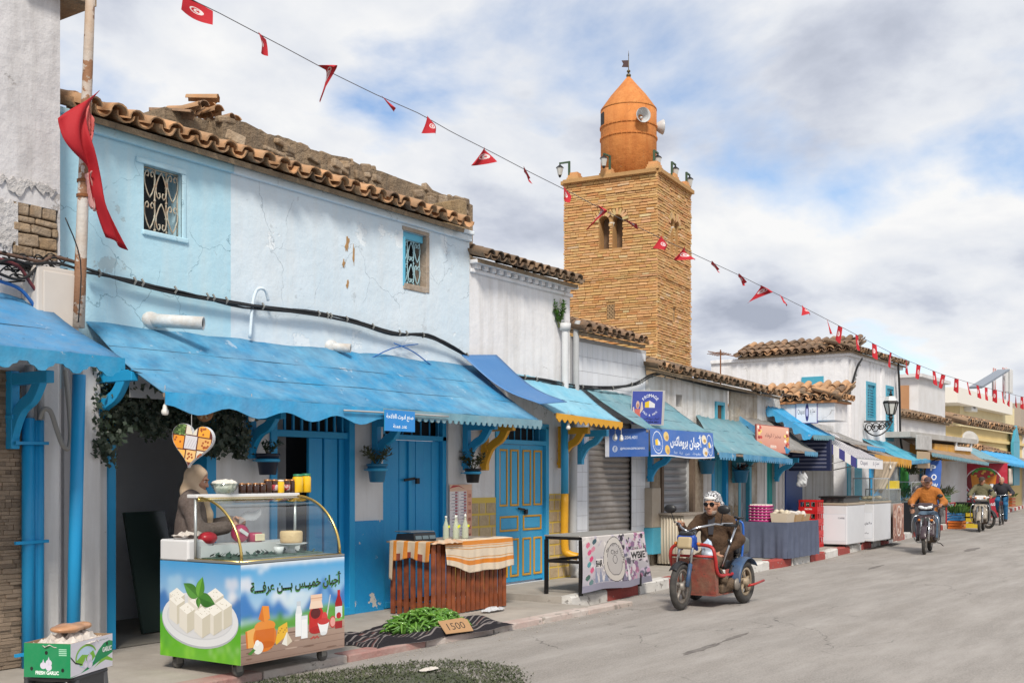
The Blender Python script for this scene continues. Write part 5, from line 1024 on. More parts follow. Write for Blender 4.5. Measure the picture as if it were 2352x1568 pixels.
awning('shop_awning', 'long teal and brown awning past the street lamp', (31.3, 38.5), 8.9, (2.85, 2.8), (31.8, 39), 7.9, (2.25, 2.05), AW_W, [(0, 1, .1, .2, 'tooth', AW_T)], 2, 11)
awning('shop_awning', 'teal striped awning above the blue flag banner', (37.5, 43), 9.3, (2.75, 2.7), (38.6, 44), 8.2, (2.2, 2.1), AW_T, None, 2, 12)
awning('shop_awning', 'vivid blue tarpaulin awning beyond the red banner', (46, 54), 10.0, (2.7, 2.6), (47, 55), 8.9, (2.15, 1.95), AW_B, [(0, 1, .1, .3, 'wave', AW_B)], 1, 13)
awning('shop_awning', 'pale grey awning at the far end of the street', (55, 68), 11.5, (2.9, 2.7), (56, 70), 9.8, (2.2, 2.0), AW_G, [(0, 1, .15, .3, 'tooth', AW_T)], 1, 14)
t=thing('striped_awning', 'white canvas awning with navy striped side and lettering on its fringe', 'awning', (23.6, 8.1, 2.6));sB0, sB1, sF0, sF1=Vector((22.9, 8.25, 2.62)), Vector((24.9, 8.25, 2.55)), Vector((23.2, 7.25, 1.98)), Vector((25.0, 7.25, 1.96))
CANW=mat('canvas_white', (.68, .67, .67), .8, var=((.55, .54, .53), 4, .5), bump=(8, .2));NAVY=mat('canvas_navy', (.045, .045, .20), .8)
m=MB();m.grid(lambda u, v:sB0.lerp(sB1, u).lerp(sF0.lerp(sF1, u), v)+Vector((0, 0, -.04*math.sin(math.pi*v))), 18, 8);m.obj('canvas', CANW, t, True, world=True, solid=.006)
for q in range(9):
 u=.06+.11*q;m=MB();m.tube([sB0.lerp(sB1, u).lerp(sF0.lerp(sF1, u), v/8)+Vector((0, 0, -.04*math.sin(math.pi*v/8)+.006))for v in range(9)], .008, 4);m.obj('pinstripe', mat('pinstripe_grey', (.16, .15, .2), .8), t, world=True)
for q in range(9):
 a, b=sB0.lerp(sF0, q/9), sB0.lerp(sF0, (q+1)/9);dr=.21;m=MB();m.add([a+Vector((-.01, 0, 0)), b+Vector((-.01, 0, 0)), b+Vector((-.01, 0, -dr)), a+Vector((-.01, 0, -dr))], [(0, 1, 2, 3)]);m.obj('side_stripe', NAVY if q%2==0 else CANW, t, world=True, solid=.006)
fp=Print(1.8, .2);fp.rect(0, 0, 1.8, .2, hx('E4E2E4'));fp.text('Chapati', .45, .1, .5, hx('2c2a55'), h=.11, bold=.01);fp.text('سيدي بو', 1.3, .1, .45, hx('2c2a55'), h=.13, arabic=True)
ex_=(sF1-sF0).normalized();fp.mesh(frame(sF0+Vector((0, -.012, -.2)), ex_, (0, 0, 1), (0, -1, 0))).obj('front_fringe', PRINT, t, world=True, solid=0)
m=MB();m.bar(sF0, sF1, .025, .025);m.cyl(sF0, Vector((23.0, 8.3, 1.75)), .012, n=6);m.cyl(sF1, Vector((24.9, 8.3, 1.75)), .012, n=6);m.obj('frame_rail', GREYP, t, world=True)
m=MB();c0=Vector((25.6, 7.55, 1.95))
def cl(u, v):
 w=1-.75*v**1.5;x=c0.x+1.5*(.5+(u-.5)*w);return Vector((x, c0.y+.05*math.sin(u*30)*(1-v*.4)+.2*v, c0.z-.75*v+.14*math.sin(math.pi*u)*v))
m.grid(cl, 24, 12);tag(m.obj('beige_cloth', mat('beige_canvas', (.50, .41, .31), .9, var=((.36, .28, .21), 5, .6), bump=(12, .3)), None, True, solid=.008), 'beige cloth gathered up under the tan awning', 'cloth')
m=MB();q0, q1, q2, q3=W(1060, 828, 8.52), W(1140, 827, 8.52), Vector((12.55, 7.72, 2.475)), Vector((11.72, 7.60, 2.40))
m.grid(lambda u, v:q0.lerp(q1, u).lerp(q3.lerp(q2, u), v)+Vector((0, 0, .07-.10*math.sin(math.pi*v)**1.2+.03*v)), 8, 14);tag(m.obj('loose_sheet', mat('loose_sheet_blue', (.05, .17, .40), .45, var=((.08, .21, .44), 2, .6)), None, True, solid=.006), 'smooth dark blue sheet laid over the gap between two awnings', 'sheet')
for(u, yb_, z, rc, dr, mm_, lab)in((22, 8.40, 2.44, .55, .62, BLUE, 'dark blue carved bracket on the stone clad wall'), (206, 8.58, 2.52, .62, .66, BLUE, 'big blue bracket beside the round blue post'), (570, 8.57, 2.28, .5, .5, BLUE, 'blue bracket right of the ivy garland'), (858, 8.57, 2.28, .5, .62, BLUE, 'blue bracket above the hanging blue flowerpot'), (1066, 8.57, 2.30, .5, .62, BLUE, 'blue bracket beside the yellow bracket'), (1108, 8.57, 2.30, .5, .62, YEL, 'yellow bracket left of the panelled door'), (1284, 8.57, 2.32, .5, .6, YEL, 'yellow bracket right of the panelled door'), (1328, 8.57, 2.30, .5, .52, BLUEL, 'light blue bracket beside the roller shutter'), (1489, 8.57, 2.02, .5, .5, BLUE, 'blue bracket under the cheese banner'), (1683, 8.57, 1.98, .5, .5, TEAL, 'teal bracket under the faded awning'), (1780, 8.57, 2.0, .5, .5, BLUEL, 'light blue bracket above the studded green door')):
 bracket((X(u, yb_), yb_, z), rc, dr, mm_, lab)
t=thing('blue_pipes', 'three blue painted pipes clamped to the white corner pier', 'pipes', (X(75, 8.3), 8.32, .06));PB=mat('blue_pipe_paint', (.015, .31, .63), .38, var=((.02, .26, .55), 2, .6))
for(u, r)in((65, .05), (82, .024), (90, .038)):
 x=X(u, 8.34);m=MB();m.cyl((x, 8.34, .06), (x, 8.34, W(u, 960 if u<70 else 965, 8.34).z), r, n=14);m.obj('pipe', PB, t, True, world=True)
for v in(1018, 1245, 1500):p=W(76, v, 8.28);m=MB();m.bar((p.x-.15, 8.29, p.z), (p.x+.14, 8.29, p.z+.005), .025, .025);m.obj('clamp', PB, t, world=True)
m=MB();x=X(68, 8.36);m.cyl((x, 8.36, W(0, 960, 8.36).z), (x, 8.36, 2.5), .035, n=10);m.cyl((x+.1, 8.36, W(0, 960, 8.36).z), (x+.09, 8.36, 2.5), .03, n=10);tag(m.obj('grey_conduit', GREYP, None, True), 'two grey conduits rising from the blue pipes', 'conduit')
m=MB();pts=[W(92, 962, 8.3), W(100, 940, 8.26), W(116, 945, 8.24), W(130, 985, 8.22), W(143, 1020, 8.2), W(156, 1030, 8.2), W(162, 1000, 8.22), W(158, 930, 8.24), W(150, 850, 8.3)]
def smooth_pts(P, n=5):
 out=[];P=[Vector(p)for p in P]
 for i in range(len(P)-1):
  a, b, c, d=P[max(i-1, 0)], P[i], P[i+1], P[min(i+2, len(P)-1)]
  for k in range(n):t=k/n;out.append(.5*((2*b)+(c-a)*t+(2*a-5*b+4*c-d)*t*t+(3*b-a-3*c+d)*t**3))
 out.append(P[-1]);return out
m.tube(smooth_pts(pts), .02, 8);tag(m.obj('hose_loop', mat('hose_grey', (.30, .29, .27), .6), None, True), 'grey flexible conduit looping down beside the blue post', 'conduit')
t=thing('blue_post', 'round blue post holding up the awnings beside the open shop', 'post', (X(174, 8.0), 8.0, .06));x=X(174, 8.0);m=MB();m.cyl((x-.03, 8.0, .06), (x+.03, 8.0, 2.42), .052, n=18);m.obj('shaft', PB, t, True, world=True)
m=MB();m.cyl((x-.03, 8.0, .05), (x-.03, 8.0, .09), .075, n=18);m.obj('base_ring', PB, t, True, world=True)
for(u0, u1, nm, lab)in((98, 138, 'pier', 'white plaster pier beside the blue pipes'), (190, 233, 'pier', 'white plaster pier left of the open cheese shop')):
 m=MB();m.bb(X(u0, 8.40), X(u1, 8.40), 8.40, 8.75, .0, 2.7);tag(m.obj('plaster_pier', WHITEG, bevel=.02), lab, 'pier')
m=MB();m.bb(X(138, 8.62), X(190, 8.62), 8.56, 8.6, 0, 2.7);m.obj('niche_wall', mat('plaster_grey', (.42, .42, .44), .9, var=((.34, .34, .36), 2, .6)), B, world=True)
pb, pt=W(180, 752, 8.18), W(208, -20, 8.18);t=thing('rusty_pole', 'white pole streaked with rust standing above the blue awning', 'pole', (pb.x, 8.18, pb.z-.3));m=MB()
m.tube([pb.lerp(pt, q/6)for q in range(7)], [.05-.002*q for q in range(7)], 14);m.obj('shaft', mat('pole_rust_white', (.55, .54, .52), .7, var=[((.33, .19, .09), 1.6, .7)], chips=[((.24, .10, .035), 3.4, .55, .9), ((.14, .06, .025), 9, .62, .8)], bump=(30, .4)), t, True, world=True)
for v in(418, 452):q=pb.lerp(pt, (752-v)/772);m=MB();m.cyl(q-Vector((0, 0, .012)), q+Vector((0, 0, .012)), .054, n=14);m.obj('band', RUST, t, world=True)
m=MB();RED=mat('flag_red', (.36, .006, .014), .75, var=((.38, .01, .015), 6, .5), bump=(6, .15), sub=0);fy=8.08
def sheet2(P, n=10):
 A_, B_=smooth_pts([W(u, v, fy-d)for u, v, d in P[0]], 4), smooth_pts([W(u, v, fy-d)for u, v, d in P[1]], 4);k=len(A_)
 return lambda u, v:A_[min(round(v*(k-1)), k-1)].lerp(B_[min(round(v*(k-1)), k-1)], u)+Vector((0, .03*math.sin(u*7+v*9), 0)), k-1
f_, k_=sheet2(([(133, 272, .02), (150, 315, .06), (172, 352, .05), (196, 385, .0), (205, 420, .05), (222, 470, .03), (245, 545, .02)], [(232, 207, .0), (203, 250, .02), (200, 300, .06), (217, 360, .08), (235, 420, .05), (252, 480, .08), (293, 575, .02)]));m.grid(f_, 10, k_);fo=tag(m.obj('red_pennant', RED, None, True, solid=.004), 'long torn red flag wrapped round the rusty pole', 'flag')
m=MB();f_, k_=sheet2(([(196, 250, -.05), (200, 290, -.04), (205, 312, -.04), (206, 330, -.03)], [(203, 236, -.06), (210, 268, -.02), (214, 290, -.02), (207, 325, -.02)]));m.grid(f_, 6, k_);m.obj('torn_strip', mat('flag_red_faded', (.55, .12, .11), .8), fo, True, solid=.004)
m=MB();f_, k_=sheet2(([(198, 400, -.04), (202, 440, -.04), (212, 480, -.03)], [(212, 392, .09), (208, 430, .0), (222, 486, .02)]));m.grid(f_, 6, k_);m.obj('torn_strip', mat('flag_pink', (.60, .30, .28), .8), fo, True, solid=.004)
pa, pb_=W(75, 605, 8.2), W(182, 740, 8.2);t=thing('meter_cabinet', 'cream metal cabinet with cables beside the rusty pole', 'cabinet', (pa.x+.2, 8.3, pb_.z-.1));CREAM=mat('cabinet_cream', (.62, .57, .52), .5, var=((.52, .47, .43), 2, .6))
m=MB();m.bb(pa.x+.04, pb_.x, 8.2, 8.42, pb_.z-.25, pa.z);m.obj('case', CREAM, t, world=True, bevel=.012)
m=MB();m.bb(pa.x+.09, pb_.x-.03, 8.188, 8.2, pb_.z-.22, pa.z-.04);m.obj('door', CREAM, t, world=True, bevel=.006)
def cable(name, label, P, r, m_, n=6, cat='cable', sm=4, jit=0):
 m=MB();m.tube(smooth_pts(P, sm), r, n);return tag(m.obj(name, m_, None, True), label, cat)
BLK=mat('cable_black', (.012, .012, .013), .5);BLUC=mat('cable_blue', (.02, .12, .38), .5);REDC=mat('cable_red', (.14, .03, .035), .5);BRNC=mat('cable_brown', (.12, .07, .05), .6)
random.seed(9)
for q, (P, r, mm_, lab)in enumerate((([(-20, 600), (60, 612), (110, 645), (128, 700)], .022, BLK, 'thick black cable bending down onto the dark blue awning'), ([(-20, 575), (50, 592), (95, 600), (125, 590), (185, 606)], .016, BRNC, 'brown cable sagging over the meter cabinet'), ([(-20, 640), (40, 660), (70, 690), (85, 715)], .014, BLUC, 'blue cable curving beside the meter cabinet'), ([(-20, 590), (40, 610), (70, 650), (98, 690)], .014, REDC, 'dark red cable curving beside the meter cabinet'), ([(-20, 620), (30, 640), (60, 636), (90, 610)], .012, BLK, 'black cable crossing left of the meter cabinet'), ([(-20, 610), (20, 596), (70, 606), (130, 604), (190, 622)], .012, BLK, 'black cable running level over the meter cabinet'))):
 cable('cable', lab, [W(u, v, 8.30-.02*q)for u, v in P], r, mm_)
m=MB()
for q in range(26):
 u0, v0=random.uniform(-10, 110), random.uniform(585, 655);m.tube(smooth_pts([W(u0, v0, 8.33), W(u0+random.uniform(5, 30), v0+random.uniform(-14, 14), 8.26), W(u0+random.uniform(30, 60), v0+random.uniform(-6, 16), 8.33)], 4), random.uniform(.005, .009), 5)
tag(m.obj('cable_tangle', BLK, None, True), 'tangle of thin black wires left of the meter cabinet', 'wires', kind='stuff')
def bundle(label, P, Y, n=5, r=.012, spread=.03, seed=0):
 random.seed(seed);t=thing('cable_bundle', label, 'cables', tuple(W(P[0][0], P[0][1], Y)))
 for q in range(n):
  m=MB();pts=[W(u, v, Y-.02)+Vector((0, random.uniform(-.02, .01), random.uniform(-spread, spread)))for u, v in P];m.tube(smooth_pts(pts, 5), r*random.uniform(.6, 1.1), 5);m.obj('strand', BLK, t, True, world=True)
 for q in range(len(P)*2):
  k_=random.randrange(len(P)-1);p=W(*P[k_], Y).lerp(W(*P[k_+1], Y), random.random());m=MB();m.tube([p+Vector((0, -.03, -.03)), p+Vector((.01, -.05, .0)), p+Vector((0, -.03, .035))], .012, 5);m.obj('cable_tie', mat('tie_grey', (.2, .2, .19), .7), t, world=True)
 return t
bundle('black cable bundle sagging along the blue house wall', [(198, 624), (300, 646), (420, 672), (560, 700), (700, 716), (800, 736), (900, 764), (980, 772), (1040, 800), (1100, 836)], 8.55, 6, .013, .028, 1)
bundle('black cable bundle dropping past the white house to the tiled house', [(1100, 836), (1180, 862), (1250, 876), (1320, 888), (1400, 892), (1460, 880), (1500, 862), (1545, 866), (1620, 884), (1700, 898), (1740, 902)], 8.53, 5, .013, .035, 2)
bundle('black cables strung across the low house to the corner shop', [(1740, 902), (1800, 905), (1850, 920), (1900, 945), (1925, 955)], 8.4, 3, .012, .03, 3)
bundle('black cables climbing the corner of the two storey house', [(1912, 955), (1940, 925), (1955, 890), (1968, 845), (1980, 822)], 8.62, 5, .014, .04, 4)
cable('wire', 'thin black wire down the end of the two storey house', [W(2063, 835, 8.6), W(2066, 900, 8.6), W(2068, 1000, 8.6), W(2072, 1030, 8.6)], .03, BLK)
for lab, P, r, mm_ in(('thin blue wire sagging left over the long awning', [(960, 790), (900, 800), (820, 835), (700, 855), (600, 862)], .007, BLUC), ('thin blue wire sagging right towards the loose sheet', [(905, 788), (950, 808), (1010, 850), (1080, 868)], .007, BLUC), ('white conduit running along the awning front rail', [(790, 942), (900, 948), (1030, 956)], .01, GREYP), ('old grey wire with knots under the second window', [(800, 818), (840, 850), (880, 865), (905, 868)], .008, BRNC)):
 cable('wire', lab, [W(u, v, 8.54 if v<900 else 7.52)for u, v in P], r, mm_)
for lab, P in(('thin wire from the pole down over both awnings', [(150, 500), (185, 600), (180, 740)]), ('thin wire sagging across the dark blue awning', [(-10, 750), (120, 790), (240, 815), (300, 850), (420, 880)]), ):
 cable('wire', lab, [W(u, v, 7.9)for u, v in P], .005, BLK)
t=thing('wall_conduit', 'pale conduit bent over the cable bundle on the blue house', 'conduit', tuple(W(576, 775, 8.54)));m=MB();m.tube(smooth_pts([W(574, 776, 8.54), W(580, 700, 8.54), W(588, 670, 8.53), W(598, 662, 8.5), W(610, 668, 8.5), W(616, 690, 8.52)], 5), .016, 8);m.obj('pipe', PALEW, t, True, world=True)
t=thing('downpipe', 'white grey downpipe between the white house and the tiled house', 'downpipe', (X(1300), 8.5, .14));x=X(1298, 8.5);m=MB();m.tube(smooth_pts([(x, 8.5, 2.6), (x, 8.5, 3.4), (x, 8.5, 3.72)], 3), .05, 12);m.obj('pipe', mat('pipe_white', (.62, .63, .65), .5, var=((.5, .5, .5), 3, .5)), t, True, world=True)
m=MB();m.cyl((x, 8.5, 3.70), (x, 8.5, 3.80), .075, .085, 12);m.obj('hopper', mat('pipe_white', (.6, .6, .6), .5), t, True, world=True)
x2=X(1322, 8.5);m=MB();m.tube(smooth_pts([(x2+.02, 8.5, 2.6), (x2+.02, 8.5, 3.70), (x2+.1, 8.5, 3.84), (x2+.18, 8.5, 3.8)], 4), .045, 12);m.obj('pipe', GREYP, t, True, world=True)
m=MB();x3=X(1317, 8.48);m.tube(smooth_pts([(x3, 8.48, 2.5), (x3, 8.48, .35), (x3+.03, 8.42, .22), (x3+.1, 8.3, .2)], 4), .06, 12);tag(m.obj('drainpipe', GREYP, None, True), 'grey drainpipe ending at the pavement beside the roller shutter', 'pipe')
t=thing('two_tone_pipe', 'pipe painted blue above and yellow below beside panelled door', 'pipe', (X(1297, 8.45), 8.45, .14));x4=X(1297, 8.45);zs=W(1297, 1133, 8.45).z;m=MB();m.cyl((x4, 8.45, zs), (x4, 8.45, 2.4), .055, n=14);m.obj('upper_pipe', BLUEL, t, True, world=True)
m=MB();m.tube(smooth_pts([(x4, 8.45, zs), (x4, 8.45, .62), (x4+.02, 8.40, .50), (x4+.08, 8.28, .46)], 4), .055, 14);m.obj('lower_pipe', YEL, t, True, world=True)
p0, p1=W(1492, 1120, 8.5), W(1512, 1210, 8.5);m=MB();m.bb(p0.x, p1.x, 8.45, 8.6, p1.z, p0.z);t=tag(m.obj('meter_box', mat('meter_beige', (.42, .36, .29), .6, var=((.33, .27, .2), 4, .6)), bevel=.008), 'beige meter box on the stone pier under the blue bracket', 'meter box')
p0, p1=W(1491, 1212, 8.5), W(1512, 1270, 8.5);m=MB();m.bb(p0.x, p1.x, 8.43, 8.6, p1.z, p0.z);tag(m.obj('meter_box', TEAL, bevel=.008), 'teal box below the beige meter box', 'box')
def leafy(name, lab, base, hgt, wid, n, m_, cat='plant', seed=0, lw=.03, ll=.06, stems=5, droop=0., par=None, up=1.0):
 random.seed(seed);t=thing(name, lab, cat, tuple(base))if par is None else par;st, lf=MB(), MB();tips=[]
 for q in range(stems):
  a=random.uniform(0, 6.28);d=Vector((math.cos(a)*wid, math.sin(a)*wid, hgt*random.uniform(.6, 1)*up));P=[Vector(base)+d*k/4+Vector((0, 0, -droop*(k/4)**2))+Vector((random.uniform(-1, 1), random.uniform(-1, 1), 0))*.012 for k in range(5)];st.tube(P, [.006, .005, .004, .003, .002], 5);tips.append(P)
 for q in range(n):
  P=random.choice(tips);k_=random.uniform(.25, 1)*3.99;p=P[int(k_)].lerp(P[int(k_)+1], k_%1);a=random.uniform(0, 6.28);el=random.uniform(-.3, 1.0);d=Vector((math.cos(a)*math.cos(el), math.sin(a)*math.cos(el), math.sin(el)));s_=d.cross(Vector((0, 0, 1))).normalized()*lw*random.uniform(.6, 1.2)/2;l_=ll*random.uniform(.6, 1.25);nn=s_.cross(d).normalized()*.006
  lf.add([p, p+d*l_*.5+s_+nn, p+d*l_, p+d*l_*.5-s_+nn], [(0, 1, 2), (0, 2, 3)])
 st.obj('stems', mat('stem_green', (.10, .11, .045), .8), t, world=True)['kind']='stuff';lf.obj('leaves', m_, t, world=True)['kind']='stuff'
 return t
LEAFG=mat('leaf_green', (.07, .17, .03), .6, var=((.12, .24, .04), 30, .7));LEAFD=mat('leaf_dark', (.028, .055, .03), .5, var=((.05, .085, .04), 25, .7));LEAFO=mat('leaf_olive', (.07, .085, .04), .6, var=((.11, .10, .05), 25, .7))
leafy('wall_plant', 'bright green bush sprouting from the white house wall', W(1284, 752, 8.56), .40, .085, 260, LEAFG, seed=2, lw=.035, ll=.07, stems=9)
bp, bq=W(1982, 968, 8.72), W(2052, 962, 8.72);L0=W(1985, 968, 8.72);dlt=1.25
t=thing('street_lamp', 'black lantern street lamp on a scrolled iron wall bracket', 'street lamp', tuple(L0));bx_, bz_=X(1985, 8.7), W(1985, 968, 8.7).z;R1=WX(2050, 960, X(1985, 8.7)+.6);e1=Vector((bx_, 8.7, bz_));e2=Vector((R1.x, R1.y, bz_+.02));dv=(e2-e1).normalized();LL=(e2-e1).length
m=MB();m.bar(e1, e2, .035, .035);z3=Vector((0, 0, 1))
arc=[e1+dv*(LL*a)+z3*(-.36*math.sin(math.pi*min(a*.9+.12, 1))**.7)for a in[k/16 for k in range(17)]];m.tube(arc, .018, 6)
for a, r_ in((.16, .13), (.40, .14), (.62, .11), (.8, .07)):
 c_=e1+dv*(LL*a)-z3*r_*1.15;m.tube(spiral(c_, dv, z3, r_, 0, 1.6), .013, 5);m.tube(spiral(c_+dv*r_*.9, dv, z3, r_*.55, 3, 1.3, 14, -1), .011, 5)
m.obj('bracket', IRON, t, world=True)
lb=e2-dv*.05;T=Matrix.Translation(lb+z3*.02)@Matrix.Scale(.6, 4);k=.95
m=MB();m.lathe([(.05, 0), (.10, .12), (.07, .2), (.17*k, .26)], 6, T);m.lathe([(.33*k, .72), (.35*k, .76), (.20*k, 1.0), (.06, 1.06), (.09, 1.1), (.03, 1.16), (.05, 1.2), (.01, 1.3)], 6, T)
for q in range(6):a=math.pi/3*q;m.cyl(T@Vector((.17*k*math.cos(a), .17*k*math.sin(a), .26)), T@Vector((.31*k*math.cos(a), .31*k*math.sin(a), .74)), .016, n=5)
m.obj('lantern_frame', IRON, t, world=True)
m=MB();m.lathe([(.16*k, .27), (.30*k, .73)], 6, T);m.obj('lantern_panes', mat('frosted_pane', (.52, .54, .52), .25), t, world=True)
m=MB();m.lathe([(.30*k, .80), (.19*k, .99)], 6, T@Matrix.Translation((0, 0, -.012))@Matrix.Scale(1.04, 4));m.obj('lantern_hood', mat('hood_white', (.55, .56, .56), .3), t, world=True)
def soft_sheet(pr, M, nu, nv, rad, name, parent):
 a=pr.raster(nu, nv)
 for _ in range(3):
  for ax in(0, 1):c=np.cumsum(np.pad(a, [(rad+1, rad)if k==ax else(0, 0)for k in range(3)], mode='edge'), axis=ax);a=(np.take(c, range(2*rad+1, c.shape[ax]), ax)-np.take(c, range(0, c.shape[ax]-2*rad-1), ax))/(2*rad+1)
 mb=MB();mb.grid(lambda u, v:M@Vector((u*pr.w, v*pr.h, 0)), nu, nv, 0, lambda u, v:tuple(a[min(int(v*nv), nv-1), min(int(u*nu), nu-1)].tolist()));return mb.obj(name, PRINT, parent, world=True)
H_=hx
def sheet_print(pr, M, name, parent, m_=None, world=True, back=None, step=.00003):
 return pr.mesh(M, step).obj(name, m_ or PRINT, parent, world=world)
def crumpled(c_, rx, ry, h, n, seed, edge=0.):
 random.seed(seed);m=MB();Z=[[random.uniform(0, 1)**1.5 for _ in range(n+1)]for _ in range(n+1)];O=[[(random.uniform(-.35, .35)/n, random.uniform(-.35, .35)/n)for _ in range(n+1)]for _ in range(n+1)]
 def fn(u, v):
  i, j=round(u*n), round(v*n);x, y=(u+O[i][j][0]-.5)*2, (v+O[i][j][1]-.5)*2;r_=min(1, math.hypot(x, y));return V3(c_[0]+rx*x*(1-.2*abs(y)), c_[1]+ry*y*(1-.2*abs(x)), c_[2]+h*(.35+.65*Z[i][j])*(1-.55*r_**2)-edge*max(0, r_-.8))
 return m.grid(fn, n, n)
cx0_, cx1_, cy0, cy1, cz0, cz1, cz2=5.86, 7.0, 6.5, 7.44, .17, .93, 1.43
t=thing('cheese_counter', 'glass fronted cheese counter on wheels with a printed alpine picture', 'display counter', (6.43, 6.97, .06))
WHM=mat('enamel_white', (.70, .70, .71), .3, var=((.6, .6, .61), 3, .4));GOLD=mat('brass_trim', (.62, .45, .15), .25, .9)
m=MB();m.bb(cx0_+.004, cx1_-.004, cy0+.004, cy1, cz0, cz1);m.obj('body', WHM, t, world=True, bevel=.008)
w, h=cx1_-cx0_, cz1-cz0;p=Print(w, h);SKY0, SKY1=H_('CFE2F0'), H_('2E9FDA')
p.vgrad(0, .28*h, w, h, SKY0, SKY1)
def blob(pr, x, y, r, c, n, seed, sx=1.6):
 random.seed(seed)
 for _ in range(n):pr.ell(x+random.uniform(-r, r)*sx, y+random.uniform(-r, r)*.5, r*random.uniform(.35, .7)*1.3, r*random.uniform(.3, .5), tuple(q*random.uniform(.96, 1.0)for q in c), 14)
blob(p, .06, h*.80, .07, H_('D8E0EC'), 10, 1, .6);blob(p, .23, h*.93, .03, H_('DCE8F2'), 5, 2);blob(p, w*.55, h*.985, .02, H_('EFF5FA'), 26, 3, 26)
blob(p, w*.45, h*.60, .09, H_('D6E6F2'), 12, 4, 2.5);blob(p, w*.62, h*.55, .08, H_('C9DEEE'), 8, 5, 2.0)
p.rect(0, h*.975, w, h, H_('EEF2F6'))
for pts, ca, cb_ in(([(0, .44), (.0, .68), (.035, .74), (.09, .60), (.14, .52), (.22, .64), (.29, .55), (.34, .62), (.42, .50), (.47, .44)], '3F7FC4', '2F6BB4'), ([(.46, .42), (.5, .48), (.57, .46), (.65, .60), (.72, .66), (.78, .80), (.85, .70), (.9, .60), (.96, .62), (1, .7), (1, .42)], '3B78BE', '2E68B0'), ([(.70, .46), (.76, .60), (.79, .76), (.83, .62), (.88, .5)], '6FA6D8', '4F8CCB')):
 p.poly([(a*w, b*h)for a, b in pts], H_(ca))
p.poly([(0, .28*h), (w, .28*h), (w, .47*h), (.85*w, .50*h), (.6*w, .46*h), (.45*w, .42*h), (.2*w, .43*h), (0, .40*h)], [H_('4F9A2E')]*4+[H_('74B24A')]*4)
random.seed(2)
for _ in range(26):p.ell(random.uniform(0, w), h*random.uniform(.40, .47), random.uniform(.012, .04), random.uniform(.006, .014), H_(random.choice(('3E8A35', '2F7A3A', '5A9E3B'))), 10)
MF=frame((cx0_, cy0, cz0), (1, 0, 0), (0, 0, 1), (0, -1, 0));soft_sheet(p, MF, 230, 150, 3, 'front_picture', t);p=Print(w, h)
p.poly([(0, 0), (w, 0), (w, .31*h), (0, .30*h)], [H_('8E7467'), H_('9A8073'), H_('B59B8B'), H_('A98F80')])
for q in range(4):p.poly([(0, h*(.07*q+.012)), (w, h*(.07*q+.022)), (w, h*(.07*q+.026)), (0, h*(.07*q+.016))], H_('6E584D'))
for _ in range(14):x_=random.uniform(.05, w*.9);y_=h*random.uniform(.01, .26);p.ell(x_, y_, random.uniform(.03, .08), .006, H_(random.choice(('7B5F50', 'BDA596'))), 10)
Z=lambda a, b:(a*w, b*h)
p.poly([Z(.04, .33), Z(.13, .36), Z(.14, .16), Z(.05, .16)], H_('F0B25E'));p.poly([Z(.04, .33), Z(.055, .33), Z(.065, .16), Z(.05, .16)], H_('D8782A'))
p.ell(*Z(.215, .25), .105*w, .15*h, H_('DE7A1F'));p.ell(*Z(.215, .36), .095*w, .06*h, H_('E99035'));p.rect(.13*w, .17*h, .30*w, .33*h, H_('D66E18'));p.ell(*Z(.215, .17), .085*w, .035*h, H_('C96412'))
p.poly([Z(.155, .44), Z(.19, .57), Z(.25, .56), Z(.26, .43), Z(.21, .40)], H_('EE922B'));p.poly([Z(.155, .44), Z(.19, .57), Z(.21, .40)], H_('DA751A'))
p.poly([Z(.31, .18), Z(.34, .33), Z(.42, .37), Z(.43, .24), Z(.32, .15)], H_('EDB92E'))
for q in range(6):p.ell(*Z(.34+.015*q, .27+.02*(q%3)), .008, .006, H_('B98416'), 8)
p.poly([Z(.37, .15), Z(.42, .27), Z(.47, .16), Z(.42, .12)], H_('EFEBE0'));p.poly([Z(.42, .27), Z(.47, .16), Z(.42, .12)], H_('DCCFB9'))
p.ell(*Z(.155, .15), .045*w, .065*h, H_('EDEBE4'));p.ell(*Z(.145, .20), .02*w, .03*h, H_('F8F7F2'));p.poly([Z(.06, .10), Z(.11, .15), Z(.13, .13), Z(.09, .09)], H_('4B8A35'))
p.rect(*Z(.50, .20), *Z(.565, .44), H_('F4F5F6'));p.poly([Z(.50, .44), Z(.565, .44), Z(.55, .52), Z(.515, .52)], H_('E8ECEF'));p.rect(*Z(.512, .52), *Z(.552, .57), H_('C9D2DA'));p.rect(*Z(.555, .17), *Z(.62, .41), H_('E4E9ED'));p.rect(*Z(.56, .17), *Z(.615, .37), H_('F6F7F7'));p.rect(*Z(.56, .41), *Z(.62, .425), H_('7FB08A'))
p.ell(*Z(.705, .40), .072*w, .1*h, H_('C5201C'));p.rect(*Z(.635, .24), *Z(.775, .42), H_('C8201D'));p.ell(*Z(.705, .24), .068*w, .04*h, H_('B5181A'));p.ell(*Z(.70, .42), .05*w, .06*h, H_('5E1416'))
p.poly([Z(.635, .47), Z(.775, .47), Z(.76, .55), Z(.65, .55)], H_('F3D7C0'));p.rect(*Z(.65, .55), *Z(.765, .62), H_('EFCBB0'));p.rect(*Z(.65, .575), *Z(.765, .585), H_('D8A586'))
p.poly([Z(.80, .33), Z(.845, .60), Z(.855, .60), Z(.815, .33)], H_('C9CFD4'));p.ell(*Z(.79, .36), .03*w, .06*h, H_('D8413E'))
p.poly([Z(.72, .31), Z(.84, .33), Z(.815, .19), Z(.75, .19)], H_('F2F3F4'));p.ell(*Z(.78, .32), .06*w, .035*h, H_('C93633'));p.ell(*Z(.78, .19), .033*w, .02*h, H_('E3E6E8'))
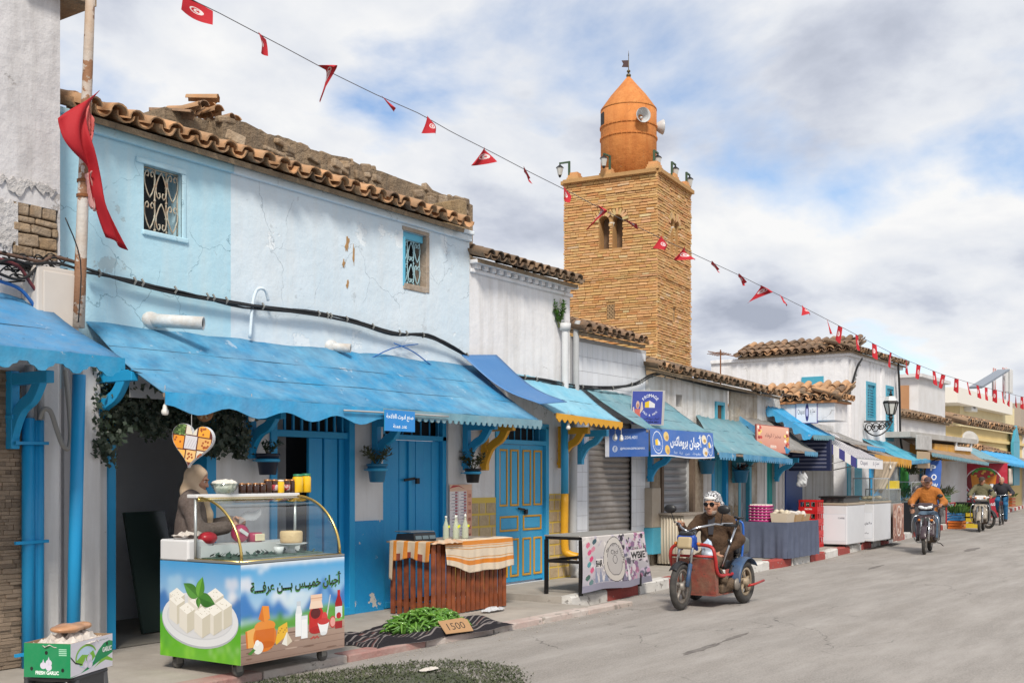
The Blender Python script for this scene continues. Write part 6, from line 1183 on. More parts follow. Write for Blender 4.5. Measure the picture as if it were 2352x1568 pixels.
p.ell(*Z(.875, .30), .035*w, .065*h, H_('C84A42'));p.ell(*Z(.875, .30), .026*w, .05*h, H_('E8A49A'))
p.rect(*Z(.90, .22), *Z(.975, .50), H_('A3141C'));p.poly([Z(.90, .50), Z(.975, .50), Z(.952, .58), Z(.925, .58)], H_('A3141C'));p.rect(*Z(.925, .58), *Z(.952, .64), H_('C02026'));p.rect(*Z(.9, .30), *Z(.975, .46), H_('D9E0E6'));p.rect(*Z(.9, .30), *Z(.975, .34), H_('86B86C'));p.ell(*Z(.938, .36), .025*w, .035*h, H_('B7242A'))
for q in range(7):p.ell(*Z(.655+.012*q, .155+.008*(q%3)), .010, .006, H_('C4403C'), 7)
p.text('أجبان خميـس بـــن عرفـــة', w*.525, h*.757, w*.88, H_('3f8a3a'), h=.135, bold=.035, arabic=True);p.text('أجبان خميـس بـــن عرفـــة', w*.522, h*.764, w*.88, H_('1d2a1c'), h=.125, bold=.02, arabic=True)
sheet_print(p, Matrix.Translation((0, -.0004, 0))@MF, 'front_panel', t)
w2_, h2_=cy1-cy0, cz1-cz0;p=Print(w2_, h2_);Z=lambda a, b:(a*w2_, b*h2_)
p.vgrad(0, .3*h2_, w2_, h2_, H_('C4D6E8'), H_('3C97D2'));blob(p, w2_*.9, h2_*.8, .06, H_('C7D3E4'), 9, 6, .8);blob(p, w2_*.3, h2_*.75, .1, H_('9CC4E2'), 8, 7, 1.5);blob(p, w2_*.93, h2_*.66, .06, H_('D9E0EA'), 7, 8, .7)
p.poly([Z(0, .45), Z(0, .66), Z(.06, .71), Z(.12, .6), Z(.2, .5), Z(.3, .45)], H_('3B74B6'));p.poly([Z(.78, .4), Z(.88, .58), Z(.97, .68), Z(1, .66), Z(1, .4)], H_('3B74B6'))
p.poly([Z(0, 0), Z(1, 0), Z(1, .40), Z(.8, .44), Z(.4, .42), Z(0, .45)], [H_('63AE1F'), H_('4B9A18'), H_('57A526'), H_('3E8D2A'), H_('4B9A20'), H_('4CA320')])
random.seed(4)
for _ in range(26):x_=random.uniform(0, 1);p.ell(*Z(x_, random.uniform(.02, .3)), .012, random.uniform(.02, .06), H_(random.choice(('78C02A', '5BAA22', '8CCB3A', '48951C'))), 8)
for _ in range(9):p.ell(*Z(random.uniform(.55, .97), random.uniform(.05, .2)), .006, .014, H_('D9EBC0'), 8)
MF=frame((cx0_, cy1, cz0), (0, -1, 0), (0, 0, 1), (-1, 0, 0));soft_sheet(p, MF, 190, 150, 3, 'side_picture', t);p=Print(w2_, h2_)
p.ell(*Z(.50, .405), .475*w2_, .285*h2_, H_('AEB3BA'), 40);p.ell(*Z(.50, .42), .470*w2_, .278*h2_, H_('DADDE1'), 40);p.ell(*Z(.50, .435), .41*w2_, .225*h2_, H_('C9CCD1'), 40);p.ell(*Z(.50, .44), .40*w2_, .215*h2_, H_('D3D5D9'), 40)
def cube(a, b, s, hh):
 x_, y_=a*w2_, b*h2_;d=s*.5;e_=s*.26
 p.poly([(x_-d, y_), (x_, y_-e_), (x_, y_-e_-hh), (x_-d, y_-hh)], H_('DEDAD0'));p.poly([(x_, y_-e_), (x_+d, y_), (x_+d, y_-hh), (x_, y_-e_-hh)], H_('CBC6B6'));p.poly([(x_-d, y_), (x_, y_+e_), (x_+d, y_), (x_, y_-e_)], H_('F1EFE8'))
 for _ in range(5):p.ell(x_+random.uniform(-d*.6, d*.6), y_+random.uniform(-e_*.4, e_*.4), .006, .003, H_('B9B29C'), 6)
for(a, b)in((.22, .66), (.70, .69), (.46, .66), (.22, .60), (.48, .60), (.80, .60), (.35, .52), (.68, .53), (.54, .49)):cube(a, b, .185, .15)
def leaf(x_, y_, l_, wd, rot, c1, c2):
 q=[]
 for k in range(11):a=k/10;q.append((a*l_, wd*math.sin(math.pi*a**.8)))
 q+=[(a_[0], -a_[1])for a_ in q[::-1]];c_, s_=math.cos(rot), math.sin(rot);p.poly([(x_+a*c_-b*s_, y_+a*s_+b*c_)for a, b in q], c1)
 q2=[(a, b*.9)for a, b in q[:11]]+[(l_, 0), (0, 0)];p.poly([(x_+a*c_-b*s_, y_+a*s_+b*c_)for a, b in q2], c2)
lx, ly=Z(.49, .645)
leaf(lx, ly, .20, .055, R(150), H_('3E7A28'), H_('55963A'));leaf(lx, ly, .20, .055, R(-12), H_('2F6A22'), H_('3F7F2C'));leaf(lx, ly, .17, .05, R(72), H_('4C8A2C'), H_('68A83C'));leaf(lx, ly, .085, .028, R(-88), H_('3F7A2A'), H_('57943A'))
sheet_print(p, Matrix.Translation((-.0004, 0, 0))@MF, 'side_panel', t)
m=MB();m.bb(cx0_, cx1_, cy0, cy1, cz1+.006, cz1+.022);m.obj('deck', mat('deck_steel', (.30, .31, .31), .4, .4), t, world=True)
m=MB();m.bb(cx0_-.002, cx0_+.25, cy1-.34, cy1+.003, cz1+.001, cz1+.17);m.obj('control_cheek', WHM, t, world=True, bevel=.015)
m=MB();m.bb(cx0_+.25, cx1_-.02, 7.0, 7.26, cz1+.1, cz1+.125);m.bb(cx0_+.03, cx1_-.03, 6.99, 7.0, cz1+.02, cz1+.125);m.obj('inner_shelf', WHM, t, world=True)
m=MB();m.bb(cx0_+.03, cx1_-.03, 6.72, 6.98, cz1+.023, cz1+.035);m.obj('leaf_mat', mat('leaf_mat_green', (.05, .10, .08), .8, var=((.16, .22, .18), 20, .9)), t, world=True)
GLS=bpy.data.materials.new('clear_glass');GLS.use_nodes=True;g_=GLS.node_tree;g_.nodes.clear()
o1=g_.nodes.new('ShaderNodeOutputMaterial');mxs=g_.nodes.new('ShaderNodeMixShader');tr_=g_.nodes.new('ShaderNodeBsdfTransparent');gl_=g_.nodes.new('ShaderNodeBsdfGlossy');fr_n=g_.nodes.new('ShaderNodeLayerWeight');fr_n.inputs[0].default_value=.5;gl_.inputs['Roughness'].default_value=.03;tr_.inputs[0].default_value=(.90, .95, .94, 1)
mm0=g_.nodes.new('ShaderNodeMath');mm0.operation='POWER';mm0.inputs[1].default_value=3.5;mm1=g_.nodes.new('ShaderNodeMath');mm1.operation='MULTIPLY_ADD';mm1.inputs[1].default_value=.75;mm1.inputs[2].default_value=.06
g_.links.new(fr_n.outputs['Facing'], mm0.inputs[0]);g_.links.new(mm0.outputs[0], mm1.inputs[0]);g_.links.new(mm1.outputs[0], mxs.inputs[0]);g_.links.new(tr_.outputs[0], mxs.inputs[1]);g_.links.new(gl_.outputs[0], mxs.inputs[2]);g_.links.new(mxs.outputs[0], o1.inputs[0])
crv=[(cy0+.03+.50*(1-math.cos(a)), cz1+.02+(cz2-cz1-.02)*math.sin(a))for a in[math.pi/2*k/14 for k in range(15)]]
m=MB();m.grid(lambda u, v:Vector((cx0_+.03+(cx1_-cx0_-.06)*u, *crv[min(round(v*14), 14)])), 4, 14);m.obj('curved_glass', GLS, t, True, world=True)
for x_ in(cx0_+.03, cx1_-.03):
 yb2=7.06;poly=[(q[0], q[1])for q in crv]+[(yb2, cz2), (yb2, cz1+.02)];m=MB();m.add([(x_, q[0], q[1])for q in poly], [tuple(range(len(poly)))]);m.obj('end_glass', GLS, t, world=True)
 m=MB();m.tube([(x_, q[0]-.006, q[1]+.004)for q in crv], .011, 8);m.obj('curved_trim', GOLD, t, True, world=True)
 m=MB();m.cyl((x_, 7.05, cz1+.02), (x_, 7.05, cz2), .012, n=8);m.obj('corner_post', mat('alu_post', (.55, .57, .57), .35, .7), t, True, world=True)
m=MB();m.tube([(cx0_+.02, crv[-1][0]-.02, cz2-.012), (cx1_-.02, crv[-1][0]-.02, cz2-.012)], .014, 8);m.obj('top_trim', GOLD, t, True, world=True)
m=MB();m.tube([(cx0_+.01, cy0+.025, cz1+.018), (cx1_-.01, cy0+.025, cz1+.018)], .012, 8);m.tube([(cx0_+.025, cy0+.03, cz1+.018), (cx0_+.025, 7.05, cz1+.018)], .012, 8);m.obj('deck_trim', GOLD, t, True, world=True)
m=MB();m.bb(cx0_+.01, cx1_-.01, crv[-1][0]-.02, 7.13, cz2+.001, cz2+.03);m.obj('top_ledge', WHM, t, world=True, bevel=.006)
for(x_, y_)in((cx0_+.1, cy0+.14), (cx0_+.1, cy1-.1), (cx1_-.12, cy0+.14), (cx1_-.12, cy1-.1)):
 T=frame((x_, y_, .06+.045), (1, 0, 0), (0, 0, 1), (0, -1, 0));m=MB();m.lathe([(.012, -.02), (.045, -.018), (.048, 0), (.045, .018), (.012, .02)], 16, T);wo_=m.obj('caster', mat('caster_rubber', (.12, .115, .11), .7), t, True, world=True)
 m=MB();m.bb(x_-.035, x_+.02, y_-.03, y_-.022, .1, .165);m.bb(x_-.035, x_+.02, y_+.022, y_+.03, .1, .165);m.bb(x_-.035, x_+.02, y_-.03, y_+.03, .164, .172);m.obj('fork', mat('fork_steel', (.3, .29, .27), .5, .7), wo_)
WAX=mat('red_wax', (.45, .015, .03), .3);RIND=mat('cheese_rind', (.70, .50, .28), .6, var=((.55, .36, .18), 10, .7), bump=(24, .5));PALE=mat('cheese_pale', (.76, .66, .46), .6)
zs_=cz1+.126;m=MB();m.sphere((6.08, 7.13, zs_+.05), (.085, .065, .052), 16, 10);tag(m.obj('wax_cheese', WAX, None, True), 'oval red waxed cheese at the left end of the inner shelf', 'cheese')
m=MB();m.sphere((6.42, 7.13, zs_+.075), .075, 18, 12);o=tag(m.obj('wax_cheese', mat('pink_wax', (.38, .03, .09), .35), None, True), 'round pink red ball cheese in the middle of the shelf', 'cheese');m=MB();m.box((6.40, 7.058, zs_+.085), (.09, .01, .028), Euler((0, R(30), 0)).to_matrix());m.obj('cheese_label', WHM, o)
m=MB();m.lathe([(.062, 0), (.07, .02), (.07, .055), (.062, .075)], 20, Matrix.Translation((6.57, 7.12, zs_)));o=tag(m.obj('cut_cheese', mat('pink_wax', (.4, .03, .09), .3), None, True), 'cut cheese showing its cream face beside the pink ball', 'cheese');m=MB();m.box((6.565, 7.048, zs_+.038), (.105, .012, .06));m.obj('cut_face', PALE, o, bevel=.008)
t2=thing('cheese_wheel_stand', 'white plate stand carrying a pale cheese wheel inside the counter', 'plate', (6.72, 6.84, cz1+.036));T=Matrix.Translation((6.72, 6.84, cz1+.036));m=MB();m.lathe([(.05, 0), (.03, .02), (.03, .05), (.13, .075), (.135, .08), (.125, .082), (1e-4, .072)], 24, T);m.obj('plate', WHM, t2, True, world=True)
m=MB();m.lathe([(.088, 0), (.094, .02), (.094, .085), (.086, .098), (1e-4, .1)], 24, Matrix.Translation((6.72, 6.84, cz1+.119)));tag(m.obj('round_cheese', RIND, None, True), 'pale cheese wheel on the white plate stand', 'cheese')
m=MB();m.lathe([(.03, 0), (.045, .06), (.042, .06), (.028, .01)], 12, Matrix.Translation((6.52, 6.78, cz1+.036)));tag(m.obj('white_cup', WHM, None, True), 'small white ribbed cup beside the cheese plate', 'cup')
random.seed(6);m=MB()
for q in range(150):
 x_, y_=random.uniform(cx0_+.05, cx1_-.1), random.uniform(6.74, 6.97);a=random.uniform(0, 6.28);s_=random.uniform(.02, .045);d=Vector((math.cos(a), math.sin(a), random.uniform(-.1, .9)));sd=d.cross(Vector((0, 0, 1))).normalized()*s_*.5;b_=Vector((x_, y_, cz1+.037));m.add([b_, b_+d*s_*.6+sd, b_+d*s_*1.2, b_+d*s_*.6-sd], [(0, 1, 2, 3)])
tag(m.obj('counter_garnish', mat('garnish_green', (.03, .07, .055), .5)), 'dark green leaf garnish strewn along the counter deck', 'garnish', kind='stuff')
zt_=cz2+.031
def jar(u, r, h, m_, lid, lab, label=False, y=7.07):
 x_=X(u, y);t_=thing('honey_jar' if m_ else 'jar', lab, 'jar', (x_, y, zt_));m=MB();m.lathe([(r*.9, 0), (r, .008), (r, h*.8), (r*.8, h*.88), (r*.8, h*.9)], 18, Matrix.Translation((x_, y, zt_)));m.obj('glass_body', m_, t_, True, world=True);m=MB();m.lathe([(r*.88, h*.88), (r*.9, h*.89), (r*.9, h), (1e-4, h+.002)], 18, Matrix.Translation((x_, y, zt_)));m.obj('lid', lid, t_, True, world=True)
 if label:m=MB();m.lathe([(r*1.012, h*.2), (r*1.012, h*.62)], 18, Matrix.Translation((x_, y, zt_)));m.obj('paper_label', mat('jar_label', (.5, .44, .43), .7, chips=((.35, .03, .04), 40, .5)), t_, True, world=True)
DJ=mat('dark_honey', (.035, .012, .006), .12, coat=.5);YJ_=mat('yellow_preserve', (.75, .45, .01), .15, coat=.5);LO=mat('lid_copper', (.42, .20, .08), .35, .6);LG=mat('lid_green', (.03, .20, .10), .4);LWh=mat('lid_white', (.65, .6, .5), .4)
for q, u in enumerate((556, 571, 587, 602)):jar(u, .030, .085, DJ, LO, ('short dark honey jar at the end beside the curd bowl', 'second short dark honey jar from the curd bowl', 'third short dark honey jar from the curd bowl', 'fourth short dark honey jar next to the tall ones')[q], y=7.04)
jar(615, .035, .115, DJ, LO, 'tall dark honey jar without label behind the short ones');jar(630, .032, .115, DJ, LO, 'tall dark honey jar with red label left of the yellow jar', True);jar(645, .030, .112, YJ_, LWh, 'slim yellow jar with pale lid between labelled dark jars', y=7.04);jar(658, .032, .115, DJ, LO, 'tall dark honey jar with red label right of the yellow jar', True);jar(671, .030, .115, DJ, LO, 'tall dark honey jar beside the big yellow jars', y=7.09);jar(684, .046, .16, YJ_, LG, 'big yellow jar with green lid next to the dark jars');jar(703, .044, .165, YJ_, LG, 'big yellow jar with green lid at the row end', y=7.08)
bxp=X(516, 7.06);t2=thing('curd_bowl', 'glass bowl heaped with white curd cheese on the counter', 'bowl', (bxp, 7.06, zt_));m=MB();m.lathe([(.06, 0), (.075, .01), (.12, .085), (.117, .085), (.07, .015)], 24, Matrix.Translation((bxp, 7.06, zt_)));m.obj('glass_bowl', GLS, t2, True, world=True)
s_=SDF();s_.ell((bxp, 7.06, zt_+.05), (.085, .085, .045), k=.02);s_.ell((bxp, 7.06, zt_+.085), (.10, .10, .028), k=.02);s_.obj('curd', mat('curd_white', (.78, .74, .66), .8, bump=(60, 1.0, .02)), t2, .007, .006, 90, 3, True)
hp=W(440, 1016, 7.55);rz_=R(-58);t=thing('heart_sign', 'heart shaped hanging sign printed with cheeses', 'sign', tuple(hp));ex_=Vector((math.cos(R(-62)), math.sin(R(-62)), 0));nz=ex_.cross(Vector((0, 0, 1)));
if nz.dot(-hp)<0:nz=-nz
ez_=Vector((0, 0, 1));tl=Matrix.Rotation(R(-9), 3, nz);ex2, ez2=tl@ex_, tl@ez_
hs=[(.0125*16*math.sin(a)**3*.9, .0125*(13*math.cos(a)-5*math.cos(2*a)-2*math.cos(3*a)-math.cos(4*a))*1.0)for a in[2*math.pi*k/60 for k in range(60)]]
MH=frame(hp, ex2, ez2, nz);m=MB();m.prism(hs, -.055, 0, MH);m.obj('board', mat('sign_white_edge', (.72, .72, .74), .5), t, world=True)
p=Print(.4, .4);p.poly([(a*.985, b*.985)for a, b in hs], H_('5a241c'))
def clip_heart(pts):
 from mathutils.geometry import intersect_point_line
 cen=Vector((0, .01));out=[]
 for(a, b)in pts:
  best=1
  for k in range(40):
   s__=1-k*.025;q=(a*s__, .01+(b-.01)*s__);ins=False;j=len(hs)-1
   for i in range(len(hs)):
    if(hs[i][1]>q[1])!=(hs[j][1]>q[1])and q[0]<(hs[j][0]-hs[i][0])*(q[1]-hs[i][1])/(hs[j][1]-hs[i][1])+hs[i][0]:ins=not ins
    j=i
   if ins:break
  out.append((q[0]*.985, q[1]))
 return out
def dense(x0, y0, x1, y1, n=8):
 P=[]
 for(a, b), (c, d)in zip(((x0, y0), (x1, y0), (x1, y1), (x0, y1)), ((x1, y0), (x1, y1), (x0, y1), (x0, y0))):P+=[(a+(c-a)*k/n, b+(d-b)*k/n)for k in range(n)]
 return P
random.seed(8)
for(x0, y0, x1, y1, c, holes)in((-.175, .055, -.07, .15, '4f6a35', 0), (-.062, .065, .035, .14, 'd9d2c2', 0), (.048, .06, .15, .15, 'e7a02e', 6), (-.165, -.06, -.07, .045, 'e8952a', 3), (-.06, -.055, .045, .055, 'cfccd2', 0), (.056, -.05, .17, .05, 'd9a55e', 10), (-.11, -.15, -.045, -.07, 'eeb257', 0), (-.035, -.165, .05, -.065, 'e3b878', 6), (.058, -.13, .12, -.06, 'd8d0bd', 4)):
 p.poly(clip_heart(dense(x0, y0, x1, y1)), H_(c))
 for _ in range(holes):a, b=clip_heart([(random.uniform(x0+.015, x1-.015), random.uniform(y0+.015, y1-.015))])[0];p.ell(a, b, .009, .010, H_('9c4a16'), 9)
 if c=='4f6a35':
  for _ in range(30):a, b=clip_heart([(random.uniform(x0, x1), random.uniform(y0, y1))])[0];p.ell(a*.97, b*.97, .009, .007, H_(random.choice(('6f8a4a', '2f4423', '8aa462'))), 7)
 if c=='cfccd2':
  for k in range(4):p.poly([(x0+.012+.022*k, y0+.01), (x0+.016+.022*k, y0+.01), (x0+.04+.022*k, y0+.08), (x0+.036+.022*k, y0+.08)], H_('a9a6b2'))
sheet_print(p, Matrix.Translation(nz*.0006)@MH, 'cheese_print', t)
m=MB();m.cyl(hp+Vector((0, 0, .1)), (hp.x, hp.y, 2.28), .003, n=5);m.obj('string', GREYP, t, world=True)
dp=W(470, 948, 7.75);T=frame(dp, ex_, ez_, nz);t=thing('wooden_disc', 'round carved wooden disc hanging above the heart sign', 'disc', tuple(dp));m=MB();m.lathe([(.075, -.012), (.078, 0), (.07, .01), (1e-4, .01)], 24, T);m.obj('disc', mat('disc_wood', (.33, .16, .07), .6, var=((.22, .10, .05), 12, .6)), t, True, world=True)
m=MB()
for q in range(6):a=math.pi/3*q;m.prism([(.015*math.cos(a-.4), .015*math.sin(a-.4)), (.06*math.cos(a-.18), .06*math.sin(a-.18)), (.06*math.cos(a+.18), .06*math.sin(a+.18)), (.015*math.cos(a+.4), .015*math.sin(a+.4))], .011, .016, T)
m.obj('inlay', mat('inlay_pale', (.5, .36, .22), .6), t, world=True);m=MB();m.cyl(dp, (dp.x, dp.y, 2.3), .003, n=4);m.obj('string', GREYP, t, world=True)
random.seed(12);m=MB();vine=MB();gx0, gx1_=X(212, 8.4), X(566, 8.4)
def ivy_low(x_):f=(x_-gx0)/(gx1_-gx0);return W(212+354*f, (1055 if f<.12 else 985 if f<.7 else 1030), 8.4).z+.06*math.sin(f*31)+.04*math.sin(f*77)
for q in range(5200):
 x_=random.uniform(gx0, gx1_);lo=ivy_low(x_);z_=random.uniform(lo, 2.52)if random.random()<.8 else random.gauss(lo+.05, .05);y_=8.5-abs(random.gauss(0, .09))-.02;a=random.uniform(0, 6.28);s_=random.uniform(.025, .055);n_=Vector((random.gauss(0, .6), -1, random.gauss(.2, .5))).normalized();d=n_.cross(Vector((math.cos(a), .2, math.sin(a)))).normalized();e_=n_.cross(d);c_=Vector((x_, y_, z_))
 m.add([c_-d*s_*.6, c_+e_*s_*.55-d*s_*.1, c_+e_*s_*.25+d*s_*.2, c_+d*s_*.75, c_-e_*s_*.25+d*s_*.2, c_-e_*s_*.55-d*s_*.1], [(0, 1, 2, 3), (0, 3, 4, 5)])
for q in range(16):
 x_=gx0+(gx1_-gx0)*(q+.5)/16;vine.tube(smooth_pts([(x_, 8.47, 2.5), (x_+random.uniform(-.05, .05), 8.42, 2.25), (x_+random.uniform(-.08, .08), 8.43, ivy_low(x_))], 4), .006, 5)
t=thing('ivy_garland', 'dark ivy garland hanging over the open cheese shop', 'ivy', ((gx0+gx1_)/2, 8.45, 2.5));m.obj('leaves', mat('ivy_leaf', (.030, .048, .032), .45, var=((.055, .075, .05), 18, .8)), t, world=True)['kind']='stuff';vine.obj('vines', mat('stem_green', (.1, .11, .045), .8), t, world=True)['kind']='stuff'
p=Print(.95, .2);p.rect(0, 0, .95, .2, H_('B9BCC2'));p.text('بن عرفة', .55, .1, .62, H_('3a5a38'), h=.16, bold=.03, arabic=True);sp_=W(300, 912, 8.3);t=tag(p.mesh(frame((sp_.x, 8.3, sp_.z), (1, 0, 0), (0, 0, 1), (0, -1, 0))).obj('shop_name_board', PRINT, None), 'white board with green lettering under the awning edge', 'sign')
m=MB();m.bb(sp_.x, sp_.x+.95, 8.303, 8.32, sp_.z, sp_.z+.2);m.obj('board', WHM, t, world=False)
for(u, v, Y, lab)in((379, 940, 7.62, 'white bulb socket hanging left of the heart sign'), (578, 955, 7.62, 'white bulb hanging right of the ivy garland'), (1305, 978, 7.8, 'white bulb under the yellow fringe'), (1413, 1003, 7.85, 'white bulb hanging before the cheese banner phone sign'), (1427, 1005, 7.85, 'second white bulb beside the banner phone sign'), (2045, 1072, 7.55, 'white bulb hanging below the tan awning')):
 b_=W(u, v, Y);t=thing('hanging_bulb', lab, 'bulb', tuple(b_));m=MB();m.cyl(b_+Vector((0, 0, .03)), b_+Vector((0, 0, .2)), .004, n=5);m.obj('wire', GREYP, t, world=True);m=MB();m.lathe([(.010, .045), (.017, .03), (.02, .005), (.03, -.01), (.03, -.03), (.022, -.045), (1e-4, -.05)], 12, Matrix.Translation(b_));m.obj('bulb', mat('bulb_white', (.7, .69, .66), .4), t, True, world=True)
def pot(u, v, Y, r, h, m_, band, lab, leafm, plant, seed):
 c_=W(u, v, Y);t=thing('flowerpot', lab, 'flowerpot', tuple(c_));T=Matrix.Translation(c_);m=MB();m.lathe([(r*.68, 0), (r*.72, .006), (r*.95, h*.86), (r*1.05, h*.88), (r*1.05, h), (r*.95, h), (r*.9, h*.9), (1e-4, h*.88)], 22, T);m.obj('pot', m_, t, True, world=True)
 if band:m=MB();zb=h*.60;m.lathe([(r*.90, zb), (r*1.03, zb+.004), (r*1.05, zb+.03), (r*.93, zb+.034)], 22, T);m.obj('holder_ring', band, t, True, world=True);m=MB();m.bar((c_.x, c_.y+r*.9, c_.z+zb+.015), (c_.x, 8.6, c_.z+zb+.015), .03, .012);m.obj('wall_arm', band, t, world=True)
 m=MB();m.lathe([(1e-4, h*.90), (r*.88, h*.885)], 16, T);m.obj('soil', mat('soil', (.05, .035, .025), .95), t, world=True)
 n, hg, wd, lw, ll, st, dr=plant;leafy('', '', c_+Vector((0, 0, h*.88)), hg, wd, n, leafm, seed=seed, lw=lw, ll=ll, stems=st, droop=dr, par=t)
NAVP=mat('pot_navy', (.015, .022, .045), .35);BLUP=mat('pot_blue', (.02, .16, .30), .4);BLKP=mat('pot_black', (.015, .015, .017), .45)
pot(615, 1090, 8.40, .118, .215, NAVP, BLUEL, 'navy flowerpot with a light blue ring right of the heart sign', LEAFD, (70, .22, .12, .03, .07, 6, .05), 1)
pot(866, 1107, 8.42, .115, .21, BLUP, BLUEL, 'blue flowerpot on the wall beside the plank door', LEAFO, (170, .26, .16, .018, .10, 9, .05), 2)
pot(1086, 1108, 8.42, .105, .18, BLKP, BLUEL, 'black flowerpot with jade plant above the price list', LEAFO, (190, .30, .15, .05, .055, 8, .03), 3)
pot(1624, 1088, 8.42, .15, .25, BLUP, None, 'blue pot hanging by the second roller shutter', LEAFD, (30, .2, .1, .04, .1, 4, .05), 4)
pot(1702, 1108, 8.40, .15, .24, BLUP, None, 'blue pot with dark drooping plant beside glass door', mat('leaf_purple', (.05, .02, .025), .6), (120, .2, .2, .04, .13, 8, .1), 5)
s0, s1=W(884, 940, 7.5), W(953, 992, 7.5);p=Print(s1.x-s0.x, s0.z-s1.z);p.rect(0, 0, p.w, p.h, H_('1d86d3'));p.text('صنع ادوت الفلاحة', p.w*.5, p.h*.66, p.w*.9, H_('e8f2fa'), h=p.h*.34, bold=.03, arabic=True);p.text('عند عمنة', p.w*.5, p.h*.25, p.w*.46, H_('e8f2fa'), h=p.h*.2, bold=.03, arabic=True)
t=thing('hanging_sign', 'small blue sign with white Arabic lettering hung from the awning', 'sign', (s0.x, 7.5, s1.z));sheet_print(p, frame((s0.x, 7.5, s1.z), (1, 0, 0), (0, 0, 1), (0, -1, 0)), 'sign_face', t);m=MB();m.bb(s0.x, s1.x, 7.502, 7.51, s1.z, s0.z);m.obj('sign_plate', BLUEL, t, world=True)
s0, s1=W(1032, 1112, 8.58), W(1083, 1240, 8.58);w_, h_=s1.x-s0.x, s0.z-s1.z;p=Print(w_, h_);p.rect(0, 0, w_, h_, H_('E3DDDD'));p.rect(0, h_*.88, w_, h_, H_('E0B79C'));p.rect(w_*.76, 0, w_, h_*.9, H_('DBA084'));p.poly([(0, h_*.93), (w_*.15, h_*.985), (w_*.4, h_*.985), (w_*.72, h_*.91), (w_*.4, h_*.965)], H_('B32026'));random.seed(3)
p.rect(w_*.375, 0, w_*.385, h_*.88, H_('9a4a5a'))
for q in range(5):p.rect(0, h_*(.88-.165*q-.165), w_*.76, h_*(.88-.165*q-.16), H_('b06a74'))
for q in range(16):
 y_=h_*(.86-.054*q)
 for cx_ in(.0, .39):
  p.rect(w_*(cx_+.24), y_-.012, w_*(cx_+.35), y_+.008, H_('9c3048'));p.rect(w_*(cx_+.06+random.random()*.1), y_-.026, w_*(cx_+.34), y_-.019, H_('77708a'))
for q in range(6):p.text(('23', '22', '31', '01', '02', '30')[q], w_*.89, h_*(.80-.14*q), w_*.11, H_('A03028'), bold=.03)
t=tag(p.mesh(frame((s0.x, 8.575, s1.z), (1, 0, 0), (0, 0, 1), (0, -1, 0))).obj('price_list', PRINT), 'tall paper price list with orange margin pasted by the plank door', 'poster')
wa=math.atan2(-.06, 1.35);t=thing('slatted_counter', 'reddish wooden slatted counter under an orange striped cloth', 'counter', (9.62, 7.66, .06), wa);CW, CD_, CHt=1.36, .60, .82
SLAT=mat('stained_slat', (.24, .058, .018), .5, var=[((.36, .10, .03), 5, .8), ((.09, .025, .012), 9, .6)], wave=((.12, .03, .012), 2.0, 'Z', 6.0), bump=(30, .3), rnd=.35)
sm=MB().box((0, 0, .40), (.060, .018, .78)).data('slat', SLAT)
for q in range(16):inst('slat', sm, t, Matrix.Translation((.04+(CW-.08)*q/15, random.uniform(-.003, .003), random.uniform(-.006, .008))))
for q in range(6):inst('slat', sm, t, Matrix.Translation((0.01, .07+(CD_-.1)*q/5, .0))@Matrix.Rotation(R(90), 4, 'Z'))
m=MB()
for z_ in(.12, .72):m.bar((.03, .025, z_), (CW-.03, .025, z_), .03, .05);m.bar((.035, .04, z_), (.035, CD_, z_), .03, .05);m.bar((CW-.04, .04, z_), (CW-.04, CD_, z_), .03, .05);m.bar((.03, CD_, z_), (CW-.03, CD_, z_), .03, .05)
m.obj('inner_frame', mat('frame_timber', (.12, .04, .02), .7), t)
for q in range(6):m=MB();m.bb(-.03, CW+.03, -.03+.112*q, .075+.112*q, CHt-.02, CHt);m.obj('top_board', mat('weathered_board', (.28, .24, .20), .8, var=((.18, .15, .13), 6, .7)), t, bevel=.004)
def stripe(v, ph=0):
 for a, b, c in((.10, .24, 'C97A1E'), (.27, .29, 'C98A4A'), (.34, .355, 'B9803E'), (.60, .615, 'B9803E'), (.66, .80, 'C8761A'), (.84, .855, 'B9803E'), (.885, .9, 'B9803E')):
  if a<=v<=b:return H_(c)
 return H_('CBBBA6')
m=MB();random.seed(5);drp=.34
def ck(u, v):
 x_=.18+(CW+.04-.18)*u;d_=.16+(drp+.04)*v;fold=.012*math.sin(u*19+v*2)+.006*math.sin(u*47+1);slack=.03*math.sin(math.pi*min(u*1.05, 1))*v
 if v<.22:return Vector((x_, .10-.14*(v/.22), CHt+.006+.006*math.sin(u*23)))
 s_=(v-.22)/.78;return Vector((x_+.01*math.sin(u*11)*s_+(.03 if u>.97 else 0), -.045-abs(fold)*s_-.02*s_, CHt+.004-(drp*(.75+.25*min(u*3, 1))+slack*.8)*s_+.008*math.sin(u*14)*s_))
m.grid(ck, 60, 46, 0, lambda u, v:stripe((v-.15)/.85));t2=tag(thing('striped_cloth', 'cream cloth with orange stripes thrown over the slatted counter', 'cloth', (9.62, 7.66, .88), wa), None, None);m.v=[(a, b, c-.82)for a, b, c in m.v]
CLOTHM=mat('woven_cloth', rough=.9, vcol=True, var=((.40, .36, .30), 7, .15), bump=(40, .25));m.obj('front_drape', CLOTHM, t2, True, solid=.004)
m=MB()
def ck2(u, v):
 y_=CD_-.03-(CD_+.0)*u;
 if v<.2:return Vector((.10-.14*(v/.2), y_, .008))
 s_=(v-.2)/.8;return Vector((-.045-.015*s_-.01*math.sin(u*21)*s_, y_, .004-(.20+.02*math.sin(u*9))*s_-(.22*s_ if u<.12 else 0)))
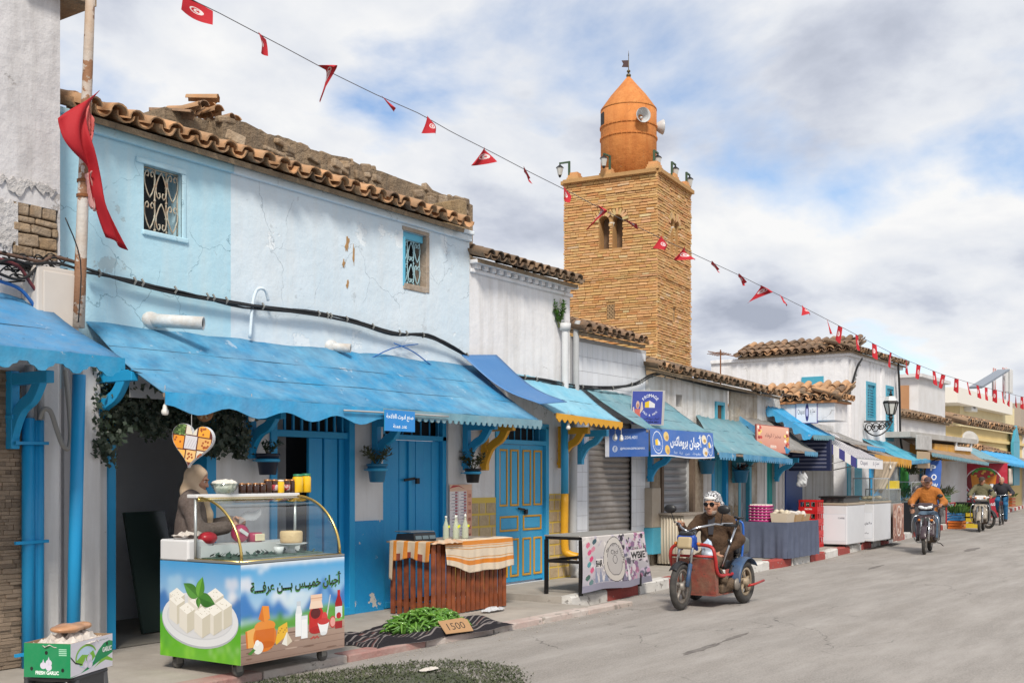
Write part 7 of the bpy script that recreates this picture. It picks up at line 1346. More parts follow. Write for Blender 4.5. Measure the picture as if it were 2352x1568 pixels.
m.grid(ck2, 50, 20, 0, lambda u, v:H_('C97A1E')if int(u*11)%3==1 else(H_('7E2A14')if(int(u*11)%3==2 and v>.7)else H_('C3AF97')));m.obj('side_drape', CLOTHM, t2, True, solid=.004)
crumpled((.24, -.03, -.03), .26, .07, .07, 11, 6).obj('bunched_fold', mat('cloth_cream', (.55, .47, .38), .9, var=((.6, .24, .05), 6, .7)), t2, True, solid=.004)
def on_counter(x_, y_):return Vector((9.62+x_*math.cos(wa)-y_*math.sin(wa), 7.66+x_*math.sin(wa)+y_*math.cos(wa), .06+CHt+.001))
sp_=on_counter(.16, .36);t=thing('shop_scale', 'black electronic scale on the slatted counter', 'scale', tuple(sp_), wa-.15);m=MB();m.prism([(-.17, 0), (.17, 0), (.15, .075), (-.15, .095)], -.16, .16, frame((0, 0, .004), (0, 1, 0), (0, 0, 1), (1, 0, 0)));m.obj('case', mat('scale_black', (.015, .015, .017), .4), t, bevel=.008)
m=MB()
for q in range(3):m.box((-.1+.1*q, -.166, .046), (.085, .006, .04), Euler((R(-15), 0, 0)).to_matrix())
m.obj('display', mat('scale_lcd', (.10, .14, .16), .2), t);m=MB();m.bb(-.17, .17, -.12, .17, .10, .112);m.obj('pan', mat('scale_pan', (.30, .31, .31), .3, .7), t, bevel=.005)
BOT=mat('pale_oil_bottle', (.62, .66, .50), .1, alpha=.55);
for q, (x_, y_, r, h, lab)in enumerate(((.55, .25, .036, .27, 'ribbed clear bottle next to the scale'), (.66, .20, .033, .26, 'clear spray bottle with white cap, second from the scale'), (.76, .27, .036, .27, 'ribbed clear bottle, third from the scale'), (.86, .22, .04, .27, 'bulbous clear bottle with white cap, farthest from the scale'))):
 b_=on_counter(x_, y_);t=thing('oil_bottle', lab, 'bottle', tuple(b_));m=MB();pr=[(r*.9, 0), (r, .01)]+[(r*(1-.03*(k%2)), .02+h*.045*k)for k in range(1, 11)]+[(r*.55, h*.72), (r*.34, h*.82), (r*.34, h*.9)]
 m.lathe(pr, 16, T_:=Matrix.Translation((0, 0, 0)));m.obj('bottle_body', BOT, t, True);m=MB();m.lathe([(r*.3, h*.9), (r*.38, h*.9), (r*.36, h*1.0), (r*.1, h*(1.08 if q%2 else 1.0))], 12);m.obj('cap', mat('cap_white', (.65, .66, .62), .5), t, True);m=MB();m.box((0.01, -r*1.0, h*.55), (r*.8, .004, .028));m.obj('price_tag', mat('tag_yellow', (.72, .75, .03), .6), t)
random.seed(21);bc=Vector((8.55, 7.02, .062));m=MB()
def bl(u, v):
 x_=-.95+1.95*u;y_=-.42+.80*v;e=min(u, 1-u, v, 1-v);hgt=.016+.022*(1+math.sin(x_*9+y_*13))*(.5+.5*math.sin(x_*3.1-y_*7))+.03*math.exp(-((e-.08)/.05)**2)*(1.0+math.sin(u*17+v*12))+.008*math.sin(x_*31+y_*17)
 if e<.02:hgt=.004
 sx_=.06*math.sin(v*5)-(.12*v if u<.5 else-.08*(1-v));return Vector((bc.x+x_+sx_+.03*math.sin(v*19), bc.y+y_-.10*(x_)*.6+.04*math.sin(u*15), bc.z+hgt))
def blc(u, v):
 q=(v*17)%1;return H_('77706f')if q<.24 else(H_('5b3a38')if(int(v*17)%4==2 and q<.5)else H_('1f1c21'))
m.grid(bl, 100, 136, 0, blc);tag(m.obj('striped_blanket', mat('blanket_weave', rough=.95, vcol=True, bump=(70, .5)), None, True), 'rumpled dark striped blanket spread on the pavement under peppers', 'blanket')
PEP=[mat('pepper_green_%d'%k, c, .35, coat=.2, var=((.10, .26, .03), 20, .5), rnd=.25)for k, c in enumerate(((.085, .205, .025), (.125, .25, .035), (.06, .15, .02)))]
pm_=[]
for k in range(3):
 m=MB();n=6;P=[Vector((0, .022*math.sin(q*.5+k), .13*q/n))for q in range(n+1)];m.tube(P, [.010, .0145, .0145, .013, .010, .007, .002], 6);m.tube([P[0], P[0]+Vector((.003, -.008, -.022))], [.004, .0025], 4);pm_.append(m.data('pepper', PEP[k], True))
t=thing('pepper_heap', 'heap of long green peppers on the striped blanket', 'peppers', (8.72, 7.02, .09));hc=Vector((8.74, 7.02, 0))
hm=MB();hm.sphere((hc.x, hc.y, .075), (.40, .25, .15), 20, 10);hm.obj('heap_core', PEP[2], t, True, world=True)
for q in range(290):
 a=random.uniform(0, 6.28);r_=math.sqrt(random.random());x_, y_=r_*.50*math.cos(a)*(1.1 if math.cos(a)>0 else 1), r_*.33*math.sin(a);z_=.085+.17*max(0, 1-r_*r_)**.8+random.uniform(-.01, .014)
 Rm=Euler((R(random.uniform(55, 115)), 0, random.uniform(0, 6.28))).to_matrix().to_4x4();instw('pepper', random.choice(pm_), t, Matrix.Translation((hc.x+x_, hc.y+y_, z_))@Rm@Matrix.Translation((0, 0, -.06)))
p=Print(.40, .17);p.poly([(.01, .01), (.39, .0), (.40, .14), (.34, .17), (.0, .165)], H_('A8835F'));p.text('1500', .2, .085, .24, H_('3a332c'), h=.08)
pc=Vector((8.52, 6.60, .085));ez_=Vector((.1, .66, .7)).normalized();ex_=Vector((.99, -.1, 0)).normalized();nn_=ex_.cross(ez_).normalized();t=thing('price_card', 'torn cardboard price card reading 1500 leaning on the peppers', 'price card', tuple(pc));sheet_print(p, frame(pc+nn_*.004, ex_, ez_, nn_), 'card_face', t, mat('cardboard_print', rough=.9, vcol=True, bump=(30, .3)))
m=MB();m.prism([(.01, .01), (.39, .0), (.40, .14), (.34, .17), (.0, .165)], -.002, .003, frame(pc, ex_, ez_, nn_));m.obj('card', mat('cardboard', (.36, .24, .14), .9), t, world=True)
def crumple(name, lab, c_, rx, ry, rz, m_, cat, seed, wob=.012):return tag(crumpled(c_, rx, ry, rz*1.3, 9, seed).obj(name, m_, None, solid=.002), lab, cat)
BAGW=mat('plastic_film_white', (.66, .67, .69), .3, alpha=.75, var=((.5, .52, .56), 12, .5));PAPW=mat('crumpled_paper', (.62, .58, .53), .8, var=((.42, .36, .33), 18, .6))
crumple('plastic_bag', 'clear plastic bag lying at the foot of the slatted counter', (10.45, 7.42, .065), .2, .08, .05, BAGW, 'bag', 3);q_=G(985, 1541);crumple('paper_scrap', 'crumpled pale paper scrap lying on the green mat', (q_.x, q_.y, .013), .11, .05, .02, PAPW, 'paper', 4, .006)
crumple('wrapping_paper', 'crumpled paper heap on the counter cheek beside the woman', (6.02, 7.28, cz1+.172), .15, .08, .06, PAPW, 'paper', 5)
ga=R(24);gl_=Vector((3.95, 5.82, 0));t=thing('plastic_stool', 'dark grey plastic stool under the garlic box', 'stool', (gl_.x+.15, gl_.y+.26, .0), ga);SG=mat('stool_grey', (.055, .055, .058), .45)
m=MB();m.bb(-.19, .19, -.17, .17, .39, .425);m.obj('seat', SG, t, bevel=.02)
for sx_, sy_ in((-1, -1), (1, -1), (1, 1), (-1, 1)):m=MB();m.tube([(sx_*.155, sy_*.14, .40), (sx_*.19, sy_*.17, .0)], [.035, .026], 8);m.obj('leg', SG, t, True)
for sy_ in(-1, 1):m=MB();pts=[(-.18, .0)]+[(-.12+.24*k/8, .26+.07*math.sin(math.pi*k/8))for k in range(9)]+[(.18, .0), (.17, .40), (-.17, .40)];m.prism(pts, -.006, .006, frame((0, sy_*.16, 0), (1, 0, 0), (0, 0, 1), (0, -1, 0)));m.obj('apron', SG, t)
BW_, BD_, BH_=.46, .30, .20;t=thing('garlic_box', 'green and white cardboard garlic box with a loaf on top', 'box', (gl_.x, gl_.y, .426), ga)
CB=mat('carton_inside', (.30, .20, .12), .9);th=.006
m=MB();m.bb(0, BW_, 0, th, 0, BH_);m.bb(0, BW_, BD_-th, BD_, 0, BH_);m.bb(0, th, th, BD_-th, 0, BH_);m.bb(BW_-th, BW_, th, BD_-th, 0, BH_);m.bb(th, BW_-th, th, BD_-th, 0, th);m.obj('carton', CB, t)
p=Print(BW_, BH_);p.rect(0, 0, BW_, BH_, H_('D6D3DC'));GR, GL=H_('138a52'), H_('7cb63c')
p.poly([(.0, .005), (.10, .01), (.22, .05), (.30, .12), (.36, .155), (.42, .165), (BW_, .155), (BW_, .085), (.40, .07), (.30, .05), (.18, .02), (.0, 0)], GR);p.poly([(.25, .02), (.33, .06), (.40, .07), (BW_, .045), (BW_, .03), (.38, .05), (.3, .035)], GL)
p.ring(.165, .10, .115, .075, .012, GL, 30, 20, 200);p.ell(.165, .10, .10, .062, H_('BBD3E8'), 24);p.poly([(.06, .09), (.12, .12), (.18, .11), (.24, .13), (.265, .09), (.2, .05), (.1, .055)], GL)
p.poly([(0, .125), (.05, .085), (.12, .065), (.12, .058), (.05, .075), (0, .115)], H_('14241a'))
for(a, b)in((.155, .055), (.20, .085), (.205, .05)):p.ell(a, b, .028, .024, H_('CFC9DC'));p.poly([(a-.012, b+.015), (a, b+.045), (a+.012, b+.015)], H_('C4BED4'));p.ell(a+.004, b-.004, .016, .014, H_('E0DAE6'))
p.text('GARLIC', .395, .115, .105, H_('F2F4F2'), h=.03, bold=.035);p.text('FRESH GARLIC CHINA', .36, .178, .10, H_('5f8a74'));p.ell(.395, .148, .01, .012, H_('0b3020'), 12)
sheet_print(p, frame((0, 0, 0), (1, 0, 0), (0, 0, 1), (0, -1, 0)), 'long_side', t, world=False)
p=Print(BD_, BH_);p.rect(0, 0, BD_, BH_, H_('0f8450'));p.text('FRESH GARLIC', .15, .028, .15, H_('E6EDE8'), h=.022, bold=.04)
for(a, b)in((.125, .07), (.16, .085), (.16, .06)):p.ell(a, b, .02, .02, H_('CFC9D8'));p.poly([(a-.008, b+.013), (a, b+.038), (a+.008, b+.013)], H_('C4BED0'))
for(a, b)in((.05, .05), (.25, .045), (.145, .145)):p.ell(a, b, .01, .012, H_('06110b'), 12)
for q in range(4):p.rect(.225, .13+.011*q, .275, .136+.011*q, H_('9fd0b4'))
sheet_print(p, frame((0, BD_, 0), (0, -1, 0), (0, 0, 1), (-1, 0, 0)), 'short_side', t, world=False)
o=crumpled((BW_/2, BD_/2, BH_-.03), BW_*.53, BD_*.55, .085, 15, 14, .05).obj('news_wrap', mat('news_paper', (.60, .55, .50), .85, var=((.36, .30, .27), 22, .5), chips=[((.08, .09, .12), 34, .66, .8), ((.45, .2, .17), 25, .70, .5)]), None, solid=.002);o.location=(gl_.x, gl_.y, .426);o.rotation_euler=(0, 0, ga);tag(o, 'crumpled newspaper filling the garlic box', 'paper')
s_=SDF();s_.ell((.21, .15, BH_+.062), (.13, .085, .026), k=.02);s_.ell((.34, .13, BH_+.062), (.06, .05, .024), k=.02);o=s_.obj('bread_loaf', mat('bread_crust', (.42, .20, .09), .4, var=((.55, .34, .22), 6, .8), coat=.3), None, .008, .004, 30, 2);o.location=(gl_.x, gl_.y, .426);o.rotation_euler=(0, 0, ga);tag(o, 'flat brown bread loaf in film on the garlic box', 'bread')
def person(name, label, loc, rz, J, top, leg, skin=SKIN, res=.012, shoe=None, belly=0., long=0., headz=1., gaze=V3(1, 0, 0), hands=None, hs=1., face=True, wide=1., brow=(.03, .02, .015), wob=.004, coat_open=None):
 """J: joints in the person's own space (x forward, y left); clothing and head wear are children of the body"""
 x=V3
 root=thing(name, label, 'person', loc, rz);sd=SDF();torso(sd, J, -.012, .05, belly, wide);sd.cap(J['neck'], J['head']-V3(0, 0, .06), .052, .05, .03)
 P, M=head_sdf(sd, J['head'], gaze, s=hs)
 for s_ in 'lr':
  limb(sd, [J['sh'+s_], J['el'+s_], J['wr'+s_]], [.052, .042, .029]);hd=(hands or{}).get(s_)
  fd=(J['wr'+s_]-J['el'+s_]).normalized()
  if hd:hand(sd, J['wr'+s_], hd[0], hd[1], hd[2], 1., hd[3]if len(hd)>3 else 1)
  else:hand(sd, J['wr'+s_], fd, V3(0, 1 if s_=='l' else-1, 0)+fd*.01, 95, 1., -1 if s_=='l' else 1)
  if 'kn'+s_ in J:limb(sd, [J['hip'+s_], J['kn'+s_], J['an'+s_]], [.078, .055, .042])
 body=sd.obj('body', skin, root, res)
 if face:face_parts(body, P, M, hs, brow=brow)
 tp=SDF();torso(tp, J, .018, .06, belly, wide)
 for s_ in 'lr':e=J['wr'+s_]+(J['el'+s_]-J['wr'+s_]).normalized()*.02;limb(tp, [J['sh'+s_], J['el'+s_], e], [.062, .053, .04], .014, .04)
 tp.cap(J['neck']-V3(0, 0, .02), J['neck']+(J['head']-J['neck'])*.25, .07, .066, .03)
 if long:
  for s_ in 'lr':limb(tp, [J['hip'+s_], J['hip'+s_].lerp(J['kn'+s_], long)], [.10, .085], .012, .06)
 tp.obj('jacket', top, body, res, wob, 34, len(label))
 if leg:
  tr=SDF();tr.ell(J['pelvis'], (.17, .14, .12), k=.05)
  for s_ in 'lr':limb(tr, [J['hip'+s_], J['kn'+s_], J['an'+s_]], [.085, .066, .05], .010, .04)
  tr.obj('trousers', leg, body, res, wob, 30, len(label)+1)
  for s_ in 'lr':
   if 'to'+s_ in J:so_=SDF();so_.cap(J['an'+s_]-V3(0, 0, .05), J['to'+s_], .042, .034, .03);so_.cap(J['an'+s_], J['an'+s_]-V3(0, 0, .05), .042, .045, .03);so_.obj('shoe', shoe or mat('shoe_dark', (.03, .025, .022), .6), body, res)
 return root, body, P, M
wl=(6.56, 7.93, .062);WR=R(-48)
J=dict(pelvis=V3(0, 0, .92), chest=V3(.02, 0, 1.18), neck=V3(.03, 0, 1.36), head=V3(.065, 0, 1.505), shl=V3(.02, .165, 1.31), shr=V3(.02, -.165, 1.31), ell=V3(.12, .23, 1.08), elr=V3(.10, -.24, 1.06), wrl=V3(.36, .12, 1.14), wrr=V3(.34, -.10, 1.10), hipl=V3(0, .09, .88), hipr=V3(0, -.09, .88), knl=V3(.02, .1, .48), knr=V3(.02, -.1, .48), anl=V3(0, .1, .08), anr=V3(0, -.1, .08), tol=V3(.14, .1, .035), tor=V3(.14, -.1, .035))
KNIT=mat('taupe_knit', (.12, .09, .08), .95, var=[((.20, .165, .15), 26, .8), ((.06, .045, .04), 60, .6)], bump=(120, .6, .01))
gz=V3(.93, -.20, -.30).normalized()
wm, bd, P, M=person('person', 'woman in a beige headscarf and taupe knit jacket behind the cheese counter', wl, WR, J, KNIT, mat('dark_skirt', (.05, .05, .055), .9), SKIN, .009, gaze=gz, hands={'r':(V3(.9, .35, -.05), V3(.2, -.3, -.9), 70, 1), 'l':(V3(.95, -.25, -.05), V3(.2, .3, -.9), 60, -1)}, hs=.94, wide=.95)
sc_=SDF();y_=gz;x_=y_.cross(V3(0, 0, 1)).normalized();z_=x_.cross(y_)
Q=lambda a, b, d:J['head']+x_*a+y_*b+z_*d
sc_.ell(Q(0, -.018, .030), (.092, .110, .103), M, .03);sc_.ell(Q(0, -.02, -.06), (.085, .085, .09), M, .04);sc_.ell(Q(0, .108, -.010), (.064, .098, .086), M, .02, True)
sc_.cap(J['neck']+V3(-.03, 0, .04), J['neck']+V3(.03, 0, .0), .085, .095, .05);sc_.cap(J['neck']+V3(0, -.1, -.04), J['neck']+V3(.02, .1, -.04), .062, .062, .06);sc_.cap(J['neck']+V3(.07, .0, -.03), J['chest']+V3(.135, .03, .02), .06, .04, .05);sc_.cap(J['chest']+V3(.13, .03, .02), J['pelvis']+V3(.17, .05, .15), .045, .03, .04)
sc_.obj('headscarf', mat('scarf_beige', (.66, .50, .35), .9, wave=((.50, .36, .24), 3.0, 'DIAGONAL', 5.0), bump=(14, .5)), bd, .009, .004, 48, 3)
m=MB();m.grid(lambda u, v:V3(.42+.20*u, .03-.08*u+.03*math.sin(v*3), 1.10+.08*v+.02*math.sin(u*6)+.10*u), 10, 8);o=tag(m.obj('plastic_sheet', mat('film_clear', (.55, .58, .62), .2, alpha=.4), None, True), 'clear plastic sheet the woman holds over the counter', 'plastic');o.location=wl;o.rotation_euler=(0, 0, WR)
RUB=mat('tyre_rubber', (.035, .033, .032), .85, var=((.11, .10, .09), 6, .6));CHR=mat('chrome', (.55, .56, .58), .18, 1.);DRT=mat('dusty_alloy', (.34, .31, .28), .55, .5, var=((.09, .07, .05), 9, .7));BLKM=mat('black_plastic', (.018, .018, .02), .4);REDP=mat('red_frame_paint', (.42, .018, .02), .4, var=((.26, .05, .035), 5, .7));BLUF=mat('blue_fender_paint', (.03, .085, .20), .5, var=[((.08, .11, .16), 6, .8), ((.05, .04, .035), 10, .5)]);ENG=mat('greasy_engine', (.16, .11, .07), .6, .3, var=((.05, .035, .025), 16, .8), bump=(50, .8))
def wheel(par, c, r, tw, m_rim, spokes=5, thick=.016, yaw=0., nm='wheel'):
 T=Matrix.Translation(Vector(c))@Matrix.Rotation(yaw, 4, 'Z');m=MB();n, k=32, 10;vs=[];fs=[]
 for i in range(n):
  a=2*math.pi*i/n
  for j in range(k):b=2*math.pi*j/k;rr=r-tw*.55+tw*.55*math.cos(b);vs.append(T@V3(rr*math.cos(a), tw/2*math.sin(b)*1.1, rr*math.sin(a)))
 for i in range(n):
  for j in range(k):fs.append((i*k+j, ((i+1)%n)*k+j, ((i+1)%n)*k+(j+1)%k, i*k+(j+1)%k))
 m.add(vs, fs);w_=m.obj(nm, RUB, par, True);ri=r-tw*1.05;A=T@Matrix.Rotation(R(90), 4, 'X')
 m=MB();m.lathe([(ri-.022, -tw*.32), (ri+.004, -tw*.36), (ri+.004, tw*.36), (ri-.022, tw*.32), (ri-.022, -tw*.32)], 32, A, caps=False);m.lathe([(.02, -tw*.7), (.05, -tw*.6), (.055, tw*.6), (.02, tw*.7)], 14, A)
 for i in range(spokes):
  a=2*math.pi*i/spokes+.3;p, q=T@V3(.045*math.cos(a), 0, .045*math.sin(a)), T@V3((ri-.01)*math.cos(a), 0, (ri-.01)*math.sin(a))
  if spokes<=7:m.bar(p, q, thick, .03, T.to_3x3()@V3(0, 1, 0))
  else:m.cyl(p, q, .0022, n=4)
 m.obj('rim', m_rim, w_, True);return w_
def fender(par, c, r, w, a0, a1, m_, nm='fender', th=.006):
 m=MB();m.grid(lambda u, v:V3(c[0]+r*math.cos(R(a0+(a1-a0)*u)), c[1]+w*(v-.5), c[2]+r*math.sin(R(a0+(a1-a0)*u))-.018*(2*v-1)**2), 18, 6);return m.obj(nm, m_, par, True, solid=th)
def mirror(par, p, d, m_=None, r=(.062, .03, .042)):
 m=MB();m.tube([p+V3(-.02, -d*.05, -.18), p+V3(0, -d*.02, -.06), p], .006, 6);o=m.obj('mirror_stalk', BLKM, par, True);m=MB();m.sphere(p, (r[1], r[0], r[2]), 14, 10);m.obj('mirror', BLKM, o, True)
TL=(13.40, 5.95, 0);t=thing('motor_tricycle', 'red and blue motor tricycle with blue headlight cowl and dusty wheels', 'tricycle', TL, R(180));fx=1.13
wheel(t, (fx, 0, .285), .285, .075, DRT, 5, .03, R(4));wheel(t, (0, .33, .275), .275, .095, mat('tan_rim', (.34, .27, .19), .6, .2), 5, .035);wheel(t, (0, -.33, .275), .275, .095, mat('tan_rim', (.34, .27, .19), .6), 5, .035)
for s_ in(-1, 1):m=MB();m.cyl((fx, s_*.085, .285), (fx-.09, s_*.085, .55), .027, n=10);m.obj('fork_leg', BLUF, t, True);m=MB();m.cyl((fx-.085, s_*.085, .53), (fx-.2, s_*.085, .93), .019, n=10);m.obj('fork_tube', CHR, t, True)
fender(t, (fx, 0, .285), .302, .10, 45, 140, BLKM, 'front_fender');fender(t, (0, .33, .275), .315, .17, 5, 140, BLUF, 'rear_fender');fender(t, (0, -.33, .275), .315, .17, 5, 140, BLUF, 'rear_fender')
s_=SDF();s_.rbox((fx-.18, 0, .81), (.03, .075, .05), .035, Euler((0, R(-14), 0)).to_matrix(), .03);s_.cap((fx-.16, .09, .86), (fx-.24, .10, .72), .03, .02, .03);s_.cap((fx-.16, -.09, .86), (fx-.24, -.10, .72), .03, .02, .03);s_.obj('headlight_cowl', mat('cowl_blue', (.01, .06, .33), .35), t, .012)
h_=SDF();h_.rbox((fx-.115, 0, .80), (.012, .066, .048), .026, Euler((0, R(-14), 0)).to_matrix());h_.obj('headlight', mat('dusty_lens', (.42, .33, .20), .3), t, .01);s_=SDF();s_.rbox((fx-.2, 0, .915), (.05, .08, .004), .022, Euler((0, R(18), 0)).to_matrix());s_.obj('instrument_pod', BLKM, t, .012)
for q in(-1, 1):
 m=MB();m.tube([(fx-.2, 0, .93), (fx-.22, q*.1, .98), (fx-.45, q*.24, 1.02), (.46, q*.36, 1.0)], .013, 8);m.obj('handlebar', CHR, t, True);m=MB();m.cyl((.56, q*.315, 1.01), (.40, q*.39, .995), .02, n=10);m.obj('grip', BLKM, t, True);m=MB();m.tube([(.62, q*.30, 1.03), (.5, q*.40, 1.03)], .007, 6);m.obj('lever', CHR, t);mirror(t, V3(.68, q*.36, 1.20), q, None, (.085, .04, .058))
 m=MB();m.sphere((fx-.18, q*.15, .79), (.03, .022, .022), 8, 6);m.obj('indicator', mat('amber_lens', (.55, .17, .02), .3), t, True)
hoop=lambda x0, zt, w_:smooth_pts([V3(x0-.12, -w_, .40), V3(x0, -w_, .62), V3(x0, -w_*.8, zt), V3(x0, 0, zt+.02), V3(x0, w_*.8, zt), V3(x0, w_, .62), V3(x0-.12, w_, .40), V3(.10, w_, .40)], 5)
m=MB();m.tube(hoop(.80, .75, .30), .022, 8);m.obj('leg_guard', REDP, t, True);m=MB();m.tube([V3(.80, -.29, .63), V3(.80, .29, .63)], .016, 8);m.obj('guard_rail', REDP, t, True)
RD2=mat('faded_red_sheet', (.30, .04, .03), .6, var=[((.26, .17, .11), 4, .9), ((.08, .05, .04), 9, .6)], chips=[((.12, .07, .05), 14, .62, .8)], bump=(20, .3))
m=MB();m.add([(.80, -.28, .60), (.80, .28, .60), (.74, .28, .17), (.74, -.28, .17)], [(0, 1, 2, 3)]);m.add([(.80, .28, .60), (.68, .28, .45), (.66, .28, .16), (.74, .28, .16)], [(0, 1, 2, 3)]);m.add([(.80, -.28, .60), (.18, -.28, .40), (.18, -.28, .16), (.74, -.28, .16)], [(3, 2, 1, 0)]);m.bb(-.1, .76, -.28, .28, .15, .165);m.obj('footwell', RD2, t, solid=.006)
s_=SDF();s_.cap((.42, .14, .34), (.52, .27, .34), .085, .07, .04);s_.cap((.34, .16, .27), (.36, .30, .27), .085, .075, .03);s_.rbox((.42, .2, .22), (.14, .08, .03), .02);s_.cap((.5, .24, .38), (.54, .26, .46), .035, .02, .02);s_.obj('engine', ENG, t, .012, .005, 70, 3)
m=MB();m.lathe([(.07, 0), (.075, .02), (.05, .035), (1e-4, .04)], 16, frame((.33, .365, .27), (1, 0, 0), (0, 0, -1), (0, 1, 0)));m.obj('engine_cover', DRT, t, True);m=MB();m.add([(.26, .30, .50), (-.02, .30, .52), (-.04, .32, .34), (.18, .32, .32)], [(0, 1, 2, 3)]);m.obj('side_cover', BLUF, t, solid=.01)
m=MB();m.tube([(-.02, .37, .22), (-.08, .44, .24), (-.34, .46, .27)], .016, 8);m.obj('rear_bar', REDP, t, True)
for q in(-1, 1):m=MB();m.tube(smooth_pts([V3(.1, q*.2, .42), V3(-.05, q*.24, .46), V3(-.16, q*.24, .60), V3(-.20, q*.24, .95), V3(-.20, q*.18, 1.03), V3(-.2, 0, 1.04)], 4), .014, 8);m.obj('seat_frame', mat('frame_blue', (.015, .10, .42), .35), t, True)
s_=SDF();s_.rbox((.08, 0, .50), (.2, .19, .03), .035);s_.obj('seat', BLKM, t, .016);s_=SDF();s_.rbox((-.15, 0, .80), (.02, .18, .17), .03, Euler((0, R(-6), 0)).to_matrix());s_.obj('backrest', BLKM, t, .016);s_=SDF();s_.rbox((-.38, .02, .70), (.10, .13, .06), .05);s_.obj('top_box', mat('box_grey', (.07, .085, .095), .4), t, .016);m=MB();m.bar((-.1, 0, .45), (-.42, 0, .62), .2, .03);m.obj('rack', IRON, t)
m=MB();m.tube(smooth_pts([V3(.66, .25, .55), V3(.6, .30, .40), V3(.45, .31, .36), V3(.3, .30, .5)], 5), .012, 6);m.obj('cable_loop', BLKM, t, True)
s_=SDF();s_.ell((.62, .12, .66), (.045, .085, .10), k=.03);s_.cap((.62, .10, .72), (.63, .12, .86), .05, .012, .03);s_.cap((.62, .16, .70), (.63, .13, .84), .03, .01, .03);o=s_.obj('shopping_bag', mat('bag_blue_white', (.52, .58, .66), .4, var=((.25, .4, .6), 9, .6)), None, .010, .014, 60, 5);o.location=TL;o.rotation_euler=(0, 0, R(180));tag(o, 'white blue plastic bag hanging in front of the tricycle rider', 'bag')
BRN=mat('brown_coat', (.075, .042, .023), .9, var=[((.12, .07, .04), 5, .7), ((.04, .022, .013), 11, .5)], bump=(13, .9, .04));BRN2=mat('brown_trousers', (.115, .08, .052), .9, var=((.16, .115, .08), 6, .6), bump=(13, .9, .04))
J=dict(pelvis=V3(.10, 0, .60), chest=V3(.10, 0, .89), neck=V3(.16, 0, 1.11), head=V3(.225, .0, 1.245), shl=V3(.13, .195, 1.045), shr=V3(.13, -.195, 1.045), ell=V3(.16, .33, .80), elr=V3(.24, -.35, .83), wrl=V3(.36, .21, .64), wrr=V3(.40, -.345, .985), hipl=V3(.12, .10, .56), hipr=V3(.12, -.10, .56), knl=V3(.52, .15, .53), knr=V3(.52, -.15, .53), anl=V3(.56, .14, .24), anr=V3(.56, -.14, .24), tol=V3(.68, .14, .195), tor=V3(.68, -.14, .195))
gz=V3(1, .06, -.05).normalized()
mn, bd, P, M=person('person', 'stout man in sunglasses and checked headscarf riding the motor tricycle', TL, R(180), J, BRN, BRN2, SKIN, .010, belly=.045, wide=1.16, gaze=gz, hands={'r':(V3(.95, .1, .1), V3(-.1, -1, .1), 105, -1), 'l':(V3(.5, -.75, -.3), V3(.5, .3, -.8), 100, -1)}, hs=1.16, long=.5, face=False, wob=.011)
HS=1.16;face_parts(bd, P, M, HS, eyes=False)
y_=gz;x_=y_.cross(V3(0, 0, 1)).normalized();z_=x_.cross(y_);Q=lambda a, b, d:J['head']+(x_*a+y_*b+z_*d)*HS
m=MB()
for q in(-1, 1):m.sphere(Q(.034*q, .098, .012), (.034, .010, .028), 14, 8, M);m.cyl(Q(.062*q, .088, .018), Q(.084*q, .0, .010), .0035, n=5)
m.cyl(Q(-.01, .104, .02), Q(.01, .104, .02), .0035, n=5);m.obj('sunglasses', mat('dark_lens', (.006, .006, .008), .08), bd, True)
s_=SDF();s_.ell(Q(0, .034, -.066), (.068, .070, .062), M, .03);s_.ell(Q(0, .03, .03), (.078, .11, .072), M, .02, True);s_.ell(Q(0, .104, -.061), (.026, .024, .008), M, .006, True);s_.obj('beard', mat('grey_beard', (.33, .24, .19), .95, var=((.46, .40, .36), 60, .7), bump=(120, .8)), bd, .008, .002, 120, 2)
s_=SDF();s_.ell(Q(0, -.02, .062), (.107, .130, .102), M, .03);s_.cap(Q(0, -.10, .03), Q(-.02, -.11, -.15), .078, .06, .04);s_.cap(Q(.08, -.05, .0), Q(.085, -.06, -.10), .042, .034, .03);s_.cap(Q(-.08, -.05, .0), Q(-.085, -.06, -.10), .042, .034, .03);s_.ell(Q(0, .11, -.03), (.084, .115, .098), M, .02, True)
KEF=mat('checked_scarf', (.60, .60, .62), .9, chips=[((.02, .02, .025), 62, .50)], bump=(30, .4));s_.obj('headscarf', KEF, bd, .008, .004, 60, 6)
s_=SDF();s_.ell(Q(0, .004, .072), (.093, .109, .046), M, .02);s_.ell(Q(0, -.12, .06), (.24, .135, .24), M, .01, True);s_.obj('cap_front', mat('scarf_white', (.70, .68, .66), .9), bd, .008)
m=MB();m.prism([(-.03, .0), (.03, .0), (.05, .22), (-.05, .22)], 0, .006, frame(J['chest']+V3(.165, 0, -.02), (0, -1, 0), V3(-.1, 0, 1).normalized(), V3(1, 0, .1)));m.obj('shirt_front', mat('grey_shirt', (.045, .045, .055), .9), bd)
t2=thing('crutch', 'aluminium forearm crutch held across the rider lap', 'crutch', TL, R(180));a, b, c_=V3(.52, .26, .50), V3(.34, .37, .98), V3(.30, .39, 1.09);m=MB();m.cyl(a, b, .014, n=10);m.obj('shaft', CHR, t2, True);m=MB();m.tube([b, c_], .018, 8);m.tube([c_+V3(-.03, .05, 0), c_+V3(.03, .03, .0), c_+V3(.03, -.04, .01), c_+V3(-.02, -.06, .01)], .014, 8);m.obj('forearm_cuff', BLKM, t2, True);q=a.lerp(b, .55);m=MB();m.cyl(q, q+V3(.14, .05, .06), .017, n=10);m.obj('hand_grip', BLKM, t2, True)
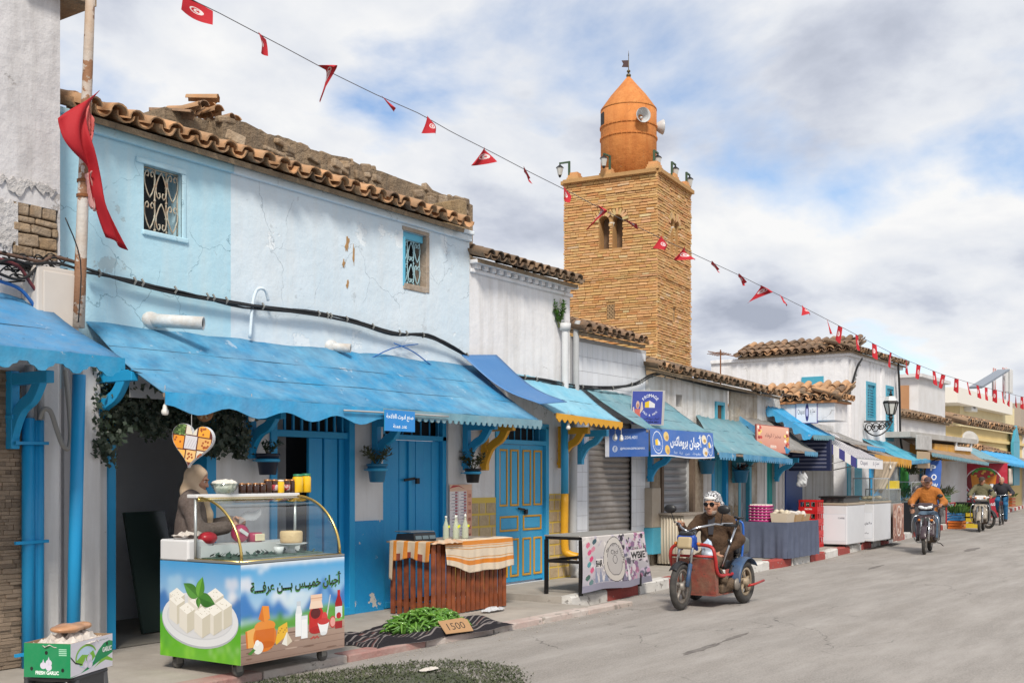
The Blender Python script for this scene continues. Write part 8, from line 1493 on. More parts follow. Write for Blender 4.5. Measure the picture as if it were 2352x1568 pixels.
def scooter(label, loc, rz, body, front, light, seatm=BLKM, guard=True, white=None, legs=True):
 t=thing('scooter', label, 'scooter', loc, rz);fx=1.2
 wheel(t, (fx, 0, .285), .285, .065, DRT, 20);wheel(t, (0, 0, .285), .285, .075, DRT, 20)
 for s_ in(-1, 1):m=MB();m.cyl((fx, s_*.075, .285), (fx-.14, s_*.075, .72), .022, n=8);m.obj('fork_leg', CHR, t, True)
 fender(t, (fx, 0, .285), .315, .12, 10, 165, front, 'front_fender')
 s_=SDF();s_.rbox((fx-.27, 0, .58), (.02, .15, .2), .03, Euler((0, R(-20), 0)).to_matrix(), .04);s_.cap((fx-.20, 0, .72), (fx-.17, 0, .58), .075, .05, .04);s_.cap((fx-.28, .17, .62), (fx-.42, .15, .30), .04, .03, .03);s_.cap((fx-.28, -.17, .62), (fx-.42, -.15, .30), .04, .03, .03);s_.obj('leg_shield', body, t, .014)
 s_=SDF();s_.rbox((fx-.30, 0, .97), (.05, .12, .025), .045, Euler((0, R(-20), 0)).to_matrix(), .03);s_.cap((fx-.30, .1, .98), (fx-.36, .22, 1.0), .04, .025, .03);s_.cap((fx-.30, -.1, .98), (fx-.36, -.22, 1.0), .04, .025, .03);s_.obj('handlebar_cowl', white or body, t, .014)
 m=MB()
 for q in(-1, 1):m.sphere((fx-.215, q*.075, .96), (.03, .075, .036), 12, 8, Euler((R(q*14), 0, 0)).to_matrix())
 m.sphere((fx-.21, 0, .945), (.032, .05, .03), 12, 8);m.obj('headlight', light, t, True)
 for q in(-1, 1):m=MB();m.sphere((fx-.19, q*.12, .70 if not white else.985), (.03, .035, .025), 10, 6);m.obj('indicator', mat('amber_lens', (.6, .2, .02), .3), t, True);m=MB();m.cyl((fx-.36, q*.2, 1.0), (fx-.42, q*.34, .99), .018, n=8);m.obj('grip', BLKM, t, True)
 m=MB();m.bb(fx-.145, fx-.13, -.07, .07, .68, .75);m.obj('number_plate', mat('plate_dark', (.05, .06, .06), .4), t);mirror(t, V3(fx-.36, .27, 1.20), 1)
 s_=SDF();s_.cap((.62, 0, .55), (-.2, 0, .66), .11, .07, .06);s_.cap((.3, .1, .42), (-.1, .1, .5), .06, .04, .05);s_.cap((.3, -.1, .42), (-.1, -.1, .5), .06, .04, .05);s_.cap((.9, 0, .40), (.55, 0, .48), .07, .08, .05);s_.obj('frame_cover', body, t, .018);s_=SDF();s_.rbox((.25, 0, .74), (.36, .10, .02), .035);s_.obj('seat', seatm, t, .018)
 s_=SDF();s_.cap((.5, 0, .30), (.72, 0, .36), .09, .07, .05);s_.rbox((.3, .08, .28), (.16, .05, .05), .03);s_.obj('engine', ENG, t, .018, .004, 60, 2);m=MB();m.tube([(.6, -.1, .24), (.3, -.15, .22), (-.2, -.16, .26)], [.02, .03, .042], 8);m.obj('exhaust', CHR, t, True)
 if guard:
  for q in(-1, 1):m=MB();m.tube(smooth_pts([V3(fx-.24, q*.12, .80), V3(fx-.18, q*.24, .74), V3(fx-.22, q*.26, .45), V3(fx-.42, q*.2, .24), V3(fx-.5, q*.08, .22)], 4), .012, 7);m.obj('crash_bar', CHR, t, True)
 m=MB();m.tube([(.4, .1, .22), (.42, .24, .2), (.38, .3, .14)], .01, 6);m.obj('side_stand', IRON, t, True);return t
def rider_pose(lean=0., back=0.):
 x0=.30-back;return dict(pelvis=V3(x0, 0, .84), chest=V3(x0+.03+lean, 0, 1.12), neck=V3(x0+.05+lean*1.2, 0, 1.33), head=V3(x0+.10+lean*1.3, 0, 1.465), shl=V3(x0+.05+lean, .185, 1.27), shr=V3(x0+.05+lean, -.185, 1.27), ell=V3(x0+.20, .33, 1.06), elr=V3(x0+.20, -.33, 1.06), wrl=V3(.74, .285, 1.02), wrr=V3(.74, -.285, 1.02), hipl=V3(x0+.03, .10, .80), hipr=V3(x0+.03, -.10, .80), knl=V3(x0+.42, .17, .72), knr=V3(x0+.42, -.17, .72), anl=V3(x0+.33, .17, .34), anr=V3(x0+.33, -.17, .34), tol=V3(x0+.47, .18, .28), tor=V3(x0+.47, -.18, .28))
def cap_on(bd, Pf, M, m_, peak=True):
 s_=SDF();s_.ell(Pf(0, -.012, .062), (.086, .105, .072), M, .02);s_.ell(Pf(0, 0, -.04), (.2, .2, .075), M, .01, True);
 if peak:s_.rbox(Pf(0, .115, .038), (.055, .05, .001), .006, M, .015)
 s_.obj('cap', m_, bd, .011)
def hair_on(bd, Pf, M, m_, bald=False):
 s_=SDF();s_.ell(Pf(0, -.022, .034), (.082, .098, .092), M, .02);s_.ell(Pf(0, .07, .0 if not bald else.05), (.10, .075, .10 if not bald else.16), M, .01, True);s_.obj('hair', m_, bd, .011, .003, 90, 1)
gz=V3(1, 0, -.05);sl=(25.05, 6.25, 0);sr_=R(180+9)
scooter('dark plum scooter with chrome crash bars carrying two men', sl, sr_, mat('plum_plastic', (.045, .028, .035), .3, coat=.3), mat('plum_plastic', (.05, .03, .04), .3), mat('scooter_lens', (.62, .64, .66), .12, coat=.5))
ORJ=mat('orange_jacket', (.44, .155, .025), .85, var=((.30, .095, .018), 8, .8), bump=(14, .9, .04));JEAN=mat('blue_jeans', (.075, .125, .19), .9, var=((.12, .17, .23), 10, .7), bump=(16, .8, .03))
J=rider_pose(.02);_, bd, P, M=person('person', 'man in an orange jacket and cap driving the plum scooter', sl, sr_, J, ORJ, JEAN, SKIN2, .013, gaze=gz);cap_on(bd, P, M, mat('cap_charcoal', (.03, .03, .035), .8, var=((.25, .1, .1), 30, .5)))
J2=rider_pose(.0, .36);
for k in('head', 'neck', 'chest', 'shl', 'shr'):J2[k]=J2[k]+V3(0, -.10, .04)
J2['wrl'], J2['wrr'], J2['ell'], J2['elr']=V3(.26, .22, .98), V3(.24, -.34, .90), V3(.06, .32, 1.02), V3(.0, -.36, 1.04)
_, bd, P, M=person('person', 'bald man in a checked jacket riding pillion on the plum scooter', sl, sr_, J2, mat('checked_jacket', (.05, .05, .06), .9, chips=[((.30, .28, .28), 22, .53, .8)]), mat('navy_trousers', (.018, .02, .035), .9), SKIN, .013, gaze=V3(1, -.1, 0), wide=1.12);hair_on(bd, P, M, mat('grey_hair', (.30, .28, .26), .95), True)
sl=(35.6, 7.35, 0);sr_=R(180+7);scooter('beige scooter with white front and orange indicators', sl, sr_, mat('beige_plastic', (.30, .26, .21), .35, coat=.2), mat('beige_plastic', (.3, .26, .21), .35), mat('scooter_lens', (.6, .6, .6), .1), white=mat('scooter_white', (.6, .58, .57), .3))
_, bd, P, M=person('person', 'man in an olive jacket and dark cap on the beige scooter', sl, sr_, rider_pose(.0), mat('olive_jacket', (.12, .11, .06), .9, var=((.2, .18, .11), 8, .6), bump=(14, .9, .04)), mat('black_trousers', (.015, .015, .018), .9), SKIN2, .016, gaze=gz, wide=1.1);cap_on(bd, P, M, mat('cap_brown', (.05, .04, .03), .9))
def bicycle(label, loc, rz, m_):
 t=thing('bicycle', label, 'bicycle', loc, rz);wheel(t, (1.05, 0, .33), .33, .04, CHR, 20);wheel(t, (0, 0, .33), .33, .04, CHR, 20);m=MB()
 for a, b, r_ in(((.42, 0, .30), (.28, 0, .80), .016), ((.42, 0, .30), (.86, 0, .78), .018), ((.30, 0, .76), (.84, 0, .84), .016), ((.84, 0, .90), (.90, 0, .62), .018), ((0, .05, .33), (.42, .04, .30), .01), ((0, .05, .33), (.30, .03, .74), .009), ((0, -.05, .33), (.42, -.04, .30), .01), ((0, -.05, .33), (.30, -.03, .74), .009), ((.90, .05, .64), (1.05, .05, .33), .013), ((.90, -.05, .64), (1.05, -.05, .33), .013)):m.cyl(a, b, r_, n=8)
 m.obj('frame', m_, t, True);m=MB();m.tube([(.72, .30, .97), (.82, .18, 1.0), (.84, 0, .98), (.82, -.18, 1.0), (.72, -.30, .97)], .012, 8);m.cyl((.84, 0, .88), (.84, 0, .98), .014, n=8);m.obj('handlebar', CHR, t, True);s_=SDF();s_.cap((.14, 0, .86), (.36, 0, .87), .065, .025, .04);s_.obj('saddle', BLKM, t, .014)
 m=MB();m.lathe([(.02, -.006), (.095, -.004), (.095, .004), (.02, .006)], 20, frame((.42, .07, .30), (1, 0, 0), (0, 0, 1), (0, 1, 0)));m.cyl((.42, .09, .30), (.42, .10, .14), .01, n=6);m.cyl((.42, -.09, .30), (.42, -.10, .46), .01, n=6);m.obj('crankset', IRON, t, True);return t
sl=(40.6, 7.75, 0);bicycle('dark bicycle ridden towards the beige scooter', sl, R(186), mat('bike_dark', (.03, .03, .035), .4))
J=rider_pose(.12);J.update(pelvis=V3(.26, 0, .95), hipl=V3(.28, .1, .91), hipr=V3(.28, -.1, .91), knl=V3(.62, .13, .68), knr=V3(.60, -.13, .80), anl=V3(.44, .12, .20), anr=V3(.42, -.12, .50), tol=V3(.58, .12, .16), tor=V3(.56, -.12, .46), wrl=V3(.70, .29, 1.02), wrr=V3(.70, -.29, 1.02))
_, bd, P, M=person('person', 'man in a dark jacket and blue jeans riding the bicycle', sl, R(186), J, mat('charcoal_jacket', (.03, .03, .038), .9), mat('bright_jeans', (.02, .12, .26), .9), SKIN, .018, gaze=gz);hair_on(bd, P, M, mat('grey_hair', (.3, .28, .26), .95))
bicycle('parked dark bicycle at the kerb behind the cyclist', (42.4, 8.65, 0), R(160), mat('bike_dark', (.03, .03, .035), .4))
scooter('parked black motorcycle beside the vegetable crates', (37.6, 8.45, 0), R(235), mat('gloss_black', (.02, .02, .025), .25), BLKM, mat('scooter_lens', (.5, .5, .5), .1))
ST=dict(pelvis=V3(0, 0, .92), chest=V3(0, 0, 1.22), neck=V3(0, 0, 1.44), head=V3(.03, 0, 1.585), shl=V3(0, .19, 1.38), shr=V3(0, -.19, 1.38), ell=V3(.02, .25, 1.1), elr=V3(.02, -.25, 1.1), wrl=V3(.12, .24, .88), wrr=V3(.12, -.24, .88), hipl=V3(0, .1, .9), hipr=V3(0, -.1, .9), knl=V3(.02, .1, .48), knr=V3(.02, -.1, .48), anl=V3(0, .1, .09), anr=V3(0, -.1, .09), tol=V3(.15, .1, .04), tor=V3(.15, -.1, .04))
for(lx, ly, rz, a_, lab)in((44.5, 9.35, R(200), (.25, .24, .25), 'person in grey standing under the blue tarpaulin awning'), (47.5, 9.7, R(150), (.04, .04, .05), 'person in black standing under the blue tarpaulin awning'), (50.5, 10.2, R(190), (.3, .27, .27), 'person in pale clothes near the far stalls')):
 _, bd, P, M=person('person', lab, (lx, ly, .14), rz, ST, mat('far_top_%d'%int(lx), a_, .9), mat('black_trousers', (.015, .015, .018), .9), SKIN2, .022, face=False);hair_on(bd, P, M, mat('black_hair', (.012, .01, .01), .8))
BP=[(380, -40), (440, 0), (497, 27), (590, 76), (640, 102), (770, 172), (860, 216), (965, 262), (1040, 305), (1130, 350), (1210, 392), (1310, 442), (1400, 490), (1470, 524), (1590, 582), (1700, 633), (1850, 708), (1960, 765), (2070, 822), (2160, 858), (2250, 886), (2352, 912), (2420, 930)]
def bpt(u):
 for(a, va), (b, vb)in zip(BP, BP[1:]):
  if a<=u<=b:v=va+(vb-va)*(u-a)/(b-a);break
 d=1/(1/11.5+(1/28-1/11.5)*(u-430)/1922);return Vector((d*(_c+(u-CXP)/CF*_s), d*(_s-(u-CXP)/CF*_c), CH+d*(CHY-v)/CF))
t=thing('flag_bunting', 'string of small red flags stretched across the street', 'bunting', tuple(bpt(1300)));m=MB();m.tube([bpt(u)for u in range(384, 2416, 24)], .005, 5);m.obj('string', mat('string_grey', (.12, .12, .13), .8), t, world=True)
fp=Print(.27, .36);fp.rect(0, 0, .27, .36, (.42, .012, .022));fp.ell(.135, .18, .06, .06, (.66, .60, .60));fp.ell(.135, .18, .046, .046, (.42, .012, .022));fp.ell(.147, .18, .037, .037, (.66, .60, .60));fp.poly([(.147+(.028 if k%2==0 else.012)*math.cos(k*math.pi/5), .18+(.028 if k%2==0 else.012)*math.sin(k*math.pi/5))for k in range(10)], (.42, .012, .022))
FLM=mat('flag_cloth', rough=.8, vcol=True, bump=(20, .2));fl_=[]
for k in range(6):
 cu, tw, sw=(.05, .4, .1)[k%3], (0., .7, -.5)[k%3], (.02, .12, .2, .0, .16, .07)[k];fl_.append(printed_cloth(fp, lambda u, v, cu=cu, tw=tw, sw=sw, k=k:V3((u-.5)*.27*(1-.35*(1-v)*abs(tw)), cu*math.sin(u*4+k)*(1-v)+tw*(u-.5)*.2*(1-v)+sw*(1-v)**1.5, -.36*(1-v)*(1-.25*sw*4*(1-v)*.5)+.03*math.sin(u*5+k)*(1-v)), 36, 48).data('flag', FLM, True))
random.seed(31)
for i, u in enumerate((455, 602, 745, 880, 990, 1113, 1203, 1303, 1378, 1443, 1525, 1573, 1634, 1696, 1747, 1795, 1847, 1900, 1930, 1968, 2008, 2046, 2081, 2110, 2145, 2167, 2197, 2222, 2245, 2265, 2285, 2302, 2318, 2333, 2347)):
 p, q=bpt(u), bpt(u+14);d=(q-p).normalized();e=Matrix.Rotation(random.uniform(-.5, .5)+(R(25)if u<1900 else 0), 3, 'Z')@d;e=(e*.8+d*.2).normalized();y=Vector((0, 0, 1)).cross(e).normalized();z=e.cross(y);far=u>1880;k_=(.82 if far else(1.25 if u<500 else.72));sw=random.uniform(-.1, .25)if far else random.uniform(.25, 1.0)
 instw('flag', fl_[(0, 3)[i%2]if far else(i*5)%6], t, frame(p, e, y, z)@Matrix.Rotation(-sw, 4, 'X')@Matrix.Rotation(random.uniform(-.15, .15)if far else random.uniform(-.2, .6), 4, 'Y')@Matrix.Diagonal((k_*(.62 if far else 1), k_*.7, k_*(1.0 if far else(.42 if u<500 else.75)), 1)))
t=thing('metal_table', 'black steel table half covered by a printed shop cloth', 'table', (12.55, 7.35, .14));tx0, tx1, ty0, ty1, tz_=11.83, 13.36, 7.08, 7.58, .86
for x, y in((tx0, ty0), (tx1, ty0), (tx1, ty1), (tx0, ty1)):m=MB();m.bb(x-.02, x+.02, y-.02, y+.02, .14, tz_-.04);m.obj('leg', IRON, t, world=True)
for z in(.55, tz_-.02):
 for a, b in(((tx0, ty0), (tx1, ty0)), ((tx1, ty0), (tx1, ty1)), ((tx1, ty1), (tx0, ty1)), ((tx0, ty1), (tx0, ty0))):m=MB();m.bar((*a, z), (*b, z), .036, .036);m.obj('rail', IRON, t, world=True)
m=MB();m.bb(tx0-.02, tx1+.02, ty0-.02, ty1+.02, tz_, tz_+.015);m.obj('top', mat('steel_sheet', (.36, .35, .33), .5, .3), t, world=True)
p=Print(1.5, .75);p.vgrad(0, 0, 1.5, .75, hx('A9A6B4'), hx('CFC9C6'));random.seed(44)
for _ in range(150):x=random.uniform(.85, 1.5);p.ell(x, random.uniform(.1, .74), random.uniform(.015, .06), random.uniform(.012, .05), hx(random.choice(('8d6a8e', '4f4858', 'c99ab4', 'd8ccd4', '6b6a80', 'a8708f', 'c9b9cf', '38343f'))), 9, random.uniform(0, 3))
for _ in range(70):p.ell(random.uniform(0, .85), random.uniform(.08, .74), random.uniform(.02, .08), random.uniform(.01, .03), hx(random.choice(('cdc8cc', 'b9b2bd', 'dcd6d2', '9a95a4', 'c4b6bf'))), 9, random.uniform(0, 3))
for x, y, c in((.13, .62, 'd06a86'), (.16, .52, 'cf4f7c'), (.20, .43, 'd23a70'), (.14, .36, '4f8f97'), (.20, .28, 'd0587f'), (.10, .19, '3f6258'), (.16, .12, '5f7f80'), (.28, .66, '2f5561'), (.25, .56, 'd0869a')):p.ell(x, y, .05, .035, hx(c), 12, .5)
for q in range(7):p.poly([(.25+.12*q, .10), (.30+.12*q, .34-.04*(q%3)), (.34+.12*q, .10)], hx(random.choice(('7c7590', 'e2dfe2', 'b48fae', '8890a8'))))
p.rect(0, 0, 1.5, .085, hx('8f8d9f'));p.ell(.72, .40, .24, .31, hx('3f3b40'), 40);p.ell(.72, .40, .232, .30, hx('cbc5bf'), 40);p.ell(.72, .40, .165, .225, hx('3f3b40'), 40);p.ell(.72, .40, .157, .215, hx('b9b4b2'), 40);p.arc_text('PATISSERIE TUNISIENNE', .72, .40, .2, 150, -20, .035, hx('3f3b40'));p.ring(.72, .40, .05, .06, .01, hx('3f3b40'), 20);p.text('Chef', .72, .50, .16, hx('4a4648'))
p.rect(.31, .30, .47, .42, hx('E3DEDC'));p.text('BAR', .39, .36, .15, hx('1d1b1e'), h=.09, bold=.04);p.rect(1.12, .36, 1.46, .50, hx('DDD6D8'));p.text('WBIE', 1.29, .42, .32, hx('1d1b1e'), h=.10, bold=.05);p.text('Souk', 1.25, .52, .14, hx('3a363a'))
o=printed_cloth(p, lambda u, v:V3(11.80+1.62*u+.22*u*(1-v)**1.5, 7.045+.0*u-.025*math.sin(u*13+v*2)*(1-v)-.05*(1-v)*(u>.9)*0+.04*(v>.985), .175+.70*v+.015*math.sin(u*7)*(1-v)), 150, 75).obj('printed_cloth', PRINTM, None, True);tag(o, 'grey pink printed shop cloth hanging on the black table', 'cloth')
BB=hx('3a66b4')
def logo(p, x, y, r, s=1.):p.ring(x, y, r*s, r*1.35, .012, hx('E6ECF6'), 30);p.poly([(x-.5*r*s, y-.3*r), (x-.45*r*s, y+.3*r), (x+.1*r*s, y+.45*r), (x+.1*r*s, y-.3*r)], hx('E8C22A'));p.poly([(x+.05*r*s, y-.3*r), (x+.05*r*s, y+.4*r), (x+.5*r*s, y), (x+.5*r*s, y-.3*r)], hx('DADDE6'));p.ring(x, y, r*.7*s, r*.95, .006, hx('C9D4EA'), 20, 200, 340)
t=thing('cheese_banner', 'blue cloth banner with white Arabic cheese lettering wrapped round the awning', 'banner', (15.0, 7.8, 1.9));zb_, zh=1.90, .42
yA=8.52;p=Print(yA-7.78, zh);W_, H0=p.w, zh;p.rect(0, 0, W_, H0, BB);p.rect(0, 0, .07, H0, hx('C9CDD8'));p.ell(.17, .29, .045, .05, hx('AEBBD6'));p.ell(.17, .12, .045, .05, hx('AEBBD6'));p.text('f', .17, .12, .03, BB, h=.07, bold=.04);p.ell(.17, .29, .024, .028, BB);p.text('50.204.401', .40, .29, .30, hx('C7D2E8'), h=.05, bold=.03);p.text('@PROMAGEPRO&MAX', .47, .12, .42, hx('C7D2E8'), h=.042, bold=.03)
p.mesh(frame((14.96, yA, zb_), (0, -1, 0), (0, 0, 1), (-1, 0, 0))).obj('side_cloth', PRINTM, t, world=True)
p=Print(2.25, zh);p.rect(0, 0, 2.25, zh, hx('4470bb'));p.rect(0, 0, 2.25, .02, hx('D6DCEA'));logo(p, .22, .21, .13, 1.2);logo(p, 2.08, .21, .13, .9);p.text('أجبان بروماكس', 1.22, .25, 1.15, hx('EEF2F8'), h=.24, bold=.03, arabic=True);p.text('ريقوطة   جبن   لبنة   زبدة', 1.25, .07, .95, hx('B9C8E4'), h=.05, bold=.02, arabic=True)
for x, y, c in((.52, .31, 'E0C27A'), (.52, .1, 'E3BC5C'), (1.88, .3, 'E6DCC2'), (1.88, .1, 'D8D6D2')):p.ell(x, y, .09, .075, hx(c));p.ell(x+.02, y-.02, .05, .03, hx('C29A55'))
printed_cloth(p, lambda u, v:V3(14.97+2.25*u, 7.765-.03*math.sin(u*9)*(1-v)-.02*(1-v), zb_+zh*v+.012*math.sin(u*7)*(1-v)), 230, 60).obj('front_cloth', PRINTM, t, True, world=True)
def board(name, label, c4, pr, m_frame, th=.05, cat='sign'):
 o, a, b=[Vector(q)for q in c4];ex=(a-o).normalized();ez=(b-o);ez=(ez-ex*ez.dot(ex)).normalized();n=ex.cross(ez);t=thing(name, label, cat, tuple(o));pr.mesh(frame(o+n*.001, ex, ez, n)).obj('sign_face', PRINT, t, world=True);m=MB();w, h=pr.w, pr.h
 m.prism([(-.015, -.015), (w+.015, -.015), (w+.015, h+.015), (-.015, h+.015)], -th, -.001, frame(o, ex, ez, n));m.obj('sign_case', m_frame, t, world=True);return t
bx=15.25;q0, q1=WX(1450, 972, bx), WX(1519, 974, bx);w=(q0-q1).length;q2=WX(1450, 898, bx);p=Print(w, q2.z-q0.z);h=p.h;p.rect(0, 0, w, h, hx('4450a4'));p.arc_text('FROMAGE', w*.60, h*.56, w*.30, 148, 32, w*.09, hx('E8E8F2'));p.arc_text('PRO & MAX', w*.60, h*.56, w*.28, 215, 325, w*.06, hx('E0E0EE'), flip=True);p.poly([(w*.43, h*.5), (w*.43, h*.66), (w*.6, h*.72), (w*.6, h*.5)], hx('E8C22A'));p.poly([(w*.57, h*.5), (w*.57, h*.72), (w*.76, h*.62), (w*.76, h*.5)], hx('E2DEE0'))
p.poly([(w*.08, 0), (w*.30, 0), (w*.28, h*.45), (w*.1, h*.45)], hx('CC6A5E'));p.ell(w*.19, h*.58, w*.06, h*.12, hx('D9B4A0'));p.ell(w*.19, h*.55, w*.04, h*.07, hx('B8806A'), 14);p.poly([(w*.03, h*.2), (w*.1, h*.3), (w*.07, h*.52), (w*.03, h*.5)], hx('D8C0B4'));p.poly([(w*.27, h*.3), (w*.38, h*.45), (w*.34, h*.68), (w*.30, h*.66)], hx('D8C0B4'));p.text('أجبان بروماكس', w*.66, h*.17, w*.55, hx('1c1d3a'), h=h*.1, bold=.02, arabic=True);p.text('50.204.401', w*.66, h*.06, w*.48, hx('1c1d3a'), h=h*.06, bold=.04)
board('cheese_sign', 'square violet blue sign reading FROMAGE standing above the cheese banner', (q0, q1, q2), p, mat('sign_frame_alu', (.5, .49, .47), .5))
q0, q1, q2=W(1739, 1034, 8.1), W(1812, 1041, 7.72), W(1744, 976, 8.1);p=Print((q1-q0).length, (q2-q0).length);w, h=p.w, p.h;p.vgrad(0, 0, w, h, hx('B9796A'), hx('CFA08C'));random.seed(6)
for _ in range(26):s_=random.choice((0, 1));p.ell(w*(random.uniform(.02, .14)if s_ else random.uniform(.86, .98)), random.uniform(.03, h-.03), .03, .03, hx(random.choice(('b5403a', 'c99a3a', '8a2f2c', 'd8c06a', 'e0d2c6'))), 9)
p.text('مخبزة الوفاء', w*.5, h*.62, w*.5, hx('5a2a26'), h=h*.2, arabic=True);p.rect(w*.42, h*.16, w*.6, h*.26, hx('dcc6bb'));p.text('23.456', w*.51, h*.21, w*.14, hx('7a3a34'));board('menu_sign', 'faded orange menu sign tilted on the brown grey awning', (q0, q1, q2), p, mat('sign_red_edge', (.3, .08, .07), .6), .04)
fx_=fxp-.06;q0, q1, q2=WX(1829, 971, fx_), WX(1876, 979, fx_), WX(1829, 924, fx_);q1=Vector((fx_, q1.y, q0.z));p=Print((q1-q0).length, q2.z-q0.z);w, h=p.w, p.h;p.rect(0, 0, w, h, hx('E2E2E6'));p.text('Chapati', w*.24, h*.5, w*.36, hx('2b2a45'), h=h*.3);p.ell(w*.53, h*.5, w*.09, h*.44, hx('3c3a72'));p.ell(w*.53, h*.5, w*.06, h*.2, hx('b9b8d8'));p.text('سيدي بو', w*.80, h*.5, w*.26, hx('2b2a45'), h=h*.34, arabic=True);board('flatbread_sign', 'white sign reading Chapati with a violet oval emblem', (q0, q1, q2), p, mat('sign_violet', (.12, .11, .3), .5))
t=thing('corrugated_cabinet', 'beige corrugated cabinet in front of the second roller shutter', 'cabinet', (16.9, 8.2, .14));m=MB();m.bb(16.66, 17.5, 8.02, 8.5, .17, .97);m.obj('case', mat('beige_sheet', (.52, .46, .37), .6), t, world=True)
for q in range(9):m=MB();m.cyl((16.655, 8.05+.053*q, .18), (16.655, 8.05+.053*q, .96), .017, n=8);m.obj('rib', mat('beige_sheet', (.52, .46, .37), .6), t, True, world=True)
m=MB();m.bb(16.6, 17.55, 7.98, 8.52, .972, 1.0);m.obj('top', mat('weathered_board', (.28, .24, .2), .8), t, world=True)
tq=(19.15, 20.7, 7.2, 8.1, .78);t=thing('cloth_table', 'stall table under a long slate blue cloth', 'table', (19.9, 7.65, .14));m=MB();m.bb(tq[0], tq[1], tq[2], tq[3], tq[4]-.02, tq[4]);m.obj('top', mat('weathered_board', (.28, .24, .2), .8), t, world=True);per=[(tq[0], tq[3]), (tq[0], tq[2]), (tq[1], tq[2])]
def drape(u, v):
 L0=tq[3]-tq[2];L1=tq[1]-tq[0];s=u*(L0+L1);f=.025*math.sin(s*22)*(1-v)+.012*math.sin(s*51)*(1-v)
 return V3(tq[0]-.01+f, tq[3]-s, .15+(tq[4]-.14)*v)if s<L0 else V3(tq[0]+s-L0, tq[2]-.01+f, .15+(tq[4]-.14)*v)
m=MB();m.grid(drape, 110, 6);m.obj('skirt_cloth', mat('slate_cloth', (.075, .09, .14), .9, var=((.11, .13, .19), 5, .6)), t, True, world=True)
EGG=mat('egg_tray_pink', (.42, .03, .18), .7);
for q in range(6):m=MB();zq=tq[4]+.004+.052*q;m.bb(19.25, 19.55, 7.62, 7.98, zq, zq+.034);[m.sphere((19.27+.065*(k%5), 7.65+.075*(k//5), zq+.036), (.019, .019, .02), 7, 5, None, 1)for k in range(25)];tag(m.obj('egg_tray', [EGG, mat('egg_shell', (.66, .58, .52), .6)], None, True), ('bottom pink egg tray of the stack on the slate table', 'second pink egg tray from the bottom', 'third pink egg tray from the bottom', 'third pink egg tray from the top', 'pink egg tray just below the top one', 'top pink egg tray of the stack')[q], 'egg tray')
def tub(name, lab, x0, x1, y0, y1, z0, z1, m_, fill, cat='tub'):
 t=thing(name, lab, cat, ((x0+x1)/2, (y0+y1)/2, z0));m=MB();e=.02;m.add([(x0+e, y0+e, z0), (x1-e, y0+e, z0), (x1-e, y1-e, z0), (x0+e, y1-e, z0), (x0, y0, z1), (x1, y0, z1), (x1, y1, z1), (x0, y1, z1)], [(3, 2, 1, 0), (0, 1, 5, 4), (1, 2, 6, 5), (2, 3, 7, 6), (3, 0, 4, 7)]);m.obj('tub', m_, t, world=True, solid=.008)
 s_=SDF();random.seed(len(lab))
 for q in range(9):s_.ell((random.uniform(x0+.04, x1-.04), random.uniform(y0+.04, y1-.04), z1-.03+random.uniform(0, .06)), (.05, .05, .045), k=.01)
 s_.obj('contents', fill, t, .016, .008, 50, 3, True);return t
tub('plastic_tub', 'cream tub of bagged bread on the slate table', 19.2, 19.6, 7.24, 7.55, tq[4]+.002, tq[4]+.17, mat('tub_cream', (.55, .47, .37), .6), mat('bagged_bread', (.62, .56, .46), .4, var=((.5, .4, .25), 12, .7)));tub('plastic_tub', 'tan tub beside the bagged bread on the slate table', 19.68, 19.98, 7.24, 7.55, tq[4]+.002, tq[4]+.13, mat('tub_tan', (.42, .28, .15), .6), PAPW);tub('plastic_tub', 'tan tub at the far corner of the slate table', 20.05, 20.4, 7.24, 7.55, tq[4]+.002, tq[4]+.13, mat('tub_tan', (.4, .3, .2), .6), PAPW)
RC=mat('crate_red', (.52, .012, .015), .4, var=((.4, .01, .012), 5, .5))
for q in range(4):
 z0=.142+.245*q;t=thing('bottle_crate', ('bottom red bottle crate of the stack by the white freezer', 'second red bottle crate from the bottom of the stack', 'third red bottle crate from the bottom of the stack', 'top red bottle crate of the stack')[q], 'crate', (22.8, 8.08, z0));x0, x1, y0, y1=22.62, 23.0, 7.88, 8.28;m=MB()
 for(a, b)in((0, .10), (.20, .24)):m.bb(x0, x1, y0, y0+.015, z0+a, z0+b);m.bb(x0, x1, y1-.015, y1, z0+a, z0+b);m.bb(x0, x0+.015, y0+.015, y1-.015, z0+a, z0+b);m.bb(x1-.015, x1, y0+.015, y1-.015, z0+a, z0+b)
 for k in range(4):yy=y0+.02+.115*k;m.bb(x0+.001, x0+.014, yy, yy+.03, z0+.1, z0+.2);m.bb(x0+.02+.1*k, x0+.05+.1*k, y0+.001, y0+.014, z0+.1, z0+.2)
 m.bb(x0+.015, x1-.015, y0+.015, y1-.015, z0+.0, z0+.01);m.obj('crate', RC, t, world=True);p=Print(.16, .05);p.text('RAYAN', .08, .025, .15, hx('E8D8D4'), bold=.03);p.mesh(frame((x0-.001, y0+.27, z0+.03), (0, -1, 0), (0, 0, 1), (-1, 0, 0))).obj('crate_mark', PRINT, t, world=True)
 for k in range(6):m=MB();m.cyl((x0+.08+.11*(k%3), y0+.1+.2*(k//3), z0+.012), (x0+.08+.11*(k%3), y0+.1+.2*(k//3), z0+.19), .034, .026, 10);tag(m.obj('glass_bottle', mat('bottle_green', (.03, .05, .03), .15), None, True), 'dark glass bottle standing in a red crate of the stack', 'bottle', 'bottles in the red crates')
FRZ=mat('freezer_white', (.66, .67, .70), .35, var=((.55, .56, .6), 3, .4))
